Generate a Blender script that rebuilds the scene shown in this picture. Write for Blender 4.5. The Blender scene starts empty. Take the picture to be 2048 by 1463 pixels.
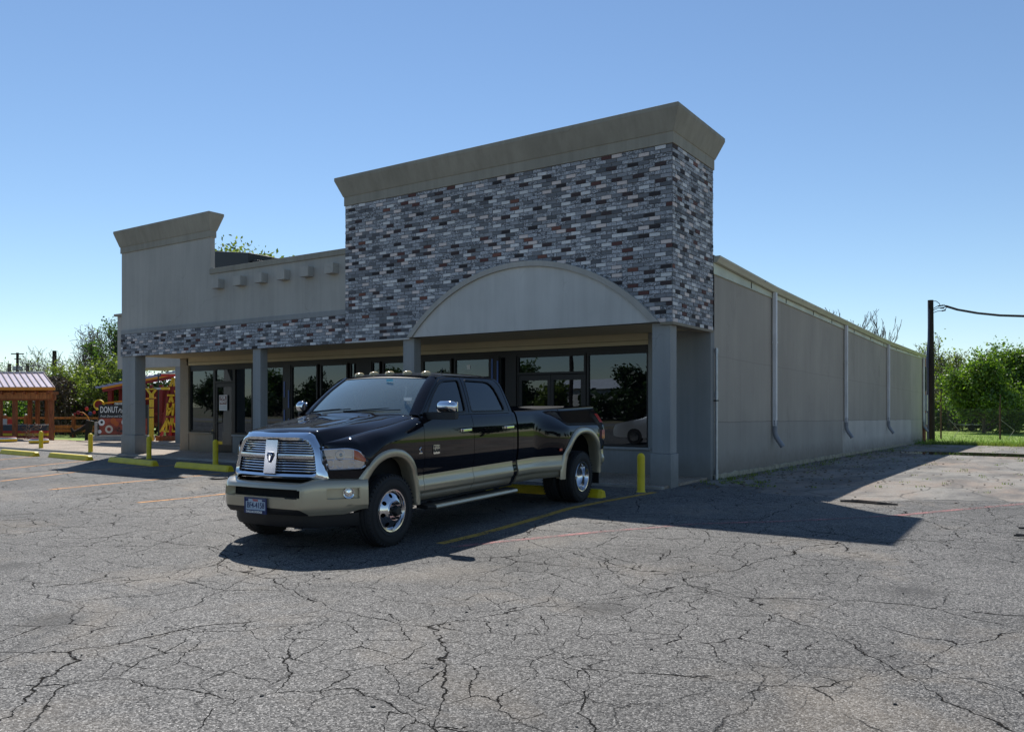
import bpy, math, random
import numpy as np
from mathutils import Vector, Matrix
from mathutils.geometry import tessellate_polygon
R = math.radians
S = bpy.context.scene
COL = S.collection

# ------------------------------------------------------------------ camera, sky, sun
CAM_H = 1.46
TH = R(34.1)
cam_d = bpy.data.cameras.new("camera")
cam = bpy.data.objects.new("camera", cam_d)
COL.objects.link(cam)
cam.location = (0, 0, CAM_H)
cam.rotation_euler = (R(90), 0, TH)
cam_d.sensor_width = 36.0
cam_d.lens = 36.0 * 1614.0 / 2048.0
cam_d.shift_y = (811.0 - 731.5) / 2048.0
cam_d.clip_end = 3000
cam_d.clip_start = 0.05
S.camera = cam

SUN_EL, SUN_AZ = R(50.4), R(-46.0)      # azimuth measured from +Y towards +X
w = bpy.data.worlds.new("World")
S.world = w
w.use_nodes = True
nt = w.node_tree
sky = nt.nodes.new("ShaderNodeTexSky")
sky.sky_type = 'NISHITA'
sky.sun_disc = False
sky.sun_elevation = SUN_EL
sky.sun_rotation = SUN_AZ
sky.altitude = 200
sky.air_density = 1.0
sky.dust_density = 0.0
sky.ozone_density = 1.5
tint = nt.nodes.new("ShaderNodeMixRGB"); tint.blend_type = 'MULTIPLY'; tint.inputs[0].default_value = 1.0
tint.inputs[2].default_value = (0.92, 1.0, 1.06, 1)
nt.links.new(sky.outputs[0], tint.inputs[1])
nt.links.new(tint.outputs[0], nt.nodes["Background"].inputs[0])
nt.nodes["Background"].inputs[1].default_value = 0.094
sun_d = bpy.data.lights.new("sun", 'SUN')
sun_d.energy = 5.0
sun_d.angle = R(0.53)
sun_d.color = (1.0, 0.965, 0.91)
sun = bpy.data.objects.new("sun", sun_d)
COL.objects.link(sun)
sdir = Vector((math.sin(SUN_AZ) * math.cos(SUN_EL), math.cos(SUN_AZ) * math.cos(SUN_EL), math.sin(SUN_EL)))
sun.rotation_euler = sdir.to_track_quat('Z', 'Y').to_euler()
sun.location = sdir * 60
S.view_settings.view_transform = 'Standard'
S.view_settings.look = 'None'
S.view_settings.exposure = 0.30
S.view_settings.gamma = 1.0
S.render.engine = 'CYCLES'

# ------------------------------------------------------------------ helpers
def W(u, D):
    """plan position (x, y) at picture column u and forward distance D"""
    a = (u - 1024.0) / 1614.0
    return (math.cos(TH) * a * D - math.sin(TH) * D, math.sin(TH) * a * D + math.cos(TH) * D)

def wx(u, y):
    a = (u - 1024.0) / 1614.0
    return (math.cos(TH) * a - math.sin(TH)) / (math.sin(TH) * a + math.cos(TH)) * y

def gz(y):
    if y <= 12.5: return -0.045 * (1 - max(0.0, (y - 6.0) / 6.5))
    if y <= 15.7: return 0.0
    return -0.012 * (min(y, 60.0) - 15.7)

class N:
    """small material builder"""
    def __init__(self, name):
        self.m = bpy.data.materials.new(name)
        self.m.use_nodes = True
        self.t = self.m.node_tree
        self.b = self.t.nodes["Principled BSDF"]
        self.out = self.t.nodes["Material Output"]
    def n(self, typ, **kw):
        x = self.t.nodes.new("ShaderNode" + typ)
        for k, v in kw.items():
            if k.startswith('_'): setattr(x, k[1:], v)
            else: self.set(x, k, v)
        return x
    def set(self, node, key, v):
        key = int(key[1:]) if (key[0] == 'i' and key[1:].isdigit()) else key.replace('_', ' ')
        inp = node.inputs[key]
        if isinstance(v, bpy.types.NodeSocket): self.t.links.new(v, inp)
        elif isinstance(v, bpy.types.Node): self.t.links.new(v.outputs[0], inp)
        else: inp.default_value = v
    def P(self, **kw):
        for k, v in kw.items(): self.set(self.b, k, v)
        return self
    def coord(self, kind='Object'):
        return self.n('TexCoord').outputs[kind]
    def scale(self, v, s, loc=(0, 0, 0), rot=(0, 0, 0)):
        return self.n('Mapping', Vector=v, Scale=s, Location=loc, Rotation=rot).outputs[0]
    def noise(self, v, s, d=4, r=0.55, dist=0.0, out='Fac'):
        return self.n('TexNoise', Vector=v, Scale=s, Detail=d, Roughness=r, Distortion=dist).outputs[out]
    def ramp(self, f, stops, interp='LINEAR'):
        x = self.n('ValToRGB', Fac=f)
        cr = x.color_ramp
        cr.interpolation = interp
        while len(cr.elements) < len(stops): cr.elements.new(0.5)
        for e, (p, c) in zip(cr.elements, stops):
            e.position = p
            e.color = (c, c, c, 1) if not isinstance(c, (tuple, list)) else (*c[:3], 1)
        return x.outputs[0]
    def mix(self, f, a, b, mode='MIX'):
        x = self.n('MixRGB', Fac=f, _blend_type=mode)
        for k, v in (('Color1', a), ('Color2', b)):
            if isinstance(v, (tuple, list)): v = (*v[:3], 1)
            self.set(x, k, v)
        return x.outputs[0]
    def math(self, op, a, b=0.0, clamp=False):
        x = self.n('Math', _operation=op, _use_clamp=clamp, i0=a, i1=b)
        return x.outputs[0]
    def bump(self, h, strength=0.3, dist=0.01, normal=None):
        x = self.n('Bump', Height=h, Strength=strength, Distance=dist)
        if normal is not None: self.set(x, 'Normal', normal)
        return x.outputs[0]

def c4(c): return (*c, 1)

def simple(name, col, rough=0.6, metal=0.0, var=0.12, scale=3.0, bump=0.0, bscale=60.0, **kw):
    a = N(name)
    co = a.coord()
    nz = a.noise(co, scale, 5)
    dark = tuple(x * (1 - var) for x in col); lite = tuple(min(1, x * (1 + var)) for x in col)
    a.P(Base_Color=a.ramp(nz, [(0.3, dark), (0.7, lite)]), Roughness=rough, Metallic=metal)
    if bump: a.P(Normal=a.bump(a.noise(co, bscale, 3), bump, 0.01))
    for k, v in kw.items(): a.set(a.b, k, v)
    return a.m

class MB:
    def __init__(self): self.v = []; self.f = []
    def add(self, vs, fs):
        o = len(self.v)
        self.v += [tuple(p) for p in vs]
        self.f += [tuple(i + o for i in f) for f in fs]
        return self
    def box(self, x0, x1, y0, y1, z0, z1):
        if x0 > x1: x0, x1 = x1, x0
        if y0 > y1: y0, y1 = y1, y0
        if z0 > z1: z0, z1 = z1, z0
        return self.add([(x0, y0, z0), (x1, y0, z0), (x1, y1, z0), (x0, y1, z0), (x0, y0, z1), (x1, y0, z1), (x1, y1, z1), (x0, y1, z1)],
                        [(0, 3, 2, 1), (4, 5, 6, 7), (0, 1, 5, 4), (1, 2, 6, 5), (2, 3, 7, 6), (3, 0, 4, 7)])
    def hexa(self, p):   # 8 points: bottom 4 ccw, top 4 ccw
        return self.add(p, [(0, 3, 2, 1), (4, 5, 6, 7), (0, 1, 5, 4), (1, 2, 6, 5), (2, 3, 7, 6), (3, 0, 4, 7)])
    def beam(self, a, b, w, h=None, up=(0, 0, 1)):
        a, b = Vector(a), Vector(b); h = h or w
        d = (b - a).normalized(); u = Vector(up)
        if abs(d.dot(u)) > 0.98: u = Vector((1, 0, 0))
        s = d.cross(u).normalized(); u = s.cross(d).normalized()
        p = []
        for q in (a, b):
            for i, j in ((-1, -1), (1, -1), (1, 1), (-1, 1)):
                p.append(q + s * i * w / 2 + u * j * h / 2)
        return self.add(p, [(0, 1, 2, 3), (7, 6, 5, 4), (0, 4, 5, 1), (1, 5, 6, 2), (2, 6, 7, 3), (3, 7, 4, 0)])
    def tube(self, pts, r, n=10, caps=True):
        pts = [Vector(p) for p in pts]
        rs = r if isinstance(r, (list, tuple)) else [r] * len(pts)
        ref = None; rings = []
        for i, p in enumerate(pts):
            d = (pts[min(i + 1, len(pts) - 1)] - pts[max(i - 1, 0)])
            if d.length < 1e-9: d = Vector((0, 0, 1))
            d.normalize()
            if ref is None:
                ref = Vector((0, 0, 1)) if abs(d.z) < 0.9 else Vector((1, 0, 0))
            s = d.cross(ref)
            if s.length < 1e-6: s = d.orthogonal()
            s.normalize(); u = s.cross(d).normalized(); ref = u
            rings.append([p + (s * math.cos(2 * math.pi * k / n) + u * math.sin(2 * math.pi * k / n)) * rs[i] for k in range(n)])
        vs = [q for ring in rings for q in ring]; fs = []
        for i in range(len(rings) - 1):
            for k in range(n):
                k2 = (k + 1) % n
                fs.append((i * n + k, (i + 1) * n + k, (i + 1) * n + k2, i * n + k2))
        if caps:
            fs.append(tuple(range(n))); fs.append(tuple((len(rings) - 1) * n + k for k in reversed(range(n))))
        return self.add(vs, fs)
    def lathe(self, prof, n=32, axis='z', c=(0, 0, 0)):
        """prof: list of (r, h)"""
        vs = []; fs = []; m = len(prof)
        for k in range(n):
            t = 2 * math.pi * k / n
            for r, h in prof:
                a, b = r * math.cos(t), r * math.sin(t)
                p = (a, b, h) if axis == 'z' else ((h, a, b) if axis == 'x' else (a, h, b))
                vs.append((p[0] + c[0], p[1] + c[1], p[2] + c[2]))
        for k in range(n):
            k2 = (k + 1) % n
            for i in range(m - 1):
                fs.append((k * m + i, k2 * m + i, k2 * m + i + 1, k * m + i + 1))
        return self.add(vs, fs)
    def loft(self, rows, close=False, flip=False):
        n = len(rows[0]); vs = [q for r in rows for q in r]; fs = []
        for i in range(len(rows) - 1):
            for k in range(n if close else n - 1):
                k2 = (k + 1) % n
                q = (i * n + k, (i + 1) * n + k, (i + 1) * n + k2, i * n + k2)
                fs.append(q[::-1] if flip else q)
        return self.add(vs, fs)
    def plate(self, outer, holes, fn, t=0.02):
        """flat polygon with holes; fn(a, b, off) -> xyz; thickness t along off"""
        loops = [outer] + list(holes)
        tri = tessellate_polygon([[Vector((p[0], p[1], 0)) for p in l] for l in loops])
        flat = [p for l in loops for p in l]; n = len(flat)
        vs = [fn(p[0], p[1], 0) for p in flat] + [fn(p[0], p[1], -t) for p in flat]
        fs = [tuple(x) for x in tri] + [tuple(i + n for i in reversed(x)) for x in tri]
        o = 0
        for l in loops:
            m = len(l)
            for k in range(m):
                k2 = (k + 1) % m
                fs.append((o + k, o + k + n, o + k2 + n, o + k2))
            o += m
        return self.add(vs, fs)
    def sphere(self, c, r, nu=14, nv=8, sc=(1, 1, 1)):
        prof = [(r * math.sin(math.pi * i / nv), -r * math.cos(math.pi * i / nv)) for i in range(nv + 1)]
        m = MB().lathe(prof, nu)
        return self.add([(p[0] * sc[0] + c[0], p[1] * sc[1] + c[1], p[2] * sc[2] + c[2]) for p in m.v], m.f)
    def xf(self, M):
        self.v = [tuple(M @ Vector(p)) for p in self.v]; return self
    def mirror(self):
        o = len(self.v)
        self.v += [(-p[0], p[1], p[2]) for p in self.v]
        self.f += [tuple(i + o for i in reversed(f)) for f in self.f]
        return self
    def build(self, name, mat, parent=None, smooth=False, bevel=0.0, angle=40, recalc=True, label=None):
        me = bpy.data.meshes.new(name)
        me.from_pydata(self.v, [], self.f)
        if recalc:
            import bmesh
            b = bmesh.new(); b.from_mesh(me)
            bmesh.ops.remove_doubles(b, verts=b.verts, dist=1e-5)
            bmesh.ops.recalc_face_normals(b, faces=b.faces)
            b.to_mesh(me); b.free()
        me.materials.append(mat)
        o = bpy.data.objects.new(name, me)
        COL.objects.link(o)
        if parent is not None: o.parent = parent
        if smooth:
            me.polygons.foreach_set('use_smooth', [True] * len(me.polygons))
            if angle < 180:
                try: me.set_sharp_from_angle(angle=R(angle))
                except Exception: pass
        if bevel:
            md = o.modifiers.new('bevel', 'BEVEL'); md.width = bevel; md.segments = 2
            md.limit_method = 'ANGLE'; md.angle_limit = R(40)
            md.harden_normals = False
        if label: o['label'] = label
        return o

def tag(o, label, cat, group=None, kind=None):
    o['label'] = label; o['category'] = cat
    if group: o['group'] = group
    if kind: o['kind'] = kind
    return o
def thing(name, label, cat, loc=(0, 0, 0), rz=0.0, group=None):
    o = bpy.data.objects.new(name, None); COL.objects.link(o)
    o.location = loc; o.rotation_euler = (0, 0, rz); o.empty_display_size = 0.2
    return tag(o, label, cat, group)
def structure(o):
    o['kind'] = 'structure'; return o
def copy_tree(o, parent=None):
    c = o.copy(); COL.objects.link(c)
    if parent is not None: c.parent = parent
    for ch in [q for q in bpy.data.objects if q.parent == o]: copy_tree(ch, c)
    return c

def text_mb(body, size=0.1, offset=0.0, shear=0.0, spacing=1.0, extrude=0.001, align='CENTER', xs=1.0):
    cu = bpy.data.curves.new('t', 'FONT'); cu.body = body; cu.size = size; cu.offset = offset
    cu.shear = shear; cu.space_character = spacing; cu.extrude = extrude; cu.align_x = align; cu.align_y = 'CENTER'
    cu.resolution_u = 3
    o = bpy.data.objects.new('t', cu); COL.objects.link(o)
    dg = bpy.context.evaluated_depsgraph_get(); dg.update()
    me = bpy.data.meshes.new_from_object(o.evaluated_get(dg))
    m = MB(); m.add([(v.co.x * xs, v.co.y, v.co.z) for v in me.vertices], [tuple(p.vertices) for p in me.polygons])
    bpy.data.objects.remove(o); bpy.data.curves.remove(cu); bpy.data.meshes.remove(me)
    return m
# text lies in XY facing +Z: stand it up facing -Y
STAND = Matrix.Rotation(R(90), 4, 'X')

def lerp(a, b, t): return a + (b - a) * t
def sm(a, b, x):
    t = max(0.0, min(1.0, (x - a) / (b - a))); return t * t * (3 - 2 * t)
def pw(pts, x):
    if x <= pts[0][0]: return pts[0][1]
    for (a, b), (c, d) in zip(pts, pts[1:]):
        if x <= c: return b + (d - b) * (x - a) / (c - a)
    return pts[-1][1]
def pws(pts, x):
    """smooth monotone piecewise interpolation (hermite)"""
    n = len(pts)
    if x <= pts[0][0]: return pts[0][1]
    if x >= pts[-1][0]: return pts[-1][1]
    sl = [(pts[i + 1][1] - pts[i][1]) / (pts[i + 1][0] - pts[i][0]) for i in range(n - 1)]
    m = [sl[0]] + [0.0 if sl[i - 1] * sl[i] <= 0 else 2 * sl[i - 1] * sl[i] / (sl[i - 1] + sl[i]) for i in range(1, n - 1)] + [sl[-1]]
    for i in range(n - 1):
        if x <= pts[i + 1][0]:
            h = pts[i + 1][0] - pts[i][0]; t = (x - pts[i][0]) / h
            return ((2*t**3 - 3*t*t + 1) * pts[i][1] + (t**3 - 2*t*t + t) * h * m[i] + (-2*t**3 + 3*t*t) * pts[i + 1][1] + (t**3 - t*t) * h * m[i + 1])
# ------------------------------------------------------------------ materials
def mat_asphalt():
    a = N("asphalt"); co = a.coord()
    big = a.noise(co, 0.22, 4, 0.6)
    mid = a.noise(co, 1.3, 5, 0.6)
    vor = a.n('TexVoronoi', Vector=co, Scale=105.0, Randomness=1.0)
    st = a.n('SeparateColor', Color=vor.outputs['Color']).outputs[0]
    vor2 = a.n('TexVoronoi', Vector=co, Scale=260.0, Randomness=1.0)
    st2 = a.n('SeparateColor', Color=vor2.outputs['Color']).outputs[0]
    grain = a.math('ADD', a.math('MULTIPLY', st, 0.6), a.math('MULTIPLY', st2, 0.4))
    base = a.ramp(grain, [(0.12, (0.012, 0.012, 0.013)), (0.34, (0.056, 0.055, 0.054)), (0.55, (0.122, 0.120, 0.118)), (0.78, (0.215, 0.212, 0.206)), (0.95, (0.48, 0.47, 0.455))])
    tone = a.ramp(a.math('ADD', a.math('MULTIPLY', big, 0.7), a.math('MULTIPLY', mid, 0.3)), [(0.34, 0.62), (0.5, 0.95), (0.64, 1.18)])
    base = a.mix(1.0, base, tone, 'MULTIPLY')
    # sandy dirt washed into hollows
    dn = a.noise(a.scale(co, (1, 1, 1), (3.3, 1.7, 0)), 0.55, 5, 0.62, 0.4)
    dmask = a.ramp(dn, [(0.52, 0.0), (0.66, 0.55)])
    base = a.mix(dmask, base, a.mix(0.5, (0.29, 0.245, 0.19), base, 'MIX'))
    # tarry, aggregate-stripped spots
    tn = a.noise(a.scale(co, (1, 1, 1), (9.1, 4.2, 0)), 0.9, 6, 0.7)
    base = a.mix(a.ramp(tn, [(0.60, 0.0), (0.76, 0.35)]), base, (0.07, 0.07, 0.072))
    oil = a.n('TexVoronoi', Vector=a.scale(co, (1, 1, 0), (0.7, 0.3, 0)), Scale=0.33, _voronoi_dimensions='2D').outputs['Distance']
    base = a.mix(a.ramp(a.math('ADD', oil, a.math('MULTIPLY', a.noise(co, 6, 4, 0.7), 0.12)), [(0.09, 0.55), (0.16, 0.0)]), base, (0.035, 0.034, 0.034))
    # cracks: two warped cell networks, each only where the paving has broken up
    wn = a.n('TexNoise', Vector=co, Scale=1.3, Detail=3.0, Roughness=0.55).outputs['Color']
    wj = a.n('TexNoise', Vector=co, Scale=14.0, Detail=3.0, Roughness=0.6).outputs['Color']
    wv = a.n('VectorMath', _operation='SCALE', i0=a.n('VectorMath', _operation='SUBTRACT', i0=wn, i1=(0.5, 0.5, 0.5)).outputs[0], Scale=0.55).outputs[0]
    wv2 = a.n('VectorMath', _operation='SCALE', i0=a.n('VectorMath', _operation='SUBTRACT', i0=wj, i1=(0.5, 0.5, 0.5)).outputs[0], Scale=0.07).outputs[0]
    cw = a.n('VectorMath', _operation='ADD', i0=a.n('VectorMath', _operation='ADD', i0=co, i1=wv).outputs[0], i1=wv2).outputs[0]
    def net(scale, width, rndm=1.0, off=(0, 0, 0)):
        v = a.n('TexVoronoi', Vector=a.scale(cw, (1, 1, 0), off), Scale=scale, _feature='DISTANCE_TO_EDGE', _voronoi_dimensions='2D', Randomness=rndm)
        # width varies along the crack
        ww = a.math('MULTIPLY', a.ramp(a.noise(co, 3.0, 4, 0.7), [(0.34, 0.05), (0.66, 1.7)]), width * scale)
        return a.math('SUBTRACT', 1.0, a.n('MapRange', Value=v.outputs['Distance'], i1=a.math('MULTIPLY', ww, 0.35), i2=ww, i3=0.0, i4=1.0).outputs[0])
    c1 = net(0.42, 0.0085)
    c2 = a.math('MULTIPLY', net(1.15, 0.0068, 1.0, (5, 2, 0)), a.ramp(a.noise(co, 0.30, 3), [(0.40, 0.05), (0.52, 1.0)]))
    c3 = a.math('MULTIPLY', net(3.1, 0.0046, 1.0, (1, 7, 0)), a.ramp(a.noise(a.scale(co, (1, 1, 1), (7, 3, 0)), 0.35, 3), [(0.40, 0.0), (0.52, 1.0)]))
    cr = a.math('MAXIMUM', a.math('MAXIMUM', c1, c2), c3)
    base = a.mix(1.0, base, (1.03, 1.0, 0.955), 'MULTIPLY')
    pits = a.ramp(a.noise(co, 38, 3, 0.8), [(0.30, 0.8), (0.40, 0.0)])
    base = a.mix(pits, base, (0.02, 0.019, 0.018))
    base = a.mix(a.math('MULTIPLY', cr, 0.93), base, (0.012, 0.011, 0.010))
    hgt = a.math('ADD', a.math('MULTIPLY', vor.outputs['Distance'], -0.5), a.math('MULTIPLY', a.noise(co, 22.0, 3, 0.7), 1.2))
    hgt = a.math('SUBTRACT', hgt, a.math('MULTIPLY', cr, 3.0))
    a.P(Base_Color=base, Roughness=0.8, Normal=a.bump(hgt, 0.8, 0.009))
    a.set(a.b, 'Specular IOR Level', a.math('MULTIPLY', a.math('SUBTRACT', 1.0, cr), 0.3))
    return a.m

def mat_old_concrete():
    a = N("old_concrete"); co = a.coord()
    g = a.noise(co, 30, 5, 0.7)
    base = a.ramp(g, [(0.25, (0.10, 0.09, 0.08)), (0.5, (0.225, 0.21, 0.185)), (0.8, (0.38, 0.36, 0.32))])
    d = a.noise(a.scale(co, (1, 0.5, 1)), 0.45, 6, 0.65)
    base = a.mix(a.ramp(d, [(0.45, 0.0), (0.62, 0.6)]), base, (0.235, 0.155, 0.105))
    d2 = a.noise(a.scale(co, (1, 0.4, 1), (4, 2, 0)), 0.9, 6, 0.7)
    base = a.mix(a.ramp(d2, [(0.45, 0.0), (0.60, 0.75)]), base, (0.085, 0.08, 0.075))
    # scattered weeds and grit
    d3 = a.noise(a.scale(co, (1, 0.7, 1), (2, 9, 0)), 2.2, 6, 0.75)
    base = a.mix(a.ramp(d3, [(0.63, 0.0), (0.70, 0.8)]), base, (0.075, 0.08, 0.03))
    wn = a.n('TexNoise', Vector=co, Scale=1.2, Detail=4.0).outputs['Color']
    cw = a.n('VectorMath', _operation='ADD', i0=co, i1=a.n('VectorMath', _operation='SCALE', i0=wn, Scale=0.5).outputs[0]).outputs[0]
    v = a.n('TexVoronoi', Vector=a.scale(cw, (1, 0.6, 0)), Scale=0.7, _feature='DISTANCE_TO_EDGE', _voronoi_dimensions='2D')
    cr = a.ramp(v.outputs['Distance'], [(0.0, 1.0), (0.018, 0.0)])
    base = a.mix(a.math('MULTIPLY', cr, 0.8), base, (0.03, 0.028, 0.02))
    a.P(Base_Color=base, Roughness=0.88, Normal=a.bump(a.math('SUBTRACT', a.noise(co, 18, 4, 0.7), cr), 0.6, 0.012))
    return a.m

def mat_ground():
    a = N("dirt_and_grass"); co = a.coord()
    g = a.noise(co, 14, 6, 0.75)
    gr = a.ramp(g, [(0.3, (0.03, 0.05, 0.012)), (0.5, (0.075, 0.115, 0.022)), (0.75, (0.13, 0.16, 0.045))])
    di = a.ramp(g, [(0.3, (0.11, 0.085, 0.06)), (0.6, (0.24, 0.19, 0.13)), (0.8, (0.34, 0.28, 0.2))])
    k = a.ramp(a.noise(co, 0.35, 5, 0.65), [(0.40, 0.0), (0.52, 1.0)])
    a.P(Base_Color=a.mix(k, gr, di), Roughness=0.95, Normal=a.bump(g, 0.8, 0.03))
    return a.m

def mat_grass():
    a = N("mown_grass"); co = a.coord()
    g = a.noise(co, 9, 6, 0.8); p = a.noise(co, 0.5, 4)
    gr = a.ramp(g, [(0.3, (0.09, 0.15, 0.015)), (0.5, (0.21, 0.32, 0.04)), (0.75, (0.34, 0.43, 0.08))])
    a.P(Base_Color=a.mix(a.ramp(p, [(0.4, 0.0), (0.65, 0.35)]), gr, (0.20, 0.21, 0.06)), Roughness=0.9, Normal=a.bump(g, 0.8, 0.04))
    return a.m

def mat_aggregate():
    a = N("pebble_concrete"); co = a.coord()
    v = a.n('TexVoronoi', Vector=co, Scale=70.0)
    r = a.n('SeparateColor', Color=v.outputs['Color']).outputs[0]
    base = a.ramp(r, [(0.1, (0.17, 0.125, 0.09)), (0.5, (0.30, 0.235, 0.175)), (0.9, (0.45, 0.38, 0.30))])
    st = a.ramp(a.noise(co, 0.8, 5, 0.6), [(0.35, 0.75), (0.6, 1.05)])
    a.P(Base_Color=a.mix(1.0, base, st, 'MULTIPLY'), Roughness=0.85, Normal=a.bump(v.outputs['Distance'], 0.5, 0.006))
    return a.m

def mat_paint_line(name, col, wear=0.52):
    a = N(name); co = a.coord()
    g = a.noise(co, 45, 5, 0.75); w_ = a.noise(co, 2.0, 5, 0.7)
    k = a.ramp(a.math('ADD', a.math('MULTIPLY', g, 0.6), a.math('MULTIPLY', w_, 0.4)), [(wear - 0.05, 0.0), (wear + 0.04, 1.0)])
    a.P(Base_Color=a.mix(k, col, tuple(0.45 * x + 0.10 for x in col)), Roughness=0.8)
    # worn through to the asphalt beneath
    tr = a.n('BsdfTransparent')
    ms = a.n('MixShader', i0=a.math('MULTIPLY', k, 0.75), i1=a.b.outputs[0], i2=tr.outputs[0])
    a.t.links.new(ms.outputs[0], a.out.inputs[0])
    return a.m

def mat_stucco(name, col, streak=0.10, seam=None, low=None):
    a = N(name); co = a.coord()
    fine = a.noise(co, 120, 3, 0.7)
    big = a.noise(co, 0.55, 5, 0.6)
    vert = a.noise(a.scale(co, (5, 5, 0.35)), 1.0, 5, 0.65)
    base = a.mix(1.0, c4(col), a.ramp(big, [(0.3, 0.88), (0.7, 1.08)]), 'MULTIPLY')
    base = a.mix(1.0, base, a.ramp(vert, [(0.3, 1.0 - streak), (0.7, 1.0 + streak * 0.6)]), 'MULTIPLY')
    base = a.mix(1.0, base, a.ramp(fine, [(0.2, 0.90), (0.8, 1.08)]), 'MULTIPLY')
    runs = a.noise(a.scale(co, (9, 9, 0.22), (1, 3, 0)), 1.0, 5, 0.7)
    base = a.mix(a.ramp(runs, [(0.58, 0.0), (0.74, 0.30)]), base, tuple(x * 0.55 for x in col))
    zz_ = a.n('SeparateXYZ', Vector=co).outputs[2]
    spl = a.math('MULTIPLY', a.n('MapRange', Value=a.math('ADD', zz_, a.math('MULTIPLY', a.noise(co, 5, 4, 0.7), -0.5)), i1=-0.15, i2=0.30, i3=0.45, i4=0.0).outputs[0], 1.0)
    base = a.mix(spl, base, (0.13, 0.11, 0.085))
    wv_ = a.n('TexVoronoi', Vector=a.n('VectorMath', _operation='ADD', i0=a.scale(co, (1, 1, 0.8)), i1=a.n('VectorMath', _operation='SCALE', i0=a.n('TexNoise', Vector=co, Scale=2.0, Detail=4.0).outputs['Color'], Scale=0.6).outputs[0]).outputs[0], Scale=0.55, _feature='DISTANCE_TO_EDGE')
    hc = a.math('MULTIPLY', a.ramp(wv_.outputs['Distance'], [(0.0, 0.35), (0.006, 0.0)]), a.ramp(a.noise(co, 0.8, 3), [(0.5, 0.0), (0.6, 1.0)]))
    base = a.mix(hc, base, tuple(x * 0.4 for x in col))
    h = fine
    if seam is not None:
        z = a.n('SeparateXYZ', Vector=co).outputs[2]
        for zz in seam:
            k = a.n('MapRange', Value=a.math('ABSOLUTE', a.math('SUBTRACT', z, zz)), i1=0.004, i2=0.012, i3=1.0, i4=0.0).outputs[0]
            base = a.mix(a.math('MULTIPLY', k, 0.45), base, tuple(x * 0.4 for x in col))
    a.P(Base_Color=base, Roughness=0.88, Normal=a.bump(h, 0.35, 0.004))
    a.b.inputs['Specular IOR Level'].default_value = 0.25
    return a.m

def mat_side_wall():
    """taupe side wall: patches of different paint coats, as rolled on"""
    a = N("side_wall_paint"); co = a.coord()
    xyz = a.n('SeparateXYZ', Vector=co).outputs
    y, z = xyz[1], xyz[2]
    taupe = (0.38, 0.335, 0.28); light = (0.53, 0.49, 0.44); pale = (0.44, 0.385, 0.33)
    wob = a.math('MULTIPLY', a.math('SUBTRACT', a.noise(co, 1.2, 4), 0.5), 0.06)
    zl = a.math('ADD', a.math('ADD', z, a.math('MULTIPLY', a.math('SUBTRACT', y, 15.7), 0.012)), wob)
    low = a.math('LESS_THAN', zl, 1.13)
    far = a.math('GREATER_THAN', a.math('ADD', y, a.math('MULTIPLY', wob, 4.0)), 27.0)
    end = a.math('GREATER_THAN', a.math('ADD', y, a.math('MULTIPLY', wob, 2.0)), 41.3)
    base = a.mix(a.math('MULTIPLY', low, 0.35), c4(taupe), c4((0.29, 0.28, 0.262)))
    base = a.mix(a.math('MULTIPLY', low, far), base, c4(light))
    base = a.mix(a.math('MULTIPLY', end, 0.8), base, c4(pale))
    vert = a.noise(a.scale(co, (1.1, 1.1, 0.16)), 1.0, 6, 0.75)
    base = a.mix(1.0, base, a.ramp(vert, [(0.3, 0.90), (0.7, 1.07)]), 'MULTIPLY')
    base = a.mix(1.0, base, a.ramp(a.noise(co, 0.5, 5), [(0.3, 0.90), (0.7, 1.07)]), 'MULTIPLY')
    # painted over wall joints
    for zz, st in ((1.13, 0.5), (2.45, 0.22)):
        k = a.n('MapRange', Value=a.math('ABSOLUTE', a.math('SUBTRACT', zl, zz)), i1=0.004, i2=0.014, i3=st, i4=0.0).outputs[0]
        base = a.mix(k, base, (0.10, 0.09, 0.08))
    base = a.mix(a.ramp(a.noise(a.scale(co, (1, 1, 0.5), (0, 3, 0)), 1.1, 6, 0.75), [(0.58, 0.0), (0.74, 0.30)]), base, (0.13, 0.12, 0.10))
    spl = a.n('MapRange', Value=a.math('ADD', zl, a.math('MULTIPLY', a.noise(co, 4, 5, 0.75), -0.6)), i1=-0.2, i2=0.25, i3=0.6, i4=0.0).outputs[0]
    base = a.mix(spl, base, (0.15, 0.115, 0.085))
    runs = a.noise(a.scale(co, (6, 6, 0.12), (1, 2, 0)), 1.0, 5, 0.7)
    base = a.mix(a.ramp(runs, [(0.60, 0.0), (0.72, 0.22)]), base, (0.12, 0.11, 0.09))
    a.P(Base_Color=base, Roughness=0.85, Normal=a.bump(a.noise(co, 70, 4, 0.7), 0.3, 0.005))
    return a.m

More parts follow.
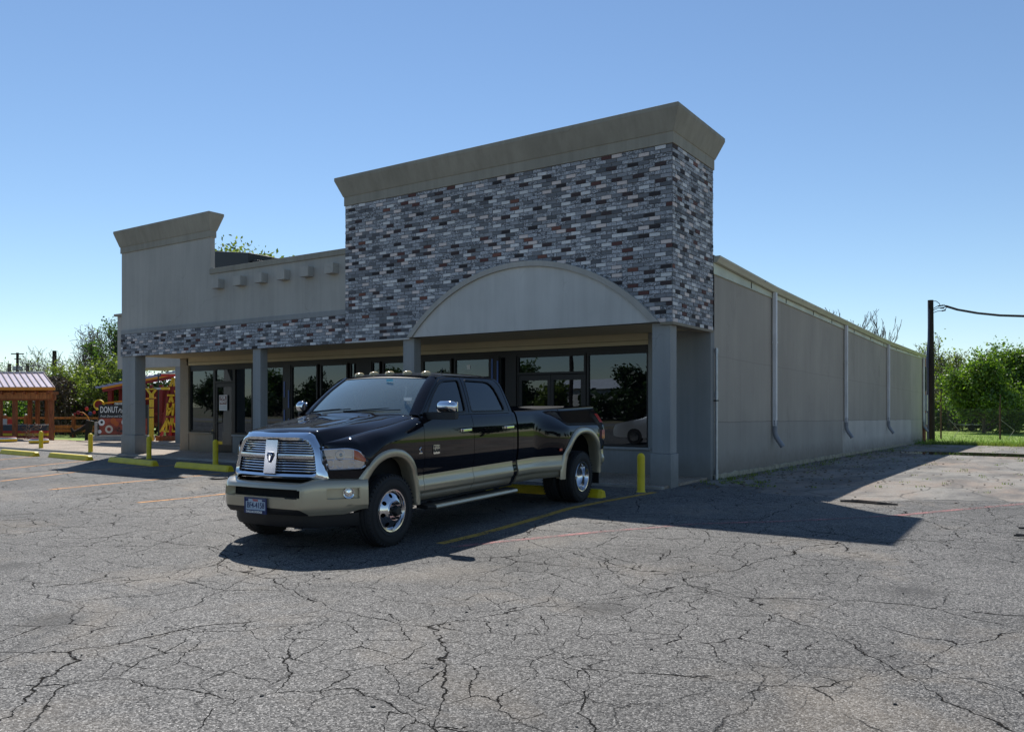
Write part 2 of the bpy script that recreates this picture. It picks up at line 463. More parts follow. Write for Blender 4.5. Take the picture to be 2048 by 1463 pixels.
def mat_brick():
    a = N("tumbled_brick"); co = a.coord()
    ri = a.n('Attribute', _attribute_name='tone').outputs['Fac']
    # tone: 0 - .10 near black, - .17 brown red, - .21 rust, - .80 greys (light to mid), - .92 white, - 1 cream
    base = a.ramp(ri, [(0.0, (0.034, 0.028, 0.030)), (0.04, (0.060, 0.040, 0.040)), (0.09, (0.115, 0.050, 0.044)), (0.125, (0.19, 0.08, 0.06)), (0.14, (0.12, 0.124, 0.136)), (0.28, (0.18, 0.186, 0.20)),
                       (0.46, (0.235, 0.242, 0.26)), (0.62, (0.33, 0.34, 0.365)), (0.78, (0.70, 0.69, 0.68)), (0.90, (0.72, 0.62, 0.575))], 'CONSTANT')
    st = a.scale(co, (1, 1, 2.0))
    n1 = a.noise(st, 24, 6, 0.75, 0.8)
    n2 = a.noise(a.scale(co, (1, 1, 1), (3, 1, 2)), 55, 4, 0.7)
    grey = a.math('MULTIPLY', a.math('GREATER_THAN', ri, 0.14), a.math('LESS_THAN', ri, 0.78))
    wsel = a.math('GREATER_THAN', a.math('FRACT', a.math('MULTIPLY', ri, 37.31)), 0.35)
    base = a.mix(a.math('MULTIPLY', a.math('MULTIPLY', wsel, grey), a.ramp(n1, [(0.49, 0.0), (0.56, 0.85)])), base, (0.64, 0.65, 0.68))
    base = a.mix(a.math('MULTIPLY', grey, a.ramp(n1, [(0.34, 0.7), (0.44, 0.0)])), base, (0.045, 0.047, 0.055))
    base = a.mix(1.0, base, a.ramp(n2, [(0.3, 0.82), (0.7, 1.12)]), 'MULTIPLY')
    base = a.mix(1.0, base, a.ramp(a.noise(co, 0.6, 4), [(0.3, 0.85), (0.7, 1.1)]), 'MULTIPLY')
    a.P(Base_Color=base, Roughness=0.85, Normal=a.bump(n1, 0.5, 0.006))
    return a.m

def mat_glass(name, tint=(0.02, 0.024, 0.026), ior=1.55, body=0.25, rough=0.0, wav=0.0, boost=1.0, dif=0.25, refl=(1, 1, 1)):
    """tinted pane: fresnel mirror over a dark see-through body"""
    a = N(name)
    fr = a.n('Fresnel', IOR=ior)
    gl = a.n('BsdfGlossy', Roughness=rough, Color=c4(refl))
    if wav:
        co = a.coord(); b = a.bump(a.noise(co, 1.1, 1, 0.4), wav, 0.02)
        a.set(gl, 'Normal', b); 
    tr = a.n('BsdfTransparent', Color=(body, body, body, 1))
    di = a.n('BsdfDiffuse', Color=c4(tint))
    inner = a.n('MixShader', i0=dif, i1=tr.outputs[0], i2=di.outputs[0])
    f = a.math('MULTIPLY', fr.outputs[0], boost, True)
    ms = a.n('MixShader', i0=f, i1=inner.outputs[0], i2=gl.outputs[0])
    a.t.links.new(ms.outputs[0], a.out.inputs[0])
    return a.m

def mat_leaf(name, c1, c2, trans=0.45):
    a = N(name)
    ri = a.n('NewGeometry').outputs['Random Per Island']
    col = a.ramp(ri, [(0.0, c1), (1.0, c2)])
    d = a.n('BsdfDiffuse', Color=col); t = a.n('BsdfTranslucent', Color=a.mix(0.5, col, a.mix(1.0, col, (1.5, 1.6, 0.6), 'MULTIPLY')))
    g = a.n('BsdfGlossy', Roughness=0.45, Color=(1, 1, 1, 1))
    m1 = a.n('MixShader', i0=trans, i1=d.outputs[0], i2=t.outputs[0])
    m2 = a.n('MixShader', i0=0.04, i1=m1.outputs[0], i2=g.outputs[0])
    a.t.links.new(m2.outputs[0], a.out.inputs[0])
    return a.m

def mat_bark(name, c=(0.09, 0.07, 0.055)):
    a = N(name); co = a.coord()
    g = a.noise(a.scale(co, (8, 8, 1.2)), 2.0, 5, 0.7)
    a.P(Base_Color=a.ramp(g, [(0.3, tuple(x * 0.5 for x in c)), (0.7, tuple(x * 1.4 for x in c))]), Roughness=0.95, Normal=a.bump(g, 0.6, 0.02))
    return a.m

def mat_corrugated(name, col, axis=0, pitch=0.3, rough=0.35):
    a = N(name); co = a.coord()
    g = a.noise(co, 2.0, 4)
    a.P(Base_Color=a.mix(1.0, c4(col), a.ramp(g, [(0.3, 0.9), (0.7, 1.05)]), 'MULTIPLY'), Roughness=rough, Metallic=0.2)
    return a.m

def mat_carpaint(name, col, metal=0.0, rough=0.3, dust=0.04):
    a = N(name); co = a.coord()
    g = a.noise(co, 900, 2)
    base = a.mix(0.25, c4(col), a.mix(1.0, c4(col), a.ramp(g, [(0.3, 0.6), (0.7, 1.6)]), 'MULTIPLY'))
    # thin dust on upward faces
    nz = a.n('SeparateXYZ', Vector=a.n('NewGeometry').outputs['Normal']).outputs[2]
    dk = a.math('MULTIPLY', a.ramp(nz, [(0.2, 0.02), (0.9, 1.0)]), a.math('MULTIPLY', a.ramp(a.noise(co, 3.0, 5, 0.65), [(0.3, 0.4), (0.7, 1.0)]), dust))
    base = a.mix(dk, base, (0.35, 0.32, 0.28))
    a.P(Base_Color=base, Metallic=metal, Roughness=rough)
    a.b.inputs['Specular IOR Level'].default_value = 0.5 if metal else 0.0
    a.b.inputs['Coat Weight'].default_value = 1.0
    a.b.inputs['Coat Roughness'].default_value = 0.02; a.b.inputs['Coat IOR'].default_value = 1.42
    return a.m

M = {}
M['asphalt'] = mat_asphalt(); M['oldcon'] = mat_old_concrete(); M['ground'] = mat_ground(); M['grass'] = mat_grass()
M['agg'] = mat_aggregate()
M['orange_line'] = mat_paint_line('orange_line_paint', (0.60, 0.27, 0.07), 0.535)
M['yellow_line'] = mat_paint_line('yellow_line_paint', (0.50, 0.30, 0.04), 0.54)
M['red_line'] = mat_paint_line('red_line_paint', (0.36, 0.14, 0.13), 0.49)
M['stucco'] = mat_stucco('stucco', (0.43, 0.41, 0.37))
M['stucco_light'] = mat_stucco('stucco_gable', (0.56, 0.55, 0.52), 0.08)
M['cornice'] = mat_stucco('cornice_paint', (0.33, 0.305, 0.25), 0.14)
M['column'] = mat_stucco('column_paint', (0.30, 0.305, 0.30), 0.10)
M['endwall'] = mat_stucco('end_wall_paint', (0.25, 0.255, 0.25), 0.10)
M['warmstucco'] = mat_stucco('warm_stucco', (0.27, 0.235, 0.18), 0.10)
M['canopy'] = mat_stucco('canopy_stucco', (0.42, 0.41, 0.38), 0.08)
M['soffit'] = simple('soffit_paint', (0.50, 0.43, 0.28), 0.7, var=0.05)
M['side'] = mat_side_wall()
M['brick'] = mat_brick(); M['mortar'] = simple('mortar', (0.17, 0.17, 0.175), 0.95, bump=0.4, bscale=90)
M['redbrick'] = simple('red_brick', (0.25, 0.09, 0.055), 0.9, var=0.35, scale=9)
M['bronze'] = simple('bronze_frame', (0.016, 0.014, 0.013), 0.42, 0.3)
M['winglass'] = mat_glass('store_glass', (0.012, 0.014, 0.016), 1.62, 0.22, 0.0, 0.06, 1.35, 0.25, (0.86, 0.97, 1.10))
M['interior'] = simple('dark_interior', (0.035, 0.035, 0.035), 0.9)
M['gutter'] = simple('gutter_metal', (0.46, 0.44, 0.36), 0.45, 0.1, scale=1.0)
M['fascia'] = simple('fascia_metal', (0.52, 0.51, 0.38), 0.5, 0.1, scale=1.2, var=0.18)
M['spout'] = simple('downspout_paint', (0.66, 0.64, 0.64), 0.5, scale=2.0)
M['elbow'] = simple('spout_elbow', (0.24, 0.25, 0.28), 0.5)
M['galv'] = simple('galvanised_steel', (0.42, 0.44, 0.47), 0.38, 0.75, scale=8)
M['yellow'] = simple('yellow_paint', (0.66, 0.50, 0.010), 0.55, var=0.12, scale=6, bump=0.15)
M['roofing'] = simple('roof_membrane', (0.25, 0.25, 0.24), 0.9)
M['darkmetal'] = simple('dark_metal', (0.02, 0.02, 0.022), 0.5, 0.3)
M['wood'] = mat_bark('stained_timber', (0.26, 0.085, 0.035))
M['wood2'] = mat_bark('orange_timber', (0.40, 0.15, 0.05))
M['polewood'] = mat_bark('creosote_pole', (0.022, 0.017, 0.014))
M['cable'] = simple('black_cable', (0.004, 0.004, 0.005), 0.95, **{'Specular IOR Level': 0.1})
M['redpaint'] = simple('red_paint', (0.22, 0.012, 0.014), 0.55)
M['scarlet'] = simple('scarlet_paint', (0.55, 0.03, 0.02), 0.5)
M['amberpaint'] = simple('orange_paint', (0.70, 0.25, 0.01), 0.5)
M['goldpaint'] = simple('gold_yellow_paint', (0.75, 0.50, 0.02), 0.5)
M['white'] = simple('white_paint', (0.75, 0.75, 0.73), 0.5)
M['black'] = simple('black_paint', (0.012, 0.012, 0.013), 0.5)
M['navy'] = simple('navy_paint', (0.015, 0.03, 0.12), 0.5)
M['pinkroof'] = mat_corrugated('pink_metal_roof', (0.78, 0.66, 0.68))
M['blueroof'] = mat_corrugated('blue_metal_roof', (0.30, 0.34, 0.50))
M['whiteroof'] = mat_corrugated('white_metal_roof', (0.75, 0.76, 0.78))
M['seam'] = simple('dark_seam', (0.10, 0.05, 0.05), 0.7)  # own dark colour of the seams on the pink metal roof
M['stone'] = simple('limestone', (0.38, 0.35, 0.31), 0.9, var=0.2, scale=5, bump=0.4, bscale=20)
M['bark'] = mat_bark('bark'); M['barkgrey'] = mat_bark('grey_bark', (0.13, 0.11, 0.10)); M['twig'] = mat_bark('twigs', (0.16, 0.13, 0.11))
M['leaf'] = mat_leaf('leaf_green', (0.025, 0.055, 0.008), (0.10, 0.19, 0.02), 0.5)
M['leafbright'] = mat_leaf('leaf_spring', (0.05, 0.11, 0.010), (0.17, 0.27, 0.03), 0.55)
M['leafyellow'] = mat_leaf('leaf_yellow_green', (0.06, 0.10, 0.012), (0.24, 0.30, 0.05), 0.5)
M['leafdark'] = mat_leaf('leaf_dark', (0.012, 0.028, 0.006), (0.045, 0.085, 0.014), 0.35)
M['vine'] = mat_leaf('dry_vine', (0.035, 0.025, 0.018), (0.11, 0.085, 0.06), 0.15)
# truck
M['tblack'] = mat_carpaint('black_car_paint', (0.0050, 0.0046, 0.0075), 0.0, 0.9, 0.03)
M['ttan'] = mat_carpaint('gold_car_paint', (0.42, 0.37, 0.27), 0.55, 0.36, 0.06)
M['chrome'] = simple('chrome', (0.78, 0.79, 0.81), 0.07, 1.0, var=0.02)
M['dullchrome'] = simple('satin_chrome', (0.62, 0.62, 0.65), 0.15, 1.0, var=0.05)
M['alloy'] = simple('polished_alloy', (0.62, 0.62, 0.64), 0.13, 1.0, var=0.06)
M['tyre'] = simple('tyre_rubber', (0.013, 0.013, 0.014), 0.75, bump=0.25, bscale=50)
M['plastic'] = simple('black_plastic', (0.010, 0.010, 0.011), 0.55)
M['void'] = simple('deep_black', (0.003, 0.003, 0.003), 0.9)
M['rust'] = simple('hub_metal', (0.16, 0.085, 0.065), 0.5, 0.5, var=0.3, scale=20)
M['carglass'] = mat_glass('car_side_glass', (0.012, 0.014, 0.022), 1.55, 0.12, 0.0, 0.0, 1.2)
M['windshield'] = mat_glass('windshield_glass', (0.30, 0.375, 0.385), 1.8, 0.6, 0.015, 0.0, 1.5, 0.34, (0.92, 1.0, 0.97))  # hazy sky reflection put into the pale diffuse colour, along with dust
M['seat'] = simple('tan_seat', (0.16, 0.13, 0.10), 0.8)
M['dash'] = simple('dashboard', (0.16, 0.155, 0.145), 0.75)
M['lens'] = mat_glass('lamp_lens', (0.3, 0.3, 0.3), 1.5, 0.97, 0.0, 0.0, 1.0, 0.03)
M['amberlens'] = simple('amber_lens', (0.75, 0.13, 0.01), 0.12)
M['clearamber'] = simple('clear_marker_lens', (0.50, 0.40, 0.22), 0.12)
M['redlens'] = simple('red_lens', (0.45, 0.02, 0.01), 0.15)
M['plateblue'] = simple('plate_face', (0.40, 0.50, 0.60), 0.4)
M['silverpaint'] = mat_carpaint('silver_car_paint', (0.55, 0.56, 0.57), 0.6, 0.3)
# ------------------------------------------------------------------ ground sheets
def sheet(name, poly, lift, mat, step=None, parent=None):
    """polygon (x, y) laid on the terrain, split where the grade changes"""
    m = MB()
    cuts = [-1e4, 6.0, 12.5, 15.7, 60.0, 1e4]
    def clip(P, ylo, yhi):
        for lim, sgn in ((ylo, 1), (yhi, -1)):
            out = []
            for i in range(len(P)):
                a, b = P[i], P[(i + 1) % len(P)]
                da, db = (a[1] - lim) * sgn, (b[1] - lim) * sgn
                if da >= 0: out.append(a)
                if (da > 0 and db < 0) or (da < 0 and db > 0):
                    t = da / (da - db); out.append((a[0] + (b[0] - a[0]) * t, lim))
            P = out
            if len(P) < 3: return []
        return P
    for lo, hi in zip(cuts, cuts[1:]):
        P = clip(list(poly), lo, hi)
        if len(P) < 3: continue
        for tr in tessellate_polygon([[Vector((p[0], p[1], 0)) for p in P]]):
            m.add([(P[i][0], P[i][1], gz(P[i][1]) + lift) for i in tr], [(0, 1, 2)])
    me = bpy.data.meshes.new(name); me.from_pydata(m.v, [], m.f)
    import bmesh
    b = bmesh.new(); b.from_mesh(me); bmesh.ops.remove_doubles(b, verts=b.verts, dist=1e-4)
    for f in b.faces:
        if f.normal.z < 0: f.normal_flip()
    b.to_mesh(me); b.free()
    me.materials.append(mat)
    o = bpy.data.objects.new(name, me); COL.objects.link(o)
    if parent: o.parent = parent
    return o
rnd = random.Random(5)
structure(sheet('ground', [(-900, -900), (900, -900), (900, 900), (-900, 900)], -0.012, M['ground']))
def rag(pts, amp, n, seed):
    r = random.Random(seed); out = []
    for (a, b), (c, d) in zip(pts, pts[1:]):
        L = math.hypot(c - a, d - b)
        for i in range(n):
            t = i / n; out.append((a + (c - a) * t + r.uniform(-amp, amp), b + (d - b) * t + r.uniform(-amp, amp)))
    out.append(pts[-1]); return out
edge = rag([(-5.7, 15.0), (-4.2, 13.6), (-2.6, 13.3), (-1.2, 14.3), (1.5, 15.2), (8, 15.6), (26, 16.5)], 0.12, 9, 3)
structure(sheet('asphalt_parking_lot', [(-75, -16), (26, -16)] + edge[::-1] + [(-5.7, 13.16), (-24.2, 13.16), (-75, 13.3)], 0.0, M['asphalt']))
structure(sheet('concrete_drive', edge + [(26, 41.2), (-5.6, 41.6), (-5.6, 47), (-5.64, 47), (-5.64, 15.1)], -0.004, M['oldcon']))
g = sheet('grass_field', rag([(-10, 41.9), (40, 41.6)], 0.35, 60, 8) + [(120, 41), (160, 300), (-200, 300), (-10, 120)], 0.0, M['grass']); structure(g)
structure(sheet('lawn', rag([(-45, 17.6), (-28, 17.4)], 0.2, 40, 9) + [(-27, 19), (-30, 30), (-80, 40), (-80, 17)], -0.006, M['grass']))
structure(sheet('dirt_verge', rag([(-46, 16.7), (-27.5, 16.7)], 0.05, 20, 2) + rag([(-27.5, 18.6), (-46, 17.9)], 0.35, 40, 4), -0.002, simple('dry_dirt', (0.25, 0.19, 0.135), 0.95, var=0.4, scale=5, bump=0.6, bscale=14)))
structure(sheet('grass_verge', [(-140, -21), (40, -21), (40, -16), (-140, -16)], 0.0, M['ground']))
structure(sheet('road', [(-160, -30), (60, -30), (60, -21), (-160, -21)], 0.0, simple('road_asphalt', (0.16, 0.155, 0.15), 0.85, bump=0.3)))
structure(sheet('far_grass', [(-160, -90), (60, -90), (60, -30), (-160, -30)], -0.004, M['ground']))
# raised walk of pebble concrete along the shop front, with a crumbled concrete end
m = MB().box(-46, -5.72, 13.22, 16.7, -0.05, 0.05)
walk = m.build('front_walk', M['agg'], bevel=0.012); structure(walk)
k = MB().box(-46, -24.4, 13.10, 13.215, -0.05, 0.044)
structure(k.build('kerb', simple('kerb_concrete', (0.30, 0.28, 0.25), 0.9, var=0.25, bump=0.4)))
k = MB().box(-24.4, -5.72, 13.10, 13.215, -0.05, 0.045); structure(k.build('kerb', bpy.data.materials['kerb_concrete']))
# puddle on the drive
pud = []
for i in range(60):
    t = i / 60 * 2 * math.pi; r_ = 1 + 0.10 * math.sin(3 * t + 1) + 0.07 * math.sin(7 * t) + 0.05 * math.sin(13 * t + 2)
    pud.append((-0.6 + 4.6 * math.cos(t) * r_, 31.9 + 1.35 * math.sin(t) * r_ + 0.12 * math.cos(t) * 4))
a = N('puddle_water'); a.P(Base_Color=(0.02, 0.016, 0.012, 1), Roughness=0.015, IOR=1.33); a.b.inputs['Specular IOR Level'].default_value = 0.6
structure(sheet('puddle', pud, 0.002, a.m))
# heap of torn asphalt strips at the right, dark crumbs, weeds at the wall foot
def scatter(name, n, fx, fy, s0, s1, mat, seed, kind_label, cat, flat=0.4):
    r = random.Random(seed); m = MB()
    for i in range(n):
        x, y = fx(r), fy(r); s = r.uniform(s0, s1); z = gz(y) + 0.003
        ang = r.uniform(0, 6.28); pts = []
        for kx, ky in ((-1, -1), (1, -1), (1, 1), (-1, 1)):
            px_, py_ = kx * s * r.uniform(.6, 1), ky * s * r.uniform(.4, .8)
            pts.append((x + px_ * math.cos(ang) - py_ * math.sin(ang), y + px_ * math.sin(ang) + py_ * math.cos(ang)))
        h = s * flat * r.uniform(.6, 1.3)
        m.hexa([(p[0], p[1], z) for p in pts] + [(x + (p[0] - x) * .7, y + (p[1] - y) * .7, z + h) for p in pts])
    o = m.build(name, mat); tag(o, kind_label, cat, kind='stuff'); return o
scatter('gravel_crumbs', 260, lambda r: r.uniform(-14, 2.5), lambda r: r.uniform(2.0, 12.5), 0.004, 0.014, simple('crumb', (0.05, 0.048, 0.045), 0.9), 4, 'loose dark crumbs of asphalt scattered over the parking lot', 'gravel')
scatter('gravel_litter', 900, lambda r: -5.6 + abs(r.gauss(0, 1.6)), lambda r: r.uniform(13.2, 33), 0.008, 0.035, simple('litter', (0.13, 0.10, 0.07), 0.9, var=0.4), 14, 'loose stones and leaf litter along the foot of the side wall', 'gravel')
r = random.Random(77); m = MB()
for i in range(44):
    x0, y0 = r.uniform(-0.42, 0.9), r.uniform(10.6, 11.6); an = r.uniform(-.35, .15); L = r.uniform(.25, .7)
    m.beam((x0, y0, 0.012), (x0 + L * math.cos(an), y0 + L * math.sin(an), 0.012 + r.uniform(0, .02)), 0.02, 0.02)
tag(m.build('debris_heap', simple('tarry_strips', (0.025, 0.022, 0.02), 0.8)), 'low heap of black tarry strips on the asphalt at the right edge', 'debris')
m = MB(); m.tube([(-2.75, 12.98, .01), (-2.5, 13.02, .02), (-2.2, 12.95, .015), (-1.95, 12.98, .012)], [0.02, .03, .03, .012], 6)
tag(m.build('stick', M['bark']), 'dark stick lying where the asphalt meets the concrete drive', 'stick')

def blades(m, x, y, z, n, h, spread, r):
    for i in range(n):
        a_ = r.uniform(0, 6.28); b_ = r.uniform(0, spread); hh = h * r.uniform(.4, 1.1)
        px_, py_ = x + b_ * math.cos(a_), y + b_ * math.sin(a_)
        lx, ly = r.uniform(-.5, .5) * hh, r.uniform(-.5, .5) * hh; w_ = 0.004 + 0.008 * r.random()
        ca, sa = math.cos(a_) * w_, math.sin(a_) * w_
        m.add([(px_ - ca, py_ - sa, z), (px_ + ca, py_ + sa, z), (px_ + lx, py_ + ly, z + hh)], [(0, 1, 2)])
r = random.Random(21); m = MB()
for i in range(130):
    y = 15.4 + (r.random() ** 1.6) * 27; x = -5.47 + abs(r.gauss(0, .28))
    blades(m, x, y, gz(y), 8, 0.07, 0.10, r)
for i in range(45):
    x = r.gauss(-5.2, .5); y = r.gauss(15.0, .35); blades(m, x, y, 0, 8, 0.045, 0.08, r)
for i in range(170):
    x = r.uniform(-5, 4); y = r.uniform(14.5, 41); blades(m, x, y, gz(y), 9, 0.05, 0.12, r)
for i in range(260):
    x = r.uniform(-5, 4); y = r.gauss(41.6, .4); blades(m, x, y, gz(y), 16, 0.22, 0.2, r)
tag(m.build('weeds', M['leafyellow'], recalc=False), 'sparse weeds along the wall foot and in cracks of the concrete drive', 'weeds', kind='stuff')

r = random.Random(31); m = MB()
for i in range(5200):
    y = 41.9 + 26 * r.random() ** 1.7; x = r.uniform(-9, 3 + (y - 42) * .1)
    blades(m, x, y, gz(y), 2, 0.16 + .12 * (y < 44), 0.25, r)
tag(m.build('field_grass', M['leafbright'], recalc=False), 'tufts of long grass in the green field behind the chain link fence', 'grass', kind='stuff')
# painted markings (worn), 4 mm sheets
def strip(name, pts, wd, mat, label, grp=None, lift=0.004):
    P = []; n = len(pts)
    L = []; Rr = []
    for i, p in enumerate(pts):
        a_ = Vector(pts[max(i - 1, 0)]); b_ = Vector(pts[min(i + 1, n - 1)]); d = (b_ - a_).normalized(); s = Vector((-d.y, d.x)) * wd / 2
        L.append((p[0] + s.x, p[1] + s.y)); Rr.append((p[0] - s.x, p[1] - s.y))
    o = sheet(name, L + Rr[::-1], lift, mat)
    if label: tag(o, label, 'painted line', grp)
    return o
def gp(u, v, z=0.0):
    zz = z
    for _ in range(6):
        D = 1614.0 * (CAM_H - zz) / (v - 811.0); zz = z + gz(W(u, D)[1])
    return W(u, D)
GL = 'orange lines between the parking bays'
strip('parking_line', [gp(275, 1005), gp(380, 995), gp(470, 985)], 0.10, M['orange_line'], 'orange bay line running up to the left front of the pickup', GL)
strip('parking_line', [gp(98, 979), gp(230, 966), gp(375, 953), gp(440, 947)], 0.10, M['orange_line'], 'orange bay line through the porch shadow left of the pickup', GL)
strip('parking_line', [gp(-90, 973), gp(0, 962), gp(180, 940), gp(350, 930)], 0.10, M['orange_line'], 'orange bay line ending between the two shaded wheel stops', GL)
strip('parking_line', [gp(-120, 951), gp(5, 938), gp(190, 919)], 0.10, M['orange_line'], 'orange bay line ending at the sunlit wheel stop beside the big left column', GL)
strip('parking_line', [gp(-120, 926), gp(0, 919), gp(75, 912)], 0.10, M['orange_line'], 'farthest orange bay line, by the leftmost wheel stop', GL)
strip('parking_line', [gp(880, 1087), gp(960, 1068), gp(1060, 1040), gp(1140, 1016), gp(1200, 1004), gp(1310, 984)], 0.12, M['yellow_line'], 'thick yellow bay line on the near side of the black pickup', GL)
strip('fire_lane_line', [gp(900, 1094), gp(1020, 1081), gp(1200, 1063), gp(1400, 1047), gp(1600, 1041), gp(1800, 1030), gp(2060, 1006)], 0.10, M['red_line'], 'faded red line crossing the asphalt and the building shadow')
# small round covers
for u, v, lb in ((438, 957, 'small round cleanout cover in the asphalt left of the pickup'),):
    x, y = gp(u, v); m = MB().lathe([(0.0, 0.008), (0.11, 0.008), (0.115, 0.0), (0.15, 0.0), (0.155, 0.012), (0.17, 0.012), (0.18, 0.0)], 24, c=(x, y, 0))
    tag(m.build('cleanout_cover', M['darkmetal']), lb, 'ground cover')

# ------------------------------------------------------------------ wheel stops and bollards
def stop_mesh():
    m = MB(); L = 1.12; w0, w1, h = 0.085, 0.055, 0.125; cz = 0.05
    sec = [(-w0, 0.0), (-w0, 0.03), (-w1, h - .01), (-w1 + .012, h), (w1 - .012, h), (w1, h - .01), (w0, 0.03), (w0, 0.0)]
    rows = []
    for x, k in ((-L, .80), (-L + .06, 1.0), (L - .06, 1.0), (L, .80)):
        rows.append([(x - (0 if k == 1 else 0), y * (k if k < 1 else 1), z * (k if k < 1 else 1)) for y, z in sec])
    m.loft(rows); m.add(rows[0], [tuple(range(8))]); m.add(rows[-1], [tuple(reversed(range(8)))])
    return m
sm_ = stop_mesh()
GS = 'yellow concrete wheel stops'
stops = [((5, 905), (74, 911), 'bright yellow wheel stop farthest left, in full sun'),
         ((102, 912), (181, 919), 'yellow sunlit wheel stop by the bollard left of the big column'),
         ((222, 921), (311, 930), 'yellow wheel stop in the porch shadow in front of the big left column'),
         ((355, 932), (462, 941), 'yellow wheel stop in shade in front of the shop door with the rental sign'),
         ((985, 987), (1188, 999), 'orange-yellow wheel stop behind the rear wheels of the pickup')]
pr = None
for i, (a_, b_, lb) in enumerate(stops):
    A, B = gp(*a_, 0.02), gp(*b_, 0.02)
    if i == 4: A, B = (-8.25, 11.42), (-6.02, 11.50)
    if pr is None:
        pr = sm_.build('wheel_stop', M['yellow']); o = pr
    else: o = pr.copy(); COL.objects.link(o)
    o.location = ((A[0] + B[0]) / 2, (A[1] + B[1]) / 2, gz((A[1] + B[1]) / 2) - .002)
    o.rotation_euler = (0, 0, math.atan2(B[1] - A[1], B[0] - A[0]))
    Ls = math.hypot(B[0] - A[0], B[1] - A[1]); o.scale = (Ls / 2.24, 1.15, 1.05)
    tag(o, lb, 'wheel stop', GS)
bm_ = MB().lathe([(0.0, 0.0), (0.085, 0.0), (0.068, 0.015)] + [(0.066, 0.02), (0.066, 0.55)] + [(0.066 * math.cos(t), 0.55 + 0.07 * math.sin(t)) for t in [R(15 * k) for k in range(7)]], 24)
GB = 'yellow bollards along the walk'
bol = [(82, 898.5, 0.62, 'yellow bollard farthest left, in front of the timber pavilion'),
       (181, 906.5, 0.62, 'yellow bollard standing left of the big column, in front of the doughnut sign'),
       (298, 917, 0.62, 'yellow bollard just right of the big left column'),
       (431, 928, 0.62, 'yellow bollard in front of the shop door with the rental sign'),
       (1282, 983, 0.66, 'yellow bollard standing right of the pickup, beside the right-hand column')]
pr = None
for i, (u, v, h, lb) in enumerate(bol):
    x, y = gp(u, v)
    if pr is None: pr = bm_.build('bollard', M['yellow'], smooth=True); o = pr
    else: o = pr.copy(); COL.objects.link(o)
    o.location = (x, y, 0); o.rotation_euler = (0, 0, i * 1.1); o.scale = (1, 1, h / 0.62)
    tag(o, lb, 'bollard', GB)
o = pr.copy(); COL.objects.link(o); o.location = (-13.6, 12.55, 0); tag(o, 'yellow bollard hidden behind the hood of the pickup', 'bollard', GB)

# ------------------------------------------------------------------ the store building
YF, YW, XR, XB, XL = 13.40, 15.30, -5.65, -13.75, -23.16     # front plane, window plane, right face, tall box left, left end
SOF = 2.95
B = thing('store_building', 'long grey stucco shop building with tall brick-faced front and arched porch gable', 'building', (0, 0, 0))
# brick skins: every brick is real
def bricks_front(m, x0, x1, z0, z1, y, seed, flip=False, skip=None):
    r = random.Random(seed); ph, pwid, mt = 0.0733, 0.216, 0.012
    if not hasattr(m, 'tone'): m.tone = []
    prev = {}
    nrow = int((z1 - z0) / ph); 
    for j in range(nrow + 1):
        za = z0 + j * ph; zb = min(za + ph - mt, z1)
        if zb - za < 0.02: continue
        x = x0 - (pwid / 2 if j % 2 else 0)
        while x < x1:
            a_, b_ = max(x, x0), min(x + pwid - mt, x1)
            if b_ - a_ > 0.03 and not (skip and skip((a_ + b_) / 2, (za + zb) / 2)):
                kc = round(x / pwid * 2); t_ = r.random()
                for _ in range(6):
                    cls = 0 if t_ < .18 else (1 if t_ < .8 else 2)
                    if cls == 1 or all(prev.get(q) != cls for q in ((j, kc - 2), (j - 1, kc - 1), (j - 1, kc + 1))): break
                    t_ = r.random()
                prev[(j, kc)] = 0 if t_ < .18 else (1 if t_ < .8 else 2)
                m.tone += [t_] * 6
                d = r.uniform(0.006, 0.019); j1, j2 = r.uniform(-.0015, .0015), r.uniform(-.0018, .0018)
                if not flip:
                    m.hexa([(a_, y - d, za + j2), (b_, y - d, za - j2), (b_, y + .01, za), (a_, y + .01, za), (a_ + .002, y - d, zb + j2), (b_ - .002, y - d, zb - j2), (b_, y + .01, zb), (a_, y + .01, zb)])
                else:   # wall facing +x: run along y
                    m.hexa([(y + d, a_, za + j2), (y + d, b_, za - j2), (y - .01, b_, za), (y - .01, a_, za), (y + d, a_ + .002, zb + j2), (y + d, b_ - .002, zb - j2), (y - .01, b_, zb), (y - .01, a_, zb)])
            x += pwid
ARX, ARR, ARH = -8.83, 2.95, 1.36
RR = (ARR ** 2 + ARH ** 2) / (2 * ARH); ARZ = SOF + ARH - RR
def in_arch(x, z): return math.hypot(x - ARX, z - ARZ) < RR - 0.12
m = MB(); bricks_front(m, XB, XR, SOF, 6.10, YF, 1, skip=in_arch)
bricks_front(m, YF + .004, YF + 2.0, SOF, 6.10, XR, 2, True)
mx = MB(); mx.tone = []                                              # left return of the tall box, seen edge on
bricks_front(mx, YF, YF + 0.4, 3.7, 6.10, -XB, 7, True)
m.add([(-p[0], p[1], p[2]) for p in mx.v], [f[::-1] for f in mx.f]); m.tone += mx.tone
def brick_build(m, name, lab):
    o = m.build(name, M['brick'], B, recalc=False, label=lab)
    at = o.data.attributes.new('tone', 'FLOAT', 'FACE'); at.data.foreach_set('value', m.tone); return o
brick_build(m, 'brick_facing', 'tall front box faced in grey, white and rust tumbled brick')
m = MB(); bricks_front(m, XL, XB - .002, SOF - .03, 3.57, YF, 3)
brick_build(m, 'brick_band', 'low band of tumbled brick under the stucco parapet')
m = MB(); m.box(XB, XR, YF, YF + 0.12, SOF, 6.12); m.box(XR - .12, XR, YF + .12, YF + 2.0, SOF, 6.12); m.box(XB, XB + .12, YF + .12, YF + 2.0, 3.6, 6.12)
m.box(XL, XB, YF, YF + .12, SOF - .03, 3.58); m.build('mortar_backing', M['mortar'], B)
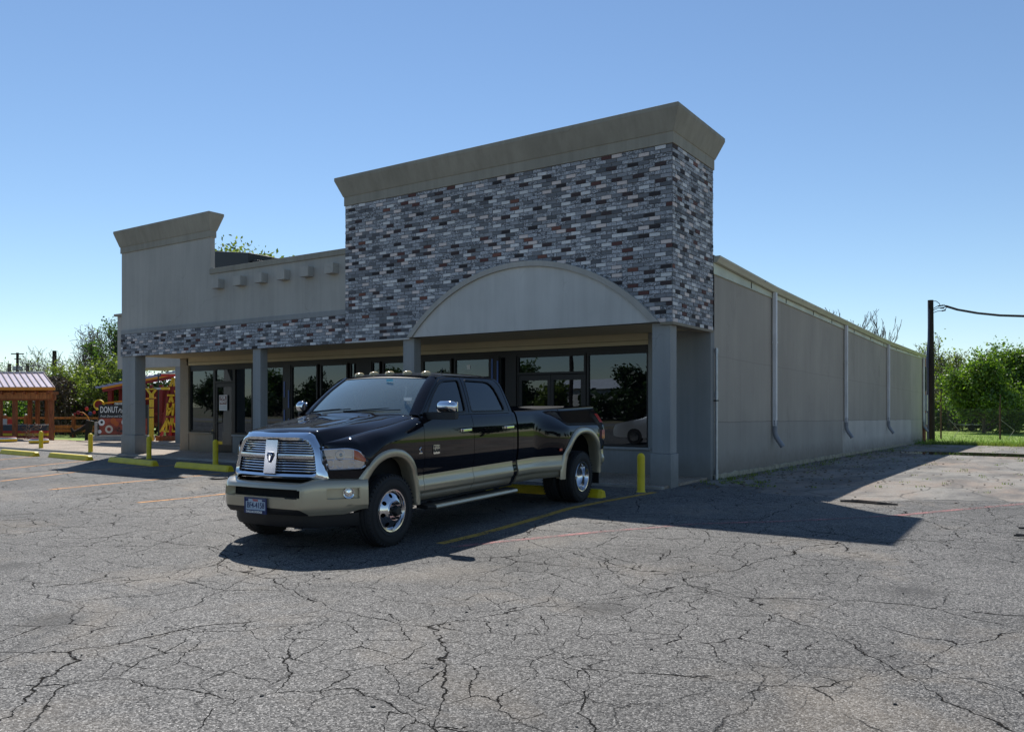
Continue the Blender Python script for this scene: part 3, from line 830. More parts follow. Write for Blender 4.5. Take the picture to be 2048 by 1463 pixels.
# cornices
def cornice(m, x0, x1, y0, y1, z0, zf, z1, d, lip=0.10):
    def ring(o, z): return [(x0 - o, y0 - o, z), (x1 + o, y0 - o, z), (x1 + o, y1 + o, z), (x0 - o, y1 + o, z)]
    m.loft([ring(.03, z0), ring(.03, zf), ring(.045, zf + .01), ring(d, z1 - lip), ring(d, z1), ring(d - .05, z1 + .012)], close=True)
    m.add(ring(.03, z0), [(3, 2, 1, 0)]); m.add(ring(d - .05, z1 + .012), [(0, 1, 2, 3)])
m = MB(); cornice(m, XB, XR, YF, YF + 2.0, 6.10, 6.30, 6.74, 0.19, 0.07); m.build('cornice', M['cornice'], B, bevel=0.006, label='wide flared cornice crowning the brick box')
m = MB(); cornice(m, XL, -18.88, YF + .02, YF + .16, 5.99, 6.17, 6.64, 0.17, 0.06); m.build('cornice', M['cornice'], B, bevel=0.006, label='flared cornice on the left stucco tower')
# left tower and low parapet
m = MB(); m.box(XL, -18.88, YF + .02, YF + .16, 3.70, 5.99); m.box(-18.88, XB, YF + .02, YF + .14, 3.70, 4.99)
m.box(XL, XL + .14, YF + .16, YW + 1.0, 3.6, 5.1)
m.build('parapet', M['stucco'], B)
m = MB(); m.box(-18.88, XB - .002, YF - .015, YF + .22, 4.99, 5.13); m.build('parapet_cap', M['cornice'], B, bevel=.008)
m = MB(); m.box(XL - .01, XB - .002, YF - .012, YF + .14, 3.58, 3.70); m.build('belt_trim', M['column'], B, bevel=.006)
for x in (-18.43, -17.52, -16.69, -15.84, -14.99, -14.15):
    MB().box(x - .145, x + .145, YF - .17, YF + .02, 4.56, 4.80).build('block', M['stucco'], B, bevel=.006)
# arched gable
arc = [(ARX + RR * math.cos(t), ARZ + RR * math.sin(t)) for t in [math.acos(-ARR / RR) + (math.acos(ARR / RR) - math.acos(-ARR / RR)) * i / 48 for i in range(49)]]
inn = [(ARX + (RR - .105) * math.cos(t), ARZ + (RR - .105) * math.sin(t)) for t in [math.acos(-ARR / RR) + (math.acos(ARR / RR) - math.acos(-ARR / RR)) * i / 48 for i in range(49)]]
inn = [(x, z) for x, z in inn if z > SOF + 0.001]
xi = math.sqrt((RR - .105) ** 2 - (SOF - ARZ) ** 2)
inn = [(ARX - xi, SOF)] + inn + [(ARX + xi, SOF)]
m = MB(); m.plate(inn, [], lambda a_, b_, o: (a_, YF - .06 - o, b_), 0.10); m.build('gable_panel', M['stucco_light'], B)
m = MB(); m.plate([(ARX - ARR, SOF)] + arc[1:-1] + [(ARX + ARR, SOF)] + inn[::-1], [], lambda a_, b_, o: (a_, YF - .11 - o, b_), 0.14)
m.build('gable_trim', M['stucco'], B, bevel=.006)
MB().box(XB, ARX - ARR - .003, YF - .02, YF + .12, SOF - .035, SOF - .002).build('lintel_trim', M['stucco_light'], B)
MB().box(ARX + ARR + .003, XR + .02, YF - .02, YF + 2.02, SOF - .05, SOF - .002).build('lintel_trim', M['warmstucco'], B)
# soffit and bulkhead over the windows
m = MB(); m.box(XL + .02, XR - .01, YF + .02, YW - .002, SOF - .001 + .005, SOF + .05); m.build('soffit', M['soffit'], B)
HEAD = 2.72
m = MB(); m.box(-22.7, -6.98, YW - .02, YW + .15, HEAD, SOF + .003); m.build('bulkhead', M['soffit'], B)
MB().box(-22.7, -6.98, YW - .035, YW - .02, 2.80, 2.812).build('bulkhead_joint', M['warmstucco'], B)
# columns: square shafts on slightly wider plinths
def column(x0, x1, y0, y1, mat, lbl):
    m = MB(); z = 0.05
    m.box(x0 - .025, x1 + .025, y0 - .025, y1 + .025, z - .08, 0.60)
    m.box(x0, x1, y0, y1, 0.604, SOF - .002 if lbl else SOF)
    return m.build('column', mat, B, bevel=.008, label=lbl)
column(XL + .01, -22.47, YF + .03, YF + .36, M['column'], 'broad grey column at the left end of the porch')
column(-17.16, -16.86, YF + .05, YF + .28, M['column'], 'slim grey column left of the pickup')
column(-12.02, -11.70, YF + .05, YF + .28, M['column'], 'slim grey column behind the pickup, under the left foot of the arch')
column(-6.06, -5.71, YF + .05, YF + .34, M['column'], 'grey column at the right corner of the porch')
# front wall pieces at the window plane
m = MB(); m.box(-6.98, XR, YW, YW + .198, -.05, SOF + .003); m.box(-6.98, XR - .122, YW, YW + .198, SOF + .003, 4.0)
m.build('end_wall', M['endwall'], B)
m = MB(); m.box(-23.05, -22.62, YW - .02, YW + .3, -.05, SOF + .003); m.box(-22.62, -21.40, YW, YW + .2, -.05, .60)
m.build('pier_wall', M['warmstucco'], B)
m = MB(); m.box(-20.45, -6.98, YW, YW + .2, -.05, .55); m.build('bulkhead_wall', M['endwall'], B)
MB().box(-22.62, -21.44, YW - .05, YW + .1, .60, .64).build('sill', M['warmstucco'], B, bevel=.004)
MB().box(-20.45, -6.93, YW - .05, YW + .1, .551, .60).build('sill', M['column'], B, bevel=.004)
# storefront windows: bronze frame with panes
FY = YW + .03
def window(x0, x1, z0, z1, fr=0.05, name='window', lab=None):
    m = MB(); m.box(x0, x1, FY, FY + .09, z1 - fr, z1); m.box(x0, x1, FY, FY + .09, z0, z0 + fr)
    m.box(x0, x0 + fr, FY, FY + .09, z0 + fr, z1 - fr); m.box(x1 - fr, x1, FY, FY + .09, z0 + fr, z1 - fr)
    o = m.build(name, M['bronze'], B, bevel=.003, label=lab)
    g = MB(); g.box(x0 + fr, x1 - fr, FY + .035, FY + .045, z0 + fr, z1 - fr); g.build('pane', M['winglass'], o)
    return o
X = lambda u: wx(u, YW)
HB = 2.60
def ftop(x0, x1): return None
MB().box(-22.6, -6.98, FY - .01, FY + .10, HB, HEAD).build('head_frame', M['bronze'], B)
window(X(378), X(427), .64, HB, .06)
window(X(466), X(503), .60, HB)
window(X(503), X(566), .60, HB)
window(X(580), X(633), .60, HB)
window(X(638), X(693), .60, HB)
window(X(698), X(712), .60, HB, .03)
window(X(742), X(758), .60, HB, .03)
window(X(763), X(842), .60, HB)
window(X(842), X(901), .60, HB)
window(X(906), X(979), .60, HB)
window(X(997), X(1011), .60, HB, .03)
window(X(1172), -6.98, .60, HB, .05, lab='big right-hand shop window mirroring trees and sky')
MB().box(X(566), X(580), FY - .02, FY + .12, .05, HB).build('post', M['bronze'], B)
MB().box(X(712), X(742), FY - .02, FY + .12, .05, HB).build('post', M['bronze'], B)
MB().box(X(979), X(997), FY - .02, FY + .12, .05, HB).build('post', M['bronze'], B)
MB().box(X(1011), X(1032), FY - .03, FY + .12, .05, HB).build('post', M['bronze'], B)
# protective blue film left on the posts
film = simple('blue_film', (0.05, 0.10, 0.30), 0.35)
for u, z0, z1 in ((568.5, 1.7, 2.15), (568.5, .95, 1.35), (577, 1.4, 1.9), (577, .6, 1.1), (984, 1.9, 2.55), (995, 2.0, 2.5)):
    MB().box(X(u) - .02, X(u) + .02, FY - .034 if u > 900 else FY - .034, FY - .021, z0, z1).build('film_strip', film, B)
# doors with transoms
def door(x0, x1, leaves, hz=2.06):
    window(x0, x1, hz + .06, HB, .05, 'transom')
    MB().box(x0, x0 + .05, FY, FY + .09, .05, hz + .055).build('door_jamb', M['bronze'], B); MB().box(x1 - .05, x1, FY, FY + .09, .05, hz + .055).build('door_jamb', M['bronze'], B)
    w_ = (x1 - x0 - .10) / leaves
    for i in range(leaves):
        a_, b_ = x0 + .05 + i * w_ + .004, x0 + .05 + (i + 1) * w_ - .004
        m = MB(); m.box(a_, b_, FY + .01, FY + .06, hz - .07, hz + .05); m.box(a_, b_, FY + .01, FY + .06, .065, .28)
        m.box(a_, a_ + .075, FY + .01, FY + .06, .28, hz - .07); m.box(b_ - .075, b_, FY + .01, FY + .06, .28, hz - .07)
        d = m.build('door', M['bronze'], B, bevel=.003)
        g = MB(); g.box(a_ + .075, b_ - .075, FY + .03, FY + .04, .28, hz - .07); g.build('pane', M['winglass'], d)
        hx = a_ + .09 if (leaves == 1 or i == 1) else b_ - .09
        m = MB(); m.tube([(hx, FY + .01, .92), (hx, FY - .06, .94), (hx + .09 * (1 if hx < (a_ + b_) / 2 else -1), FY - .06, .95), (hx + .09 * (1 if hx < (a_ + b_) / 2 else -1), FY - .06, 1.25), (hx, FY - .06, 1.26), (hx, FY + .01, 1.28)], .012, 8)
        m.build('handle', M['bronze'], d, smooth=True)
door(X(427), X(466), 1, 2.1)
door(X(1032), X(1170), 2, 2.1)
# dark room behind the glass, with a floor and a few things
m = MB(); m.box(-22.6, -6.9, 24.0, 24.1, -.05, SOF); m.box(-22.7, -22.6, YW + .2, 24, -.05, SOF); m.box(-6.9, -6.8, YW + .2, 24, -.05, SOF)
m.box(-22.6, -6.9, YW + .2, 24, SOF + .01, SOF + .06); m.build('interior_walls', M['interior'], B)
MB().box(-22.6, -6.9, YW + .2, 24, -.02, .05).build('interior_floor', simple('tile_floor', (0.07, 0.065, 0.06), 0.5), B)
# main body: side wall on its falling grade, back wall, roof
YE = 45.1
def sz(y, z): return z + gz(y)
def pwz(y, pts): return pw(pts, y)
GUT = [(15.4, 4.41), (19.2, 4.27), (26.7, 4.14), (34.5, 4.01), (45.1, 4.00), (46, 4.0)]
FAB = [(15.4, 4.05), (19.3, 4.01), (26.9, 3.88), (34.6, 3.75), (45.1, 3.80), (46, 3.8)]
ys = [YF + 2.0, 17.5, 19.3, 21, 23, 25, 26.9, 29, 31, 33, 34.6, 37, 39, 41, 43, YE]
m = MB(); m.loft([[(XR, y, gz(y) - .05), (XR, y, pw(FAB, y) + .05), (XR - .2, y, pw(FAB, y) + .05), (XR - .2, y, gz(y) - .05)] for y in [YW + .2] + ys[1:]])
m.box(-23.05, XR - .2, YE - .2, YE, gz(YE) - .1, 3.9)
m.build('side_wall', M['side'], B)
MB().box(-23.05, -22.85, YW + .3, YE - .2, -.4, 4.2).build('left_wall', M['warmstucco'], B)
m = MB(); m.loft([[(-23.0, y, pw(GUT, y) + .05), (XR + .03, y, pw(GUT, y) + .02), (XR + .03, y, pw(GUT, y) - .02), (-23.0, y, pw(GUT, y) + .0)] for y in ys + [YE + .3]], close=True); m.build('roof', M['roofing'], B)
MB().box(XB + .12, XR - .12, YF + 1.88, YF + 2.0, 3.0, 6.1).build('box_back', M['darkmetal'], B)
m = MB(); m.loft([[(XR + .012, y, pw(FAB, y)), (XR + .03, y, pw(FAB, y) + .01), (XR + .022, y, pw(FAB, y) + .035), (XR + .02, y, pw(GUT, y) - .13), (XR, y, pw(GUT, y) - .13)] for y in ys + [YE + .25]])
fa = m.build('fascia', M['fascia'], B)
for y in [17.75, 20.5, 23.2, 25.4, 28.6, 31.4, 34.1, 37, 40.2]:
    MB().box(XR + .018, XR + .034, y, y + .02, pw(FAB, y) + .03, pw(GUT, y) - .14).build('joint', M['bronze'], fa)
m = MB(); m.loft([[(XR + .02, y, pw(GUT, y) - .125), (XR + .09, y, pw(GUT, y) - .12), (XR + .12, y, pw(GUT, y) - .07), (XR + .15, y, pw(GUT, y) - .03), (XR + .155, y, pw(GUT, y)), (XR + .135, y, pw(GUT, y) + .002), (XR + .13, y, pw(GUT, y) - .03), (XR + .02, y, pw(GUT, y) - .03)] for y in [15.41] + ys[1:] + [YE + .35]])
m.add([(XR + .02, 15.41, 4.285), (XR + .09, 15.41, 4.29), (XR + .12, 15.41, 4.34), (XR + .15, 15.41, 4.38), (XR + .155, 15.41, 4.41), (XR + .02, 15.41, 4.41)], [(0, 1, 2, 3, 4, 5)])
gu = m.build('gutter', M['gutter'], B)
for y in [18.35, 21.6, 24.9, 28.1, 31.4, 37.5]:
    z = pw(GUT, y); MB().box(XR + .13, XR + .158, y, y + .02, z - .045, z - .002).build('joint', M['seam'] if 0 else M['elbow'], gu)
# downspouts with ribbed elbows
def spout(y, z0):
    zt = pw(GUT, y) - .12
    m = MB(); x = XR + .075
    m.box(x - .045, x + .045, y - .055, y + .055, z0 + .36, zt)
    o = m.build('downspout', M['spout'], B, bevel=.012)
    e = MB(); pts = [(x, y, z0 + .50), (x, y, z0 + .35), (x, y + .01, z0 + .2), (x + .02, y + .02, z0 + .1), (x + .10, y + .03, z0 - .02), (x + .19, y + .04, z0 - .16)]
    P = []; rr = []
    for i in range(len(pts) - 1):
        for k_ in range(5):
            t = k_ / 5; P.append(Vector(pts[i]).lerp(Vector(pts[i + 1]), t)); rr.append(.062 if (k_ % 2) else .056)
    e.tube(P, rr, 10); e.build('elbow', M['elbow'], o, smooth=True, label=None)
    s = MB(); s.box(x - .05, x + .05, y - .062, y + .062, zt - 1.2, zt - 1.17); s.build('strap', M['spout'], o)
spout(19.38, .62); spout(27.17, .58); spout(34.89, .50); spout(45.0, .30)
# bare concrete footing strip and its ragged edge
m = MB(); rf = random.Random(8); rows = []
yy = 15.42
while yy < YE:
    h = .085 + rf.uniform(-.018, .022); rows.append([(XR + .001, yy, gz(yy) - .05), (XR + .035, yy, gz(yy) - .05), (XR + .035, yy, gz(yy) + h), (XR + .001, yy, gz(yy) + h + .01)]); yy += .22
m.loft(rows); m.build('footing', simple('footing_concrete', (0.33, 0.29, 0.21), 0.95, var=0.35, scale=5, bump=0.5, bscale=25), B)
# electrical conduit at the corner
cx_, cy_ = XR + .05, 15.49
m = MB(); m.tube([(cx_, cy_, -.02), (cx_, cy_, 2.58)], .026, 12); m.tube([(cx_, cy_, 1.62), (cx_, cy_, 1.74)], .034, 12); m.tube([(cx_, cy_, 2.50), (cx_, cy_, 2.6)], .034, 12); m.tube([(cx_, cy_, .0), (cx_, cy_, .2)], .036, 12)
c_ = m.build('conduit', M['galv'], B, smooth=True)
MB().box(XR, cx_ + .035, cy_ - .035, cy_ + .035, 1.55, 1.575).build('clamp', M['black'], c_)
# red brick corner pilaster with meters at the far end
m = MB(); m.box(XR - .2, XR + .10, YE + .01, YE + .5, gz(YE) - .1, 3.85); pil = m.build('rear_pilaster', M['redbrick'], B)
MB().box(XR + .10, XR + .20, YE + .1, YE + .4, 1.2, 2.0).build('meter_box', M['galv'], pil); MB().box(XR + .10, XR + .16, YE + .1, YE + .4, 2.2, 3.4).build('meter_box', M['darkmetal'], pil)
MB().box(XR + .10, XR + .17, YE + .12, YE + .42, .5, 1.1).build('meter_box', M['galv'], pil)
# side canopy beyond the left end
m = MB(); m.box(-31.9, -22.9, 18.3, 20.3, SOF, 5.1); m.build('side_canopy', M['canopy'], B, bevel=.01, label='stucco canopy projecting behind the left end of the porch')
MB().box(-32.0, -22.9, 18.2, 20.4, 5.1, 5.2).build('canopy_cap', M['cornice'], B, bevel=.01)
MB().box(-27.95, -27.45, 18.32, 18.8, -.1, SOF - .002).build('column', M['column'], B, bevel=.01, label='dark grey column under the side canopy')
structure(MB().box(-33, -23.1, 17.2, 21, -.06, .04).build('side_walk', M['agg']))
# black rooftop unit
t_ = thing('rooftop_unit', 'black boxy unit on the roof beside the left stucco tower', 'rooftop unit', (-22.1, 16.6, 0))
m = MB(); m.hexa([(-1.2, 0, 4.25), (.72, 0, 4.25), (.72, 1.6, 4.25), (-1.2, 1.6, 4.25), (-1.2, 0, 6.60), (.72, 0, 6.34), (.72, 1.6, 6.34), (-1.2, 1.6, 6.60)])
m.build('housing', M['black'], t_, bevel=.02)
m = MB(); m.box(.73, 1.0, .1, 1.4, 4.6, 6.1); m.build('vent_hood', M['darkmetal'], t_, bevel=.01)
# for rent sign on the door
x = (X(432) + X(458.5)) / 2
t_ = thing('rental_sign', 'small maroon and white FOR RENT sign on the shop door', 'sign', (x, FY, 1.55))
ws_, hs_ = .38, .46
MB().box(-ws_ / 2, ws_ / 2, -.012, -.006, -hs_ / 2, hs_ / 2).build('board', M['white'], t_)
MB().box(-ws_ / 2 + .02, ws_ / 2 - .02, -.0145, -.012, -.05, hs_ / 2 - .02).build('panel', simple('maroon', (0.16, 0.06, 0.055), 0.5), t_)
m = text_mb('FOR', .125, .003).xf(Matrix.Translation((0, -.0155, .145)) @ STAND); m2 = text_mb('RENT', .125, .003).xf(Matrix.Translation((0, -.0155, .03)) @ STAND)
m.add(m2.v, m2.f); m.build('lettering', M['white'], t_, recalc=False)
MB().box(-ws_ / 2 + .02, ws_ / 2 - .02, -.0145, -.012, -.21, -.065).build('blank_strip', simple('pale_strip', (0.45, 0.47, 0.48), 0.5), t_)
# paper notes stuck inside panes
for u, v0, v1, lb in ((934, 710, 719, 'small white note taped high on the shop window above the pickup'), ):
    x = X(u); MB_ = MB().box(x - .05, x + .05, FY + .028, FY + .033, 2.33, 2.44); tag(MB_.build('paper_note', M['white']), lb, 'note')
# ------------------------------------------------------------------ pickup truck (front towards -y in its own frame)
T = thing('pickup_truck', 'black and gold crew cab dual-wheel pickup parked nose out in front of the shop', 'pickup truck', (-6.81, 5.36, -.060), R(3.8))
T.rotation_euler = (R(.58), 0, R(4.1))
def tb(m, name, mat, parent=T, **kw): return m.build(name, mat, parent, **kw)
LAT = [(.42, .895), (.47, .94), (.52, .958), (.545, .985), (.60, .992), (.68, .975), (.745, .972), (.80, .985), (.95, .998), (1.10, .998), (1.22, .992), (1.32, .972), (1.37, .955), (1.395, .935)]
YC, RC, ZA = 1.02, 5.40, 0.40
def bulge(y, z):
    b = sm(4.15, 4.95, y) * (1 - 0.35 * sm(5.95, 6.27, y))
    v = pws([(.40, 1.0), (1.0, 1.0), (1.12, .93), (1.26, .45), (1.36, .10), (1.40, 0.0)], z)
    return .205 * b * v
HLP = [(.600, .36), (.72, .46), (.82, .545), (.90, .61), (.945, .67)]
def hlx(y): return pws([(b_, a_) for a_, b_ in HLP], y)
def hltop(y): return pws([(.36, 1.075), (.46, 1.083), (.545, 1.075), (.61, 1.045), (.67, .960)], y)
def sx(y, z):
    x = pws(LAT, z)
    if y > 3.7: x += bulge(y, z)
    if y < 1.2:      # nose tapers in plan
        x *= 1 - .048 * sm(1.05, .62, y)
        if y < .66: x = min(x, hlx(y) - .002)
    return x
def ztone(y): return pw([(1.4, .722), (2.6, .735), (3.7, .745), (4.2, .752), (6.4, .755)], y)
def arch_in(y, z, yc, a_, b_, n=2.25):
    if z < ZA: return abs(y - yc) < a_
    return (abs((y - yc) / a_)) ** n + (abs((z - ZA) / b_)) ** n < 1
def archpt(t, yc, a_, b_, n=2.25):
    c_, s_ = math.cos(t), math.sin(t)
    return (yc + a_ * math.copysign(abs(c_) ** (2 / n), c_), ZA + b_ * abs(s_) ** (2 / n))
FA = (YC, .425, .575); RA = (RC, .60, .66)
def side_panel(y0, y1, zb, zt, cut=None, dy=.03, dz=.03, edge=.012):
    """one side skin between y0..y1; zb, zt functions of y; rolled edges"""
    ny = max(2, int((y1 - y0) / dy)); rows = []
    nz = 26
    for i in range(ny + 1):
        y = y0 + (y1 - y0) * i / ny
        a_, b_ = zb(y), zt(y); row = []
        for k in range(nz + 1):
            z = a_ + (b_ - a_) * k / nz; row.append((sx(y, z), y, z))
        rows.append(row)
    m = MB().loft(rows)
    if cut:
        keep = []
        for f in m.f:
            yy_ = sum(m.v[i][1] for i in f) / 4; zz_ = sum(m.v[i][2] for i in f) / 4
            if not arch_in(yy_, zz_, *cut): keep.append(f)
        m.f = keep
    # returns at both ends so that the gap reads as a seam
    for r_, ok in ((rows[0], True), (rows[-1], True)):
        ins = [(p[0] - .03, p[1], p[2]) for p in r_]
        mm = MB().loft([r_, ins])
        if cut: mm.f = [f for f in mm.f if not arch_in(sum(mm.v[i][1] for i in f) / 4, sum(mm.v[i][2] for i in f) / 4, *cut)]
        m.add(mm.v, mm.f)
    return m
ZB = lambda y: .43
G_ = .004
# --- fenders: side skin then over the shoulder to the hood seam
def seam_x(y): return pws([(.25, .58), (.37, .61), (.60, .695), (1.0, .80), (1.56, .865)], y)
def seam_z(y): return pws([(.25, 1.105), (.45, 1.150), (.9, 1.25), (1.3, 1.325), (1.56, 1.375)], y)
def fender(m):
    rows = []; ny = 46
    for i in range(ny + 1):
        y = .365 + (1.578 - .365) * (i / ny) ** 1.15
        zs = seam_z(y); zsh = zs - .13
        if y < .67: zsh = hltop(y)
        elif y < .95: zsh = lerp(.960, zsh, sm(.60, .95, y))
        row = [(sx(y, z), y, z) for z in [.78 + (zsh - .78) * k / 14 for k in range(15)]]
        xs = sx(y, zsh); xe = seam_x(y)
        xs = max(xs, xe + (.012 if y < .5 else .03))
        for t, zz in ((.10, .045), (.22, .075), (.40, .10), (.62, .118), (.82, .127), (1.0, .130)):
            row.append((xs + (xe - xs) * t, y, zsh + zz * (zs - zsh) / .130))
        row.append((xe - .012, y, zs - .03))
        rows.append(row)
    m.loft(rows)
    m.f = [f for f in m.f if not arch_in(sum(m.v[i][1] for i in f) / 4, sum(m.v[i][2] for i in f) / 4, *FA)]
    m.f = [f for f in m.f if not (sum(m.v[i][1] for i in f) / 4 < .66 and .845 < sum(m.v[i][2] for i in f) / 4 < hltop(sum(m.v[i][1] for i in f) / 4) - .004)]
    # piece between the wheel opening and the door, below .78
    rows = []
    for i in range(8):
        y = 1.40 + (1.578 - 1.40) * i / 7
        rows.append([(sx(y, z), y, z) for z in [ztone(y) + (.78 - ztone(y)) * k / 4 for k in range(5)]])
    m.loft(rows)
    return m
def both(m, name, mat, **kw):
    o = tb(m, name, mat, **kw); q = MB(); q.add([(-p[0], p[1], p[2]) for p in m.v], [tuple(reversed(f)) for f in m.f]); tb(q, name, mat, **kw); return o
both(fender(MB()), 'fender', M['tblack'], smooth=True, angle=50)
tan = MB()
for (a_, b_) in ((1.43, 1.578),):
    tan.add(*(lambda q: (q.v, q.f))(side_panel(a_, b_, ZB, lambda y: ztone(y) - .002)))
both(tan, 'lower_cladding', M['ttan'], smooth=True, angle=50)
# --- doors
def door_part(name, y0, y1, hy, win, label):
    for s_ in (1, -1):
        m = side_panel(y0, y1, lambda y: ztone(y) + .001, lambda y: 1.395)
        if s_ < 0: m.v = [(-p[0], p[1], p[2]) for p in m.v]
        d = tb(m, 'door', M['tblack'], smooth=True, angle=50, label=label if s_ > 0 else None)
        m = side_panel(y0, y1, ZB, lambda y: ztone(y) - .002)
        if s_ < 0: m.v = [(-p[0], p[1], p[2]) for p in m.v]
        m.build('lower_panel', M['ttan'], d, smooth=True, angle=50)
        # handle
        h = MB(); z = 1.20; x = sx(hy, z)
        h.hexa([(x + .012, hy - .10, z - .022), (x + .040, hy - .095, z - .018), (x + .040, hy + .095, z - .014), (x + .012, hy + .10, z - .02), (x + .012, hy - .10, z + .022), (x + .040, hy - .095, z + .018), (x + .040, hy + .095, z + .020), (x + .012, hy + .10, z + .024)])
        h.box(x - .01, x + .014, hy - .11, hy - .08, z - .02, z + .02); h.box(x - .01, x + .014, hy + .08, hy + .11, z - .02, z + .02)
        if s_ < 0: h.v = [(-p[0], p[1], p[2]) for p in h.v]
        h.build('handle', M['chrome'], d, bevel=.006)
        yield s_, d
# greenhouse side plane
def gh(y, z, off=0.0):
    x = pws([(1.38, .93), (1.50, .895), (1.70, .825), (1.80, .783), (1.86, .745), (1.90, .70)], z) - off
    x -= .05 * max(0, (2.2 - y) / .6) ** 2 * sm(1.4, 1.8, z)
    return x
def rounded(pts, r, n=4):
    out = []; L = len(pts)
    for i in range(L):
        p0, p1, p2 = Vector(pts[i - 1]), Vector(pts[i]), Vector(pts[(i + 1) % L])
        rr = r[i] if isinstance(r, (list, tuple)) else r
        if rr <= 0: out.append(tuple(p1)); continue
        d0 = (p0 - p1).normalized(); d2 = (p2 - p1).normalized()
        rr = min(rr, (p0 - p1).length * .45, (p2 - p1).length * .45)
        a_, b_ = p1 + d0 * rr, p1 + d2 * rr
        for k in range(n + 1):
            t = k / n; out.append(tuple(a_.lerp(p1, t).lerp(p1.lerp(b_, t), t)))
    return out
WF = rounded([(1.80, 1.425), (2.12, 1.70), (2.26, 1.79), (2.36, 1.815), (2.575, 1.82), (2.545, 1.425)], [.03, .15, .12, .1, .05, .04])
WF = rounded([(1.745, 1.425), (2.00, 1.665), (2.20, 1.795), (2.58, 1.815), (2.545, 1.425)], [.03, .25, .16, .04, .04])
WR = rounded([(2.68, 1.425), (2.72, 1.815), (3.36, 1.80), (3.50, 1.425)], [.04, .05, .16, .05])
fs = dict(); rs = dict()
for s_, d in door_part('f', 1.584, 2.612, 2.42, None, 'front door with gold lower panel'): fs[s_] = d
for s_, d in door_part('r', 2.620, 3.600, 3.46, None, 'rear door with gold lower panel'): rs[s_] = d
def subdiv_loop(pts, st=.08):
    out = []
    for i in range(len(pts)):
        a_, b_ = Vector(pts[i]), Vector(pts[(i + 1) % len(pts)]); n = max(1, int((b_ - a_).length / st))
        for k in range(n): out.append(tuple(a_.lerp(b_, k / n)))
    return out
def ghplate(outer, holes, off, t, s_):
    return MB().plate(subdiv_loop(outer), [subdiv_loop(h_) for h_ in holes], lambda a_, b_, o: (s_ * (gh(a_, b_) - off + o), a_, b_), t)
def expand(pts, d):
    c_ = Vector((sum(p[0] for p in pts) / len(pts), sum(p[1] for p in pts) / len(pts)))
    out = []
    for i, p in enumerate(pts):
        p0, p2 = Vector(pts[i - 1]), Vector(pts[(i + 1) % len(pts)]); tn = (p2 - p0).normalized(); nn = Vector((-tn.y, tn.x))
        if nn.dot(Vector(p) - c_) < 0: nn = -nn
        out.append(tuple(Vector(p) + nn * d))
    return out
# curved grid filler for cab side shell: outer boundary with window openings
SHELL = [(1.56, 1.385), (1.66, 1.455), (1.95, 1.70), (2.16, 1.842), (2.40, 1.872), (3.30, 1.868), (3.49, 1.845), (3.575, 1.78), (3.68, 1.385)]
def gridfill(outer, holes, fn, step=.035):
    """dense triangulation of a polygon with holes so it can follow a curved surface"""
    loops = [subdiv_loop(outer, step)] + [subdiv_loop(h_, step) for h_ in holes]
    from mathutils.geometry import delaunay_2d_cdt
    pts = []; edges = []
    for l in loops:
        o = len(pts); pts += [Vector(p) for p in l]; edges += [(o + i, o + (i + 1) % len(l)) for i in range(len(l))]
    def inside(p, l):
        c_ = False; j = len(l) - 1
        for i in range(len(l)):
            if (l[i][1] > p[1]) != (l[j][1] > p[1]) and p[0] < (l[j][0] - l[i][0]) * (p[1] - l[i][1]) / (l[j][1] - l[i][1]) + l[i][0]: c_ = not c_
            j = i
        return c_
    x0 = min(p[0] for p in loops[0]); x1 = max(p[0] for p in loops[0]); z0 = min(p[1] for p in loops[0]); z1 = max(p[1] for p in loops[0])
    y = x0 + step
    while y < x1:
        z = z0 + step
        while z < z1:
            if inside((y, z), loops[0]) and not any(inside((y, z), l) for l in loops[1:]): pts.append(Vector((y, z)))
            z += step
        y += step
    r_ = delaunay_2d_cdt(pts, edges, [], 0, 1e-5)
    V, F = r_[0], r_[2]
    F = [f for f in F if (lambda c_: inside(c_, loops[0]) and not any(inside(c_, l) for l in loops[1:]))((sum(V[i][0] for i in f) / len(f), sum(V[i][1] for i in f) / len(f)))]
    return MB().add([fn(v[0], v[1]) for v in V], F)
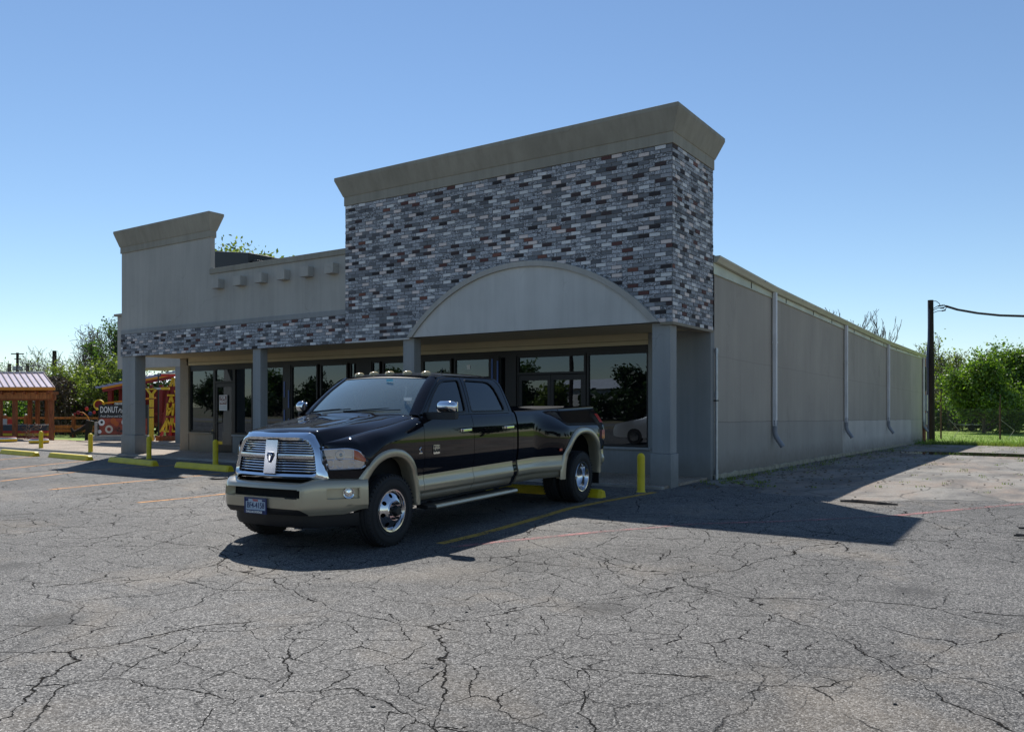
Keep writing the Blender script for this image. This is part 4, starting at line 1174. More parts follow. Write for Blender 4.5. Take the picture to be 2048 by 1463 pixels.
for s_ in (1, -1):
    m = gridfill(SHELL, [WF, WR], lambda a_, b_: (s_ * gh(a_, b_), a_, b_))
    for w_ in (WF, WR):     # reveal of the opening
        l = subdiv_loop(w_, .035); m.loft([[(s_ * gh(a_, b_), a_, b_) for a_, b_ in l], [(s_ * (gh(a_, b_) - .03), a_, b_) for a_, b_ in l]], close=True)
    tb(m, 'cab_frame', M['tblack'], smooth=True, angle=50)
    for w_, dd in ((WF, fs[s_]), (WR, rs[s_])):
        m = ghplate(expand(w_, .004), [], .016, .006, s_); m.build('window', M['carglass'] if w_ is WF else bpy.data.materials['car_side_glass'], dd)
        ru = ghplate(expand(w_, .012), [expand(w_, -.006)], -.002, .012, s_); ru.build('window_seal', M['plastic'], dd)
    # door seam round the frame (dark gap lines)
    for pl in ([(2.615, 1.39), (2.632, 1.62), (2.648, 1.852)], [(1.62, 1.40), (1.98, 1.685), (2.17, 1.815), (2.40, 1.850), (2.648, 1.853), (3.28, 1.848), (3.46, 1.825), (3.545, 1.74), (3.61, 1.395)]):
        q = MB(); P = []
        for (a_, b_), (c_, d_) in zip(pl, pl[1:]):
            for k in range(6): P.append((a_ + (c_ - a_) * k / 6, b_ + (d_ - b_) * k / 6))
        P.append(pl[-1])
        q.tube([(s_ * (gh(a_, b_) + .0005), a_, b_) for a_, b_ in P], .0032, 6); tb(q, 'door_seam', M['void'])
    # belt moulding
    q = MB(); q.loft([[(s_ * (sx(y, 1.392) + .001), y, 1.388), (s_ * (sx(y, 1.392) + .010), y, 1.392), (s_ * (sx(y, 1.392) + .006), y, 1.410), (s_ * (gh(y, 1.40) - .005), y, 1.412)] for y in [1.60 + 1.98 * k / 20 for k in range(21)]])
    tb(q, 'belt_moulding', M['tblack'], smooth=True)
# cab rear pillar side below the belt
m = side_panel(3.604, 3.69, ZB, lambda y: 1.395); both(m, 'cab_corner', M['tblack'], smooth=True)
# roof
rows = []
NY = 24
for i in range(NY + 1):
    t = i / NY; y = 2.16 + (3.60 - 2.16) * t
    zc = pws([(2.16, 1.872), (2.26, 1.895), (2.7, 1.925), (3.2, 1.920), (3.50, 1.900), (3.60, 1.875)], y)
    ze = pw([(2.16, 1.842), (2.40, 1.872), (3.30, 1.868), (3.49, 1.845), (3.60, 1.76)], y)
    row = []
    for k in range(-12, 13):
        q = k / 12; xx = (gh(max(y, 2.16), ze) + .0) * q
        row.append((xx, y - .10 * (1 - q * q) * (1 - t) , zc + (ze - zc) * abs(q) ** 3.2))
    rows.append(row)
tb(MB().loft(rows), 'roof', M['tblack'], smooth=True, angle=60)
# cab back with window
m = gridfill([(-.93, .75), (.93, .75), (.93, 1.385), (.80, 1.76), (.60, 1.885), (-.60, 1.885), (-.80, 1.76), (-.93, 1.385)], [rounded([(-.62, 1.42), (.62, 1.42), (.56, 1.76), (-.56, 1.76)], .06)], lambda a_, b_: (a_, 3.69 - .10 * sm(1.4, 1.88, b_), b_), .08)
tb(m, 'cab_back', M['tblack'], smooth=True)
m = MB().plate(rounded([(-.63, 1.41), (.63, 1.41), (.57, 1.77), (-.57, 1.77)], .06), [], lambda a_, b_, o: (a_, 3.665 - .10 * sm(1.4, 1.88, b_) + o, b_), .006); tb(m, 'rear_window', M['carglass'])
# windscreen and pillars
def ws(u, v):       # u -1..1 across, v 0 bottom .. 1 top
    xb, xt = .80, .665; x = u * (xb + (xt - xb) * v)
    yb = 1.60 - .15 * (1 - u * u); yt = 2.165 - .09 * (1 - u * u)
    zb_ = 1.390 + .015 * (1 - u * u); zt_ = 1.848 + .018 * (1 - u * u)
    return (x, yb + (yt - yb) * v - .0, zb_ + (zt_ - zb_) * v + .035 * math.sin(v * math.pi) )
m = MB().loft([[ws(-1 + 2 * i / 28, j / 10) for i in range(29)] for j in range(11)]); wsh = tb(m, 'windshield', M['windshield'], smooth=True, recalc=True)
for s_ in (1, -1):      # A pillar fills between the screen edge and the side frame
    rows = []
    for j in range(11):
        v = j / 10; p = ws(s_, v)
        yy_ = 1.60 + (2.17 - 1.60) * v; zz_ = 1.400 + (1.846 - 1.400) * v + .03 * math.sin(v * math.pi)
        rows.append([(p[0] - s_ * .03, p[1] - .012, p[2] + .010), (p[0], p[1] - .012, p[2] + .013), (s_ * lerp(abs(p[0]), gh(yy_, zz_), .6), p[1] - .002 + .012, p[2] + .008), (s_ * gh(yy_, zz_) + s_ * .002, yy_ + .03, zz_ - .015)])
    tb(MB().loft(rows), 'pillar', M['tblack'], smooth=True, angle=70)
q = MB().loft([[(*ws(-1 + 2 * i / 28, 1.0)[:2], ws(-1 + 2 * i / 28, 1.0)[2] + .006), tuple(np.array(ws(-1 + 2 * i / 28, .93)) + np.array((0, -.004, .004)))] for i in range(29)]); q.build('shade_band', M['plastic'], wsh)
# stickers on the glass
for u, v, w_, h_, c_ in ((.86, .30, .055, .035, M['white']), (.30, .80, .05, .03, simple('cyan_tag', (0.12, 0.45, 0.60), 0.5))):
    p = ws(u, v); MB().box(p[0] - w_, p[0] + w_, p[1] - .012, p[1] - .010, p[2] + .004, p[2] + .004 + h_).build('sticker', c_, wsh)
# header strip closing roof front to glass
m = MB().loft([[(gh(2.16, 1.842) * q / 12, 2.16 - .10 * (1 - (q / 12) ** 2), 1.872 + (1.842 - 1.872) * abs(q / 12) ** 3.2) for q in range(-12, 13)], [(.665 * q / 12, 2.165 - .09 * (1 - (q / 12) ** 2) - .012, 1.848 + .018 * (1 - (q / 12) ** 2) + .004) for q in range(-12, 13)]])
tb(m, 'roof_header', M['tblack'], smooth=True)
# hood
rows = []
for i in range(31):
    y = .30 + (1.60 - .30) * i / 30
    xe, ze = seam_x(y) - .006, seam_z(y) + .002
    xc = pws([(.30, .455), (.7, .56), (1.2, .63), (1.6, .68)], y)
    zc = pws([(.30, 1.222), (.34, 1.243), (.48, 1.268), (.9, 1.318), (1.3, 1.372), (1.60, 1.41)], y)
    row = []
    half = []
    for k in range(9):
        t = k / 8; xx = xc * t
        crown = .022 * (1 - t * t) - .012 * math.exp(-((t - .62) / .12) ** 2) * sm(.4, .8, y) * 1.2
        half.append((xx, zc + crown))
    for k in range(1, 7):
        t = k / 6; half.append((lerp(xc, xe, t), lerp(zc, ze, t) + .02 * math.sin(math.pi * t) * .3))
    yf = lambda x: y + .24 * min(abs(x), .56) ** 2 * (1 - sm(.30, .9, y)) - .16 * (1 - min(1, (x / .86) ** 2)) * sm(1.2, 1.6, y)
    row = [(-x, yf(x), z) for x, z in reversed(half[1:])] + [(x, yf(x), z) for x, z in half]
    rows.append(row)
first = rows[0]
lip = [(p[0] * .99, p[1] + .004 - .01, p[2] - .05) for p in first]
m = MB().loft([lip] + rows); tb(m, 'hood', M['tblack'], smooth=True, angle=55)
# cowl and wipers
m = MB().loft([[(x, 1.60 - .16 * (1 - min(1, (x / .86) ** 2)) - .03, 1.385 + .01 * (1 - x * x)), (x, 1.62 - .15 * (1 - (x / .8) ** 2), 1.378 + .015 * (1 - x * x))] for x in [-.82 + 1.64 * k / 20 for k in range(21)]])
tb(m, 'cowl', M['plastic'])
for x0, x1, z1 in ((-.08, .52, .10), (-.72, -.16, .075)):
    m = MB(); 
    a_ = ws(x0 / .8, .02); b_ = ws(x1 / .8, z1)
    lift = Vector((0, -.025, .022))
    P = [Vector(a_).lerp(Vector(b_), t) + lift for t in (0, .25, .5, .75, 1)]
    m.tube(P, [.009, .008, .008, .007, .004], 6)
    P2 = [Vector(ws((x0 + .02 + (x1 + .12 - x0) * t) / .8, .02 + .07 * t)) + Vector((0, -.012, .012)) for t in (0, .33, .66, 1)]
    m.tube(P2, .006, 6); tb(m, 'wiper', M['plastic'])
# grille
def gry(x, z): return .205 + (z - .745) * .13 + .09 * (x / .6) ** 2
GO = rounded([(-.70, .775), (-.655, .80), (-.60, 1.02), (-.49, 1.185), (.49, 1.185), (.60, 1.02), (.655, .80), (.70, .775)], [.01, .02, .12, .06, .06, .12, .02, .01])
GO = rounded([(-.650, .755), (-.590, 1.06), (-.475, 1.240), (.475, 1.240), (.590, 1.06), (.650, .755)], [.02, .14, .07, .07, .14, .02])
GI = rounded([(-.560, .815), (-.515, 1.06), (-.445, 1.160), (.445, 1.160), (.515, 1.06), (.560, .815)], [.02, .10, .05, .05, .10, .02])
def resample(l, n):
    P = [Vector(p) for p in l]; d = [0]
    for i in range(len(P)): d.append(d[-1] + (P[(i + 1) % len(P)] - P[i]).length)
    out = []
    for k in range(n):
        s_ = d[-1] * k / n; i = max(j for j in range(len(P)) if d[j] <= s_ + 1e-9)
        out.append(tuple(P[i].lerp(P[(i + 1) % len(P)], (s_ - d[i]) / max(1e-9, d[i + 1] - d[i]))))
    return out
# ring built by walking matched outlines
def matched(a_, b_, n=96):
    A = resample(a_, n); Bq = resample(b_, n * 4); out = []
    ca = (0, 1.0)
    for p in A:
        ang = math.atan2(p[1] - ca[1], p[0] - ca[0])
        out.append(min(Bq, key=lambda q: abs(math.atan2(math.sin(math.atan2(q[1] - ca[1], q[0] - ca[0]) - ang), math.cos(math.atan2(q[1] - ca[1], q[0] - ca[0]) - ang)))))
    return A, out
A, Bi = matched(GO, GI)
f3 = lambda p, o: (p[0], gry(p[0], p[1]) + o, p[1])
mid1 = [tuple(Vector(a_).lerp(Vector(b_), .42)) for a_, b_ in zip(A, Bi)]; mid2 = [tuple(Vector(a_).lerp(Vector(b_), .62)) for a_, b_ in zip(A, Bi)]
m = MB().loft([[f3(p, .12) for p in A], [f3(p, .03) for p in A], [f3(p, -.012) for p in mid1], [f3(p, -.018) for p in mid2], [f3(p, .004) for p in Bi], [f3(p, .06) for p in Bi]], close=True)
gr = tb(m, 'grille', M['chrome'], smooth=True, angle=40)
def bar(m, pts, hw, o0, o1, n=14):
    """horizontal bar through pts [(x, z)...]: box following the grille face"""
    rows = []
    (xa, za), (xb, zb_) = pts
    for i in range(n + 1):
        x = xa + (xb - xa) * i / n; z = za + (zb_ - za) * i / n; y = gry(x, z)
        rows.append([(x, y + o1, z - hw), (x, y + o0 + .006, z - hw), (x, y + o0, z), (x, y + o0 + .006, z + hw), (x, y + o1, z + hw)])
    m.loft(rows)
m = MB(); bar(m, [(-.53, .995), (-.095, .995)], .024, -.006, .04); bar(m, [(.095, .995), (.53, .995)], .024, -.006, .04)
m.loft([[(s1 * .085, gry(0, z) - .004 + .02, z), (s1 * .085, gry(0, z) - .010, z), (-s1 * .085, gry(0, z) - .010, z), (-s1 * .085, gry(0, z) + .02, z)] for z in [.815 + .345 * k / 8 for k in range(9)] for s1 in (1,)])
m.build('crossbar', M['dullchrome'], gr, smooth=True, angle=30)
m = MB()
def gi_half(z): return pw([(.815, .558), (1.06, .512), (1.12, .474), (1.16, .44)], z)
for z in [.842, .870, .898, .926, .953] + [1.036, 1.061, 1.086, 1.111, 1.136]:
    hwid = gi_half(z)
    for s_ in (1, -1): bar(m, [(s_ * .088, z), (s_ * hwid, z)], .0062, .010, .05)
m.build('slats', M['chrome'], gr, smooth=True, angle=30)
m = MB().plate(GI, [], lambda a_, b_, o: (a_, gry(a_, b_) + .075 - o, b_), .02); m.build('grille_backing', M['void'], gr)
# shield emblem with a horned head
em = MB(); sh = rounded([(-.038, .045), (.038, .045), (.036, -.01), (0, -.062), (-.036, -.01)], [.012, .012, .02, .004, .02])
ey = lambda z: gry(0, 1.0) - .012
def emb(outl, o0, t, zc=.985): return MB().plate(outl, [], lambda a_, b_, o: (a_, gry(0, zc + b_) - o0 - o, zc + b_), t)
sc_ = lambda l, k: [(p[0] * k, p[1] * k) for p in l]
emb(sc_(sh, 1.2), .011, .010).build('emblem', M['chrome'], gr); emb(sc_(sh, 1.08), .0215, .002).build('emblem', M['navy'], gr)
head = rounded([(-.010, .022), (.010, .022), (.012, .0), (.007, -.040), (-.007, -.040), (-.012, 0)], .005)
h_ = emb(head, .0245, .006)
for s_ in (1, -1):
    P = []
    for k in range(13):
        t = k / 12 * 1.65 * math.pi; r_ = .019 - .007 * k / 12; P.append((s_ * (.020 + r_ * math.cos(math.pi - t) * -1 * -1), gry(0, 1) - .029, 1.002 + r_ * math.sin(math.pi - t)))
    h_.tube(P, [.0068 - .0004 * k for k in range(13)], 6)
h_.build('emblem', M['chrome'], gr)
# headlights
def hlp(s, zt):      # s 0..1 round the corner, zt 0..1 up
    x = pws([(0, .600), (.3, .72), (.6, .82), (.82, .90), (1.0, .945)], s); y = pws([(0, .36), (.3, .46), (.6, .545), (.82, .61), (1.0, .67)], s)
    zl = pws([(0, .850), (.8, .862), (.93, .895), (1.0, .935)], s); zh = pws([(0, 1.072), (.5, 1.080), (.75, 1.055), (1.0, .955)], s)
    return x, y, zl + (zh - zl) * zt
def hl_n(s): return Vector((pw([(0, .60), (.5, .66), (1, .80)], s), -pw([(0, .80), (.5, .75), (1, .6)], s), 0))
for s_ in (1, -1):
    def hp(s, t, o):
        x, y, z = hlp(s, t); n = hl_n(s); return (s_ * (x + n.x * o), y + n.y * o, z)
    hsg = MB().loft([[hp(i / 16, j / 8, -.035) for i in range(17)] for j in range(9)])
    per = [(i / 16, 0) for i in range(17)] + [(1, j / 8) for j in range(1, 9)] + [(i / 16, 1) for i in range(15, -1, -1)] + [(0, j / 8) for j in range(7, 0, -1)]
    hsg.loft([[hp(a_, b_, .004) for a_, b_ in per], [hp(a_, b_, -.035) for a_, b_ in per]], close=True)
    H = tb(hsg, 'headlight', M['dullchrome'], smooth=True, angle=30)
    m = MB().loft([[hp(i / 16, j / 8, .010 + .012 * math.sin(math.pi * j / 8)) for i in range(17)] for j in range(9)]); m.build('lens', M['lens'], H, smooth=True)
    m = MB().loft([[hp(a_, b_, .008) for a_, b_ in per], [hp(a_ * 1.0, b_ * .94 + .03, .016) for a_, b_ in per]], close=True); m.build('bezel', M['chrome'], H)
    for s0, t0, r_ in ((.36, .68, .052), (.36, .24, .036), (.62, .22, .034), (.16, .30, .04)):
        x, y, z = hlp(s0, t0); n = hl_n(s0); n = Vector((s_ * n.x, n.y, 0)); q = n.to_track_quat('Z', 'Y').to_matrix().to_4x4()
        b_ = MB().lathe([(r_, .030), (r_ * .97, .016), (r_ * .80, -.006), (r_ * .45, -.022), (.001, -.026)], 24)
        b_.xf(Matrix.Translation((s_ * (x - .02 * n.x * s_), y - .0 * n.y, z)) @ Matrix.Translation(n * -.03) @ q); b_.build('reflector', M['chrome'], H, smooth=True)
        if r_ > .045:
            MB().sphere((0, 0, 0), .018).xf(Matrix.Translation((s_ * x, y, z)) @ Matrix.Translation(n * -.022)).build('bulb', M['alloy'], H, smooth=True)
    m = MB().loft([[hp(lerp(.665, .93, i / 6), lerp(lerp(.50, .45, i / 6), lerp(.99, .80, i / 6), j / 4), -.002) for i in range(7)] for j in range(5)])
    m.build('turn_signal', M['amberlens'], H, smooth=True)
    m = MB().loft([[hp(lerp(.02, 1, i / 8), .47, -.03) for i in range(9)], [hp(lerp(.02, 1, i / 8), .49, .002) for i in range(9)]]); m.build('divider', M['chrome'], H)
# black nose fill around the grille and under the lamps
rows = []
for t in [k / 16 for k in range(17)]:
    s = t
    x, y, _ = hlp(s, 0)
    rows.append([(x, y + .01, .735), (x, y + .008, .852), (x - .02, y + .05, .86)])
m = MB().loft(rows)
m.loft([[(xm - .12 * (3 - k) / 3, gry(xm, z) + .035, z) for k in range(4)] for z in [.74, .9, 1.0, 1.06, 1.10] for xm in (pw([(.74, .63), (1.06, .605), (1.10, .58)], z),)])
0 and m.loft([[hlp(k / 10, 1.0)[0:1] + (hlp(k / 10, 1.0)[1] + .004, hlp(k / 10, 1.0)[2] + .002) for k in range(11)], [(max(seam_x(.3), hlp(k / 10, 1)[0] - .02), hlp(k / 10, 1.0)[1] + .05, hlp(k / 10, 1.0)[2] + .035) for k in range(11)]])
both(m, 'nose_panel', M['tblack'], smooth=True)
MB().box(-.60, .60, .50, .60, .5, 1.12).build('radiator_support', M['void'], T)
# front bumper
def bplan(s):      # s -1..1 -> x, y, outward normal
    a_ = abs(s)
    x = pws([(0, 0), (.40, .45), (.53, .58), (.65, .68), (.79, .78), (.91, .88), (1.0, .965)], a_) * (1 if s >= 0 else -1)
    y = pws([(0, .095), (.40, .125), (.53, .185), (.65, .305), (.79, .425), (.91, .535), (1.0, .635)], a_)
    return x, y
def bnorm(s):
    x0, y0 = bplan(max(-1, s - .02)); x1, y1 = bplan(min(1, s + .02)); d = Vector((x1 - x0, y1 - y0)).normalized(); return Vector((d.y, -d.x))
BZ = [(.315, -.02), (.37, -.005), (.39, .0), (.43, .018), (.48, .028), (.56, .030), (.66, .026), (.70, .018), (.728, .002), (.742, -.03), (.744, -.09)]
def bp(s, z, o=0.0):
    a_ = abs(s)
    ztop = .768 - .035 * (1 - sm(.42, .60, a_)); k = (z - .39) / (.744 - .39)
    zz = .41 + (ztop - .41) * k if z > .39 else z + .02
    # bumper end dips up behind towards the wheel
    if z < .48: zz += .05 * sm(.80, 1.0, a_)
    x, y = bplan(s); n = bnorm(s); off = pws(BZ, z) + o
    # centre section stands a little proud
    off += .018 * (1 - sm(.46, .56, a_)) * sm(.37, .46, z)
    return (x + n.x * off, y + n.y * off, zz)
NS, NZ = 96, 34
zs_ = [.390 + (.744 - .390) * k / NZ for k in range(NZ + 1)]
ss_ = [-1 + 2 * i / NS for i in range(NS + 1)]
def slot_in(s, z):
    a_ = abs(bplan(s)[0])
    if a_ < .52 and .575 - (.0 if a_ > .36 else -.016) < z < .682 and not (a_ > .50 and (z < .59 or z > .667)): return True
    return False
def fog_in(s, z):
    a_ = abs(bplan(s)[0]); return .695 < a_ < .905 and .548 < z < .658
def insert_in(s, z):
    a_ = abs(bplan(s)[0]); return z < pw([(0, .468), (.52, .462), (.60, .39)], a_)
tan_, blk = [], []
KB = 7
def zb_of(s): return pw([(0, .468), (.50, .462), (.585, .392)], abs(bplan(s)[0]))
def zrow(s, k): return lerp(.39, zb_of(s), k / KB) if k <= KB else lerp(zb_of(s), .744, (k - KB) / (NZ - KB))
V = [bp(s, zrow(s, k)) for s in ss_ for k in range(NZ + 1)]
for i in range(NS):
    for k in range(NZ):
        s_c = (ss_[i] + ss_[i + 1]) / 2; z_c = (zrow(s_c, k) + zrow(s_c, k + 1)) / 2
        f = (i * (NZ + 1) + k, (i + 1) * (NZ + 1) + k, (i + 1) * (NZ + 1) + k + 1, i * (NZ + 1) + k + 1)
        if slot_in(s_c, z_c) or fog_in(s_c, z_c): continue
        (blk if k < KB and zb_of(s_c) > .40 else tan_).append(f)
BU = tb(MB().add(V, tan_), 'front_bumper', M['ttan'], smooth=True, angle=60)
MB().add(V, blk).build('bumper_insert', M['plastic'], BU, smooth=True)
# recess walls
def recess(x0, x1, z0, z1, depth, mat, name, sg=1, lipmat=None):
    # find s for x
    def s_of(x):
        lo, hi = 0.0, 1.0
        for _ in range(30):
            mid = (lo + hi) / 2
            if bplan(mid)[0] < x: lo = mid
            else: hi = mid
        return lo
    n = 12; S_ = [math.copysign(s_of(abs(x0 + (x1 - x0) * i / n)), x0 + (x1 - x0) * i / n) for i in range(n + 1)]
    loop = [(S_[i], z0) for i in range(n + 1)] + [(S_[n], z1)] + [(S_[i], z1) for i in range(n - 1, -1, -1)]
    m = MB().loft([[bp(s, z, .006) for s, z in loop], [bp(s, z, -depth * .3) for s, z in loop], [bp(s, lerp(z, (z0 + z1) / 2, .12), -depth) for s, z in loop]], close=True)
    m.build(name, lipmat or mat, BU, smooth=True, angle=30)
    back = MB().loft([[bp(s, z0, -depth) for s in S_], [bp(s, z1, -depth) for s in S_]]); back.build('recess_back', M['void'] if name != 'fog_recess' else M['ttan'], BU)
recess(-.525, .525, .572, .686, .10, M['plastic'], 'intake', lipmat=M['ttan'])
for sg in (1, -1):
    a_, b_ = (.690, .910) if sg > 0 else (-.910, -.690)
    recess(a_, b_, .544, .662, .055, M['ttan'], 'fog_recess')
    sx_ = .80 * sg
    for _s in [k / 200 for k in range(201)]:
        if bplan(_s)[0] >= .835: break
    p = bp(sg * _s, .603, -.030); n = bnorm(sg * _s)
    q = Vector((n.x, n.y, 0)).to_track_quat('Z', 'Y').to_matrix().to_4x4()
    fl = MB().lathe([(.001, .012), (.03, .008), (.036, .000), (.040, -.012), (.050, .012), (.056, .014), (.060, -.02)], 28).xf(Matrix.Translation(p) @ q); fo = fl.build('fog_lamp', M['chrome'], BU, smooth=True)
# lower air dam
m = MB().loft([[(bplan(s)[0] * .93, bplan(s)[1] + .06 + (.03 if z < .3 else 0), z) for s in [-.96 + 1.92 * i / 40 for i in range(41)]] for z in (.27, .33, .41)]); tb(m, 'air_dam', M['plastic'], smooth=True)
# licence plate with its frame
PX, PZ = -.02, .484
py0 = .095 - .062
pf = MB().plate([(-.158, -.082), (.158, -.082), (.158, .082), (-.158, .082)], [[(-.145, -.046), (.145, -.046), (.145, .068), (-.145, .068)]], lambda a_, b_, o: (PX + a_, py0 - o - .004, PZ + b_ + .012), .012)
PL = tb(pf, 'licence_plate', M['navy'])
MB().box(PX - .152, PX + .152, py0 + .004, py0 + .008, PZ - .064, PZ + .088).build('plate_face', M['plateblue'], PL)
m = text_mb('BF4-4158', .084, .0006, xs=.78).xf(Matrix.Translation((PX, py0 + .002, PZ + .012)) @ STAND); m.build('lettering', M['navy'], PL, recalc=False)
m = text_mb('TEXAS', .026, .001, xs=1.0).xf(Matrix.Translation((PX - .005, py0 + .0025, PZ + .064)) @ STAND); m.build('lettering', M['scarlet'], PL, recalc=False)
m = text_mb('DALLAS DODGE', .030, .0012, xs=1.05).xf(Matrix.Translation((PX, py0 - .0175, PZ - .050)) @ STAND); m.build('lettering', M['white'], PL, recalc=False)
MB().box(PX - .145, PX - .105, py0 + .001, py0 + .003, PZ + .052, PZ + .078).build('plate_mark', M['navy'], PL); MB().box(PX + .095, PX + .14, py0 + .001, py0 + .003, PZ + .056, PZ + .076).build('plate_mark', M['navy'], PL)
# --- bed
m = side_panel(3.735, 6.33, lambda y: ztone(y) + .001, lambda y: 1.400 + .035 * sm(3.8, 6.3, y), cut=RA)
# top rail rolls inward and the inner wall
rows = []
for k in range(61):
    y = 3.735 + (6.33 - 3.735) * k / 60; z = 1.400 + .035 * sm(3.8, 6.3, y); x = sx(y, z) 
    rows.append([(x, y, z), (x - .012, y, z + .012), (x - .04, y, z + .016), (x - .10, y, z + .010), (x - .11, y, z - .02), (x - .13, y, .95)])
m.loft(rows)
bed = both(m, 'bed_side', M['tblack'], smooth=True, angle=55)
m = side_panel(3.735, 6.33, ZB, lambda y: ztone(y) - .002, cut=RA); both(m, 'lower_cladding', M['ttan'], smooth=True, angle=50)
m = MB(); m.box(-.83, .83, 3.74, 6.31, .90, .95); m.box(-.86, .86, 3.735, 3.76, .9, 1.36); tb(m, 'bed_liner', M['plastic'])
m = MB(); m.loft([[(x * k_, y, z) for x in (-.92, -.6, 0, .6, .92)] for y, z, k_ in ((6.33, .80, 1), (6.35, 1.0, 1), (6.36, 1.2, 1), (6.36, 1.40, 1), (6.34, 1.45, 1), (6.30, 1.45, 1), (6.29, .90, 1))])
tb(m, 'tailgate', M['tblack'], smooth=True)
# bed cap strips
m = MB(); m.loft([[(sx(y, 1.4) - .03, y, 1.420 + .035 * sm(3.8, 6.3, y)), (sx(y, 1.4) - .10, y, 1.414 + .035 * sm(3.8, 6.3, y))] for y in [3.76 + 2.54 * k / 20 for k in range(21)]]); m.v = [(p[0], p[1], p[2] + .003) for p in m.v]; both(m, 'rail_cap', M['plastic'])
# tail lamp, side marker, rear bumper
for s_ in (1, -1):
    m = MB(); m.loft([[(s_ * (sx(6.33, z) + .004), y, z) for y in (6.23, 6.28, 6.34)] + [(s_ * (sx(6.33, z) - .12), 6.375, z)] for z in (.93, 1.05, 1.2, 1.33)]); tb(m, 'tail_lamp', M['redlens'], smooth=True)
    y, z = 4.70, .835; x = sx(y, z) + .002; tb(MB().box(s_ * x, s_ * (x + .012), y - .045, y + .045, z - .018, z + .018), 'side_marker', M['redlens'], bevel=.004)
m = MB(); m.loft([[(x, 6.36 + .0 * x, .50), (x, 6.44, .52), (x, 6.46, .64), (x, 6.44, .70), (x, 6.28, .70)] for x in (-1.0, -.95, 0, .95, 1.0)]); tb(m, 'rear_bumper', M['chrome'], smooth=True)
# --- wheel-arch flares
def flare(yc, a_, b_, wd, a_out, b_out, lift, zend, ztail):
    for s_ in (1, -1):
        rows = []; n = 56
        for i in range(n + 1):
            t = math.pi * i / n
            yo, zo = archpt(t, yc, a_out, b_out); yi, zi = archpt(t, yc, a_ - .012, b_ - .012)
            if i == 0 or i == n: pass
            P = []
            for f, o in ((0.0, .004), (.08, lift * .75), (.30, lift), (.65, lift * 1.02), (.92, lift * .8), (1.0, lift * .45)):
                y, z = yo + (yi - yo) * f, zo + (zi - zo) * f
                P.append((s_ * (sx(y, max(z, .74)) + o), y, z))
            y, z = yi, zi
            P.append((s_ * (sx(y, max(z, .74)) - .05), y, z)); P.append((s_ * (sx(y, max(z, .74)) - .14), y, z))
            rows.append(P)
        # tails down to the sill
        if yc < 2: rows = [r_ for r_ in rows if not (r_[0][1] < yc and r_[0][2] < .70)]
        f_ = rows[0]; l_ = rows[-1]
        tail0 = [(p[0] - s_ * .01, p[1], ztail) for p in f_]; tail1 = [(p[0] - s_ * .01, p[1], zend) for p in l_]
        o = tb(MB().loft([tail0] + rows + [tail1]), 'wheel_flare', M['ttan'], smooth=True, angle=60)
        # dark liner inside the arch
        rows = []
        for i in range(25):
            t = math.pi * i / 24; yi, zi = archpt(t, yc, a_ + .03, b_ + .03)
            rows.append([(s_ * (sx(yi, max(zi, .5)) - .10), yi, zi), (s_ * .35, yi, zi)])
        MB().loft(rows).build('wheel_well', M['void'], o)
flare(YC, FA[1], FA[2], .09, .495, .650, .022, .66, .395)
flare(RC, RA[1], RA[2], .10, .690, .750, .030, .42, .42)
# mud flaps
for s_ in (1, -1):
    tb(MB().hexa([(s_ * .74, 6.05, .22), (s_ * 1.15, 6.05, .22), (s_ * 1.15, 6.065, .22), (s_ * .74, 6.065, .22), (s_ * .74, 6.02, .80), (s_ * 1.17, 6.02, .80), (s_ * 1.17, 6.035, .80), (s_ * .74, 6.035, .80)]), 'mud_flap', M['plastic'])
# --- wheels
def tyre_mesh(r0, R0, wd, side):
    h = wd / 2
    prof = [(r0, -h * .80), (r0 + .012, -h * .92), (r0 + .05, -h * 1.02), (r0 + .10, -h * 1.05), (R0 - .05, -h * 1.0), (R0 - .018, -h * .90), (R0 - .004, -h * .78)]
    prof += [(R0, -h * .5), (R0, -h * .46), (R0 - .011, -h * .45), (R0 - .011, -h * .40), (R0, -h * .39), (R0 + .001, -h * .08), (R0 - .011, -h * .07), (R0 - .011, h * .07), (R0 + .001, h * .08)]
    prof += [(R0, h * .39), (R0 - .011, h * .40), (R0 - .011, h * .45), (R0, h * .46), (R0, h * .5)] + [(a_, -b_) for a_, b_ in reversed(prof[:7])]
    m = MB().lathe(prof, 72, 'x')
    # shoulder lugs and sidewall ring
    for k in range(48):
        t = 2 * math.pi * k / 48
        for sd in (1, -1):
            c_, s_ = math.cos(t), math.sin(t); a_ = .016
            def q(r, tt, x): return (x, r * math.cos(t + tt), r * math.sin(t + tt))
            m.hexa([q(R0 - .03, -a_, sd * h * .97), q(R0 - .03, a_, sd * h * .97), q(R0 - .01, a_, sd * h * .7), q(R0 - .01, -a_, sd * h * .7),
                    q(R0 - .006, -a_, sd * h * .99), q(R0 - .006, a_, sd * h * .99), q(R0 + .003, a_, sd * h * .72), q(R0 + .003, -a_, sd * h * .72)])
    for rr in (r0 + .055, R0 - .055):
        m.lathe([(rr - .003, h * 1.045), (rr, h * 1.065), (rr + .003, h * 1.045)], 72, 'x')
    return m
TR = .390
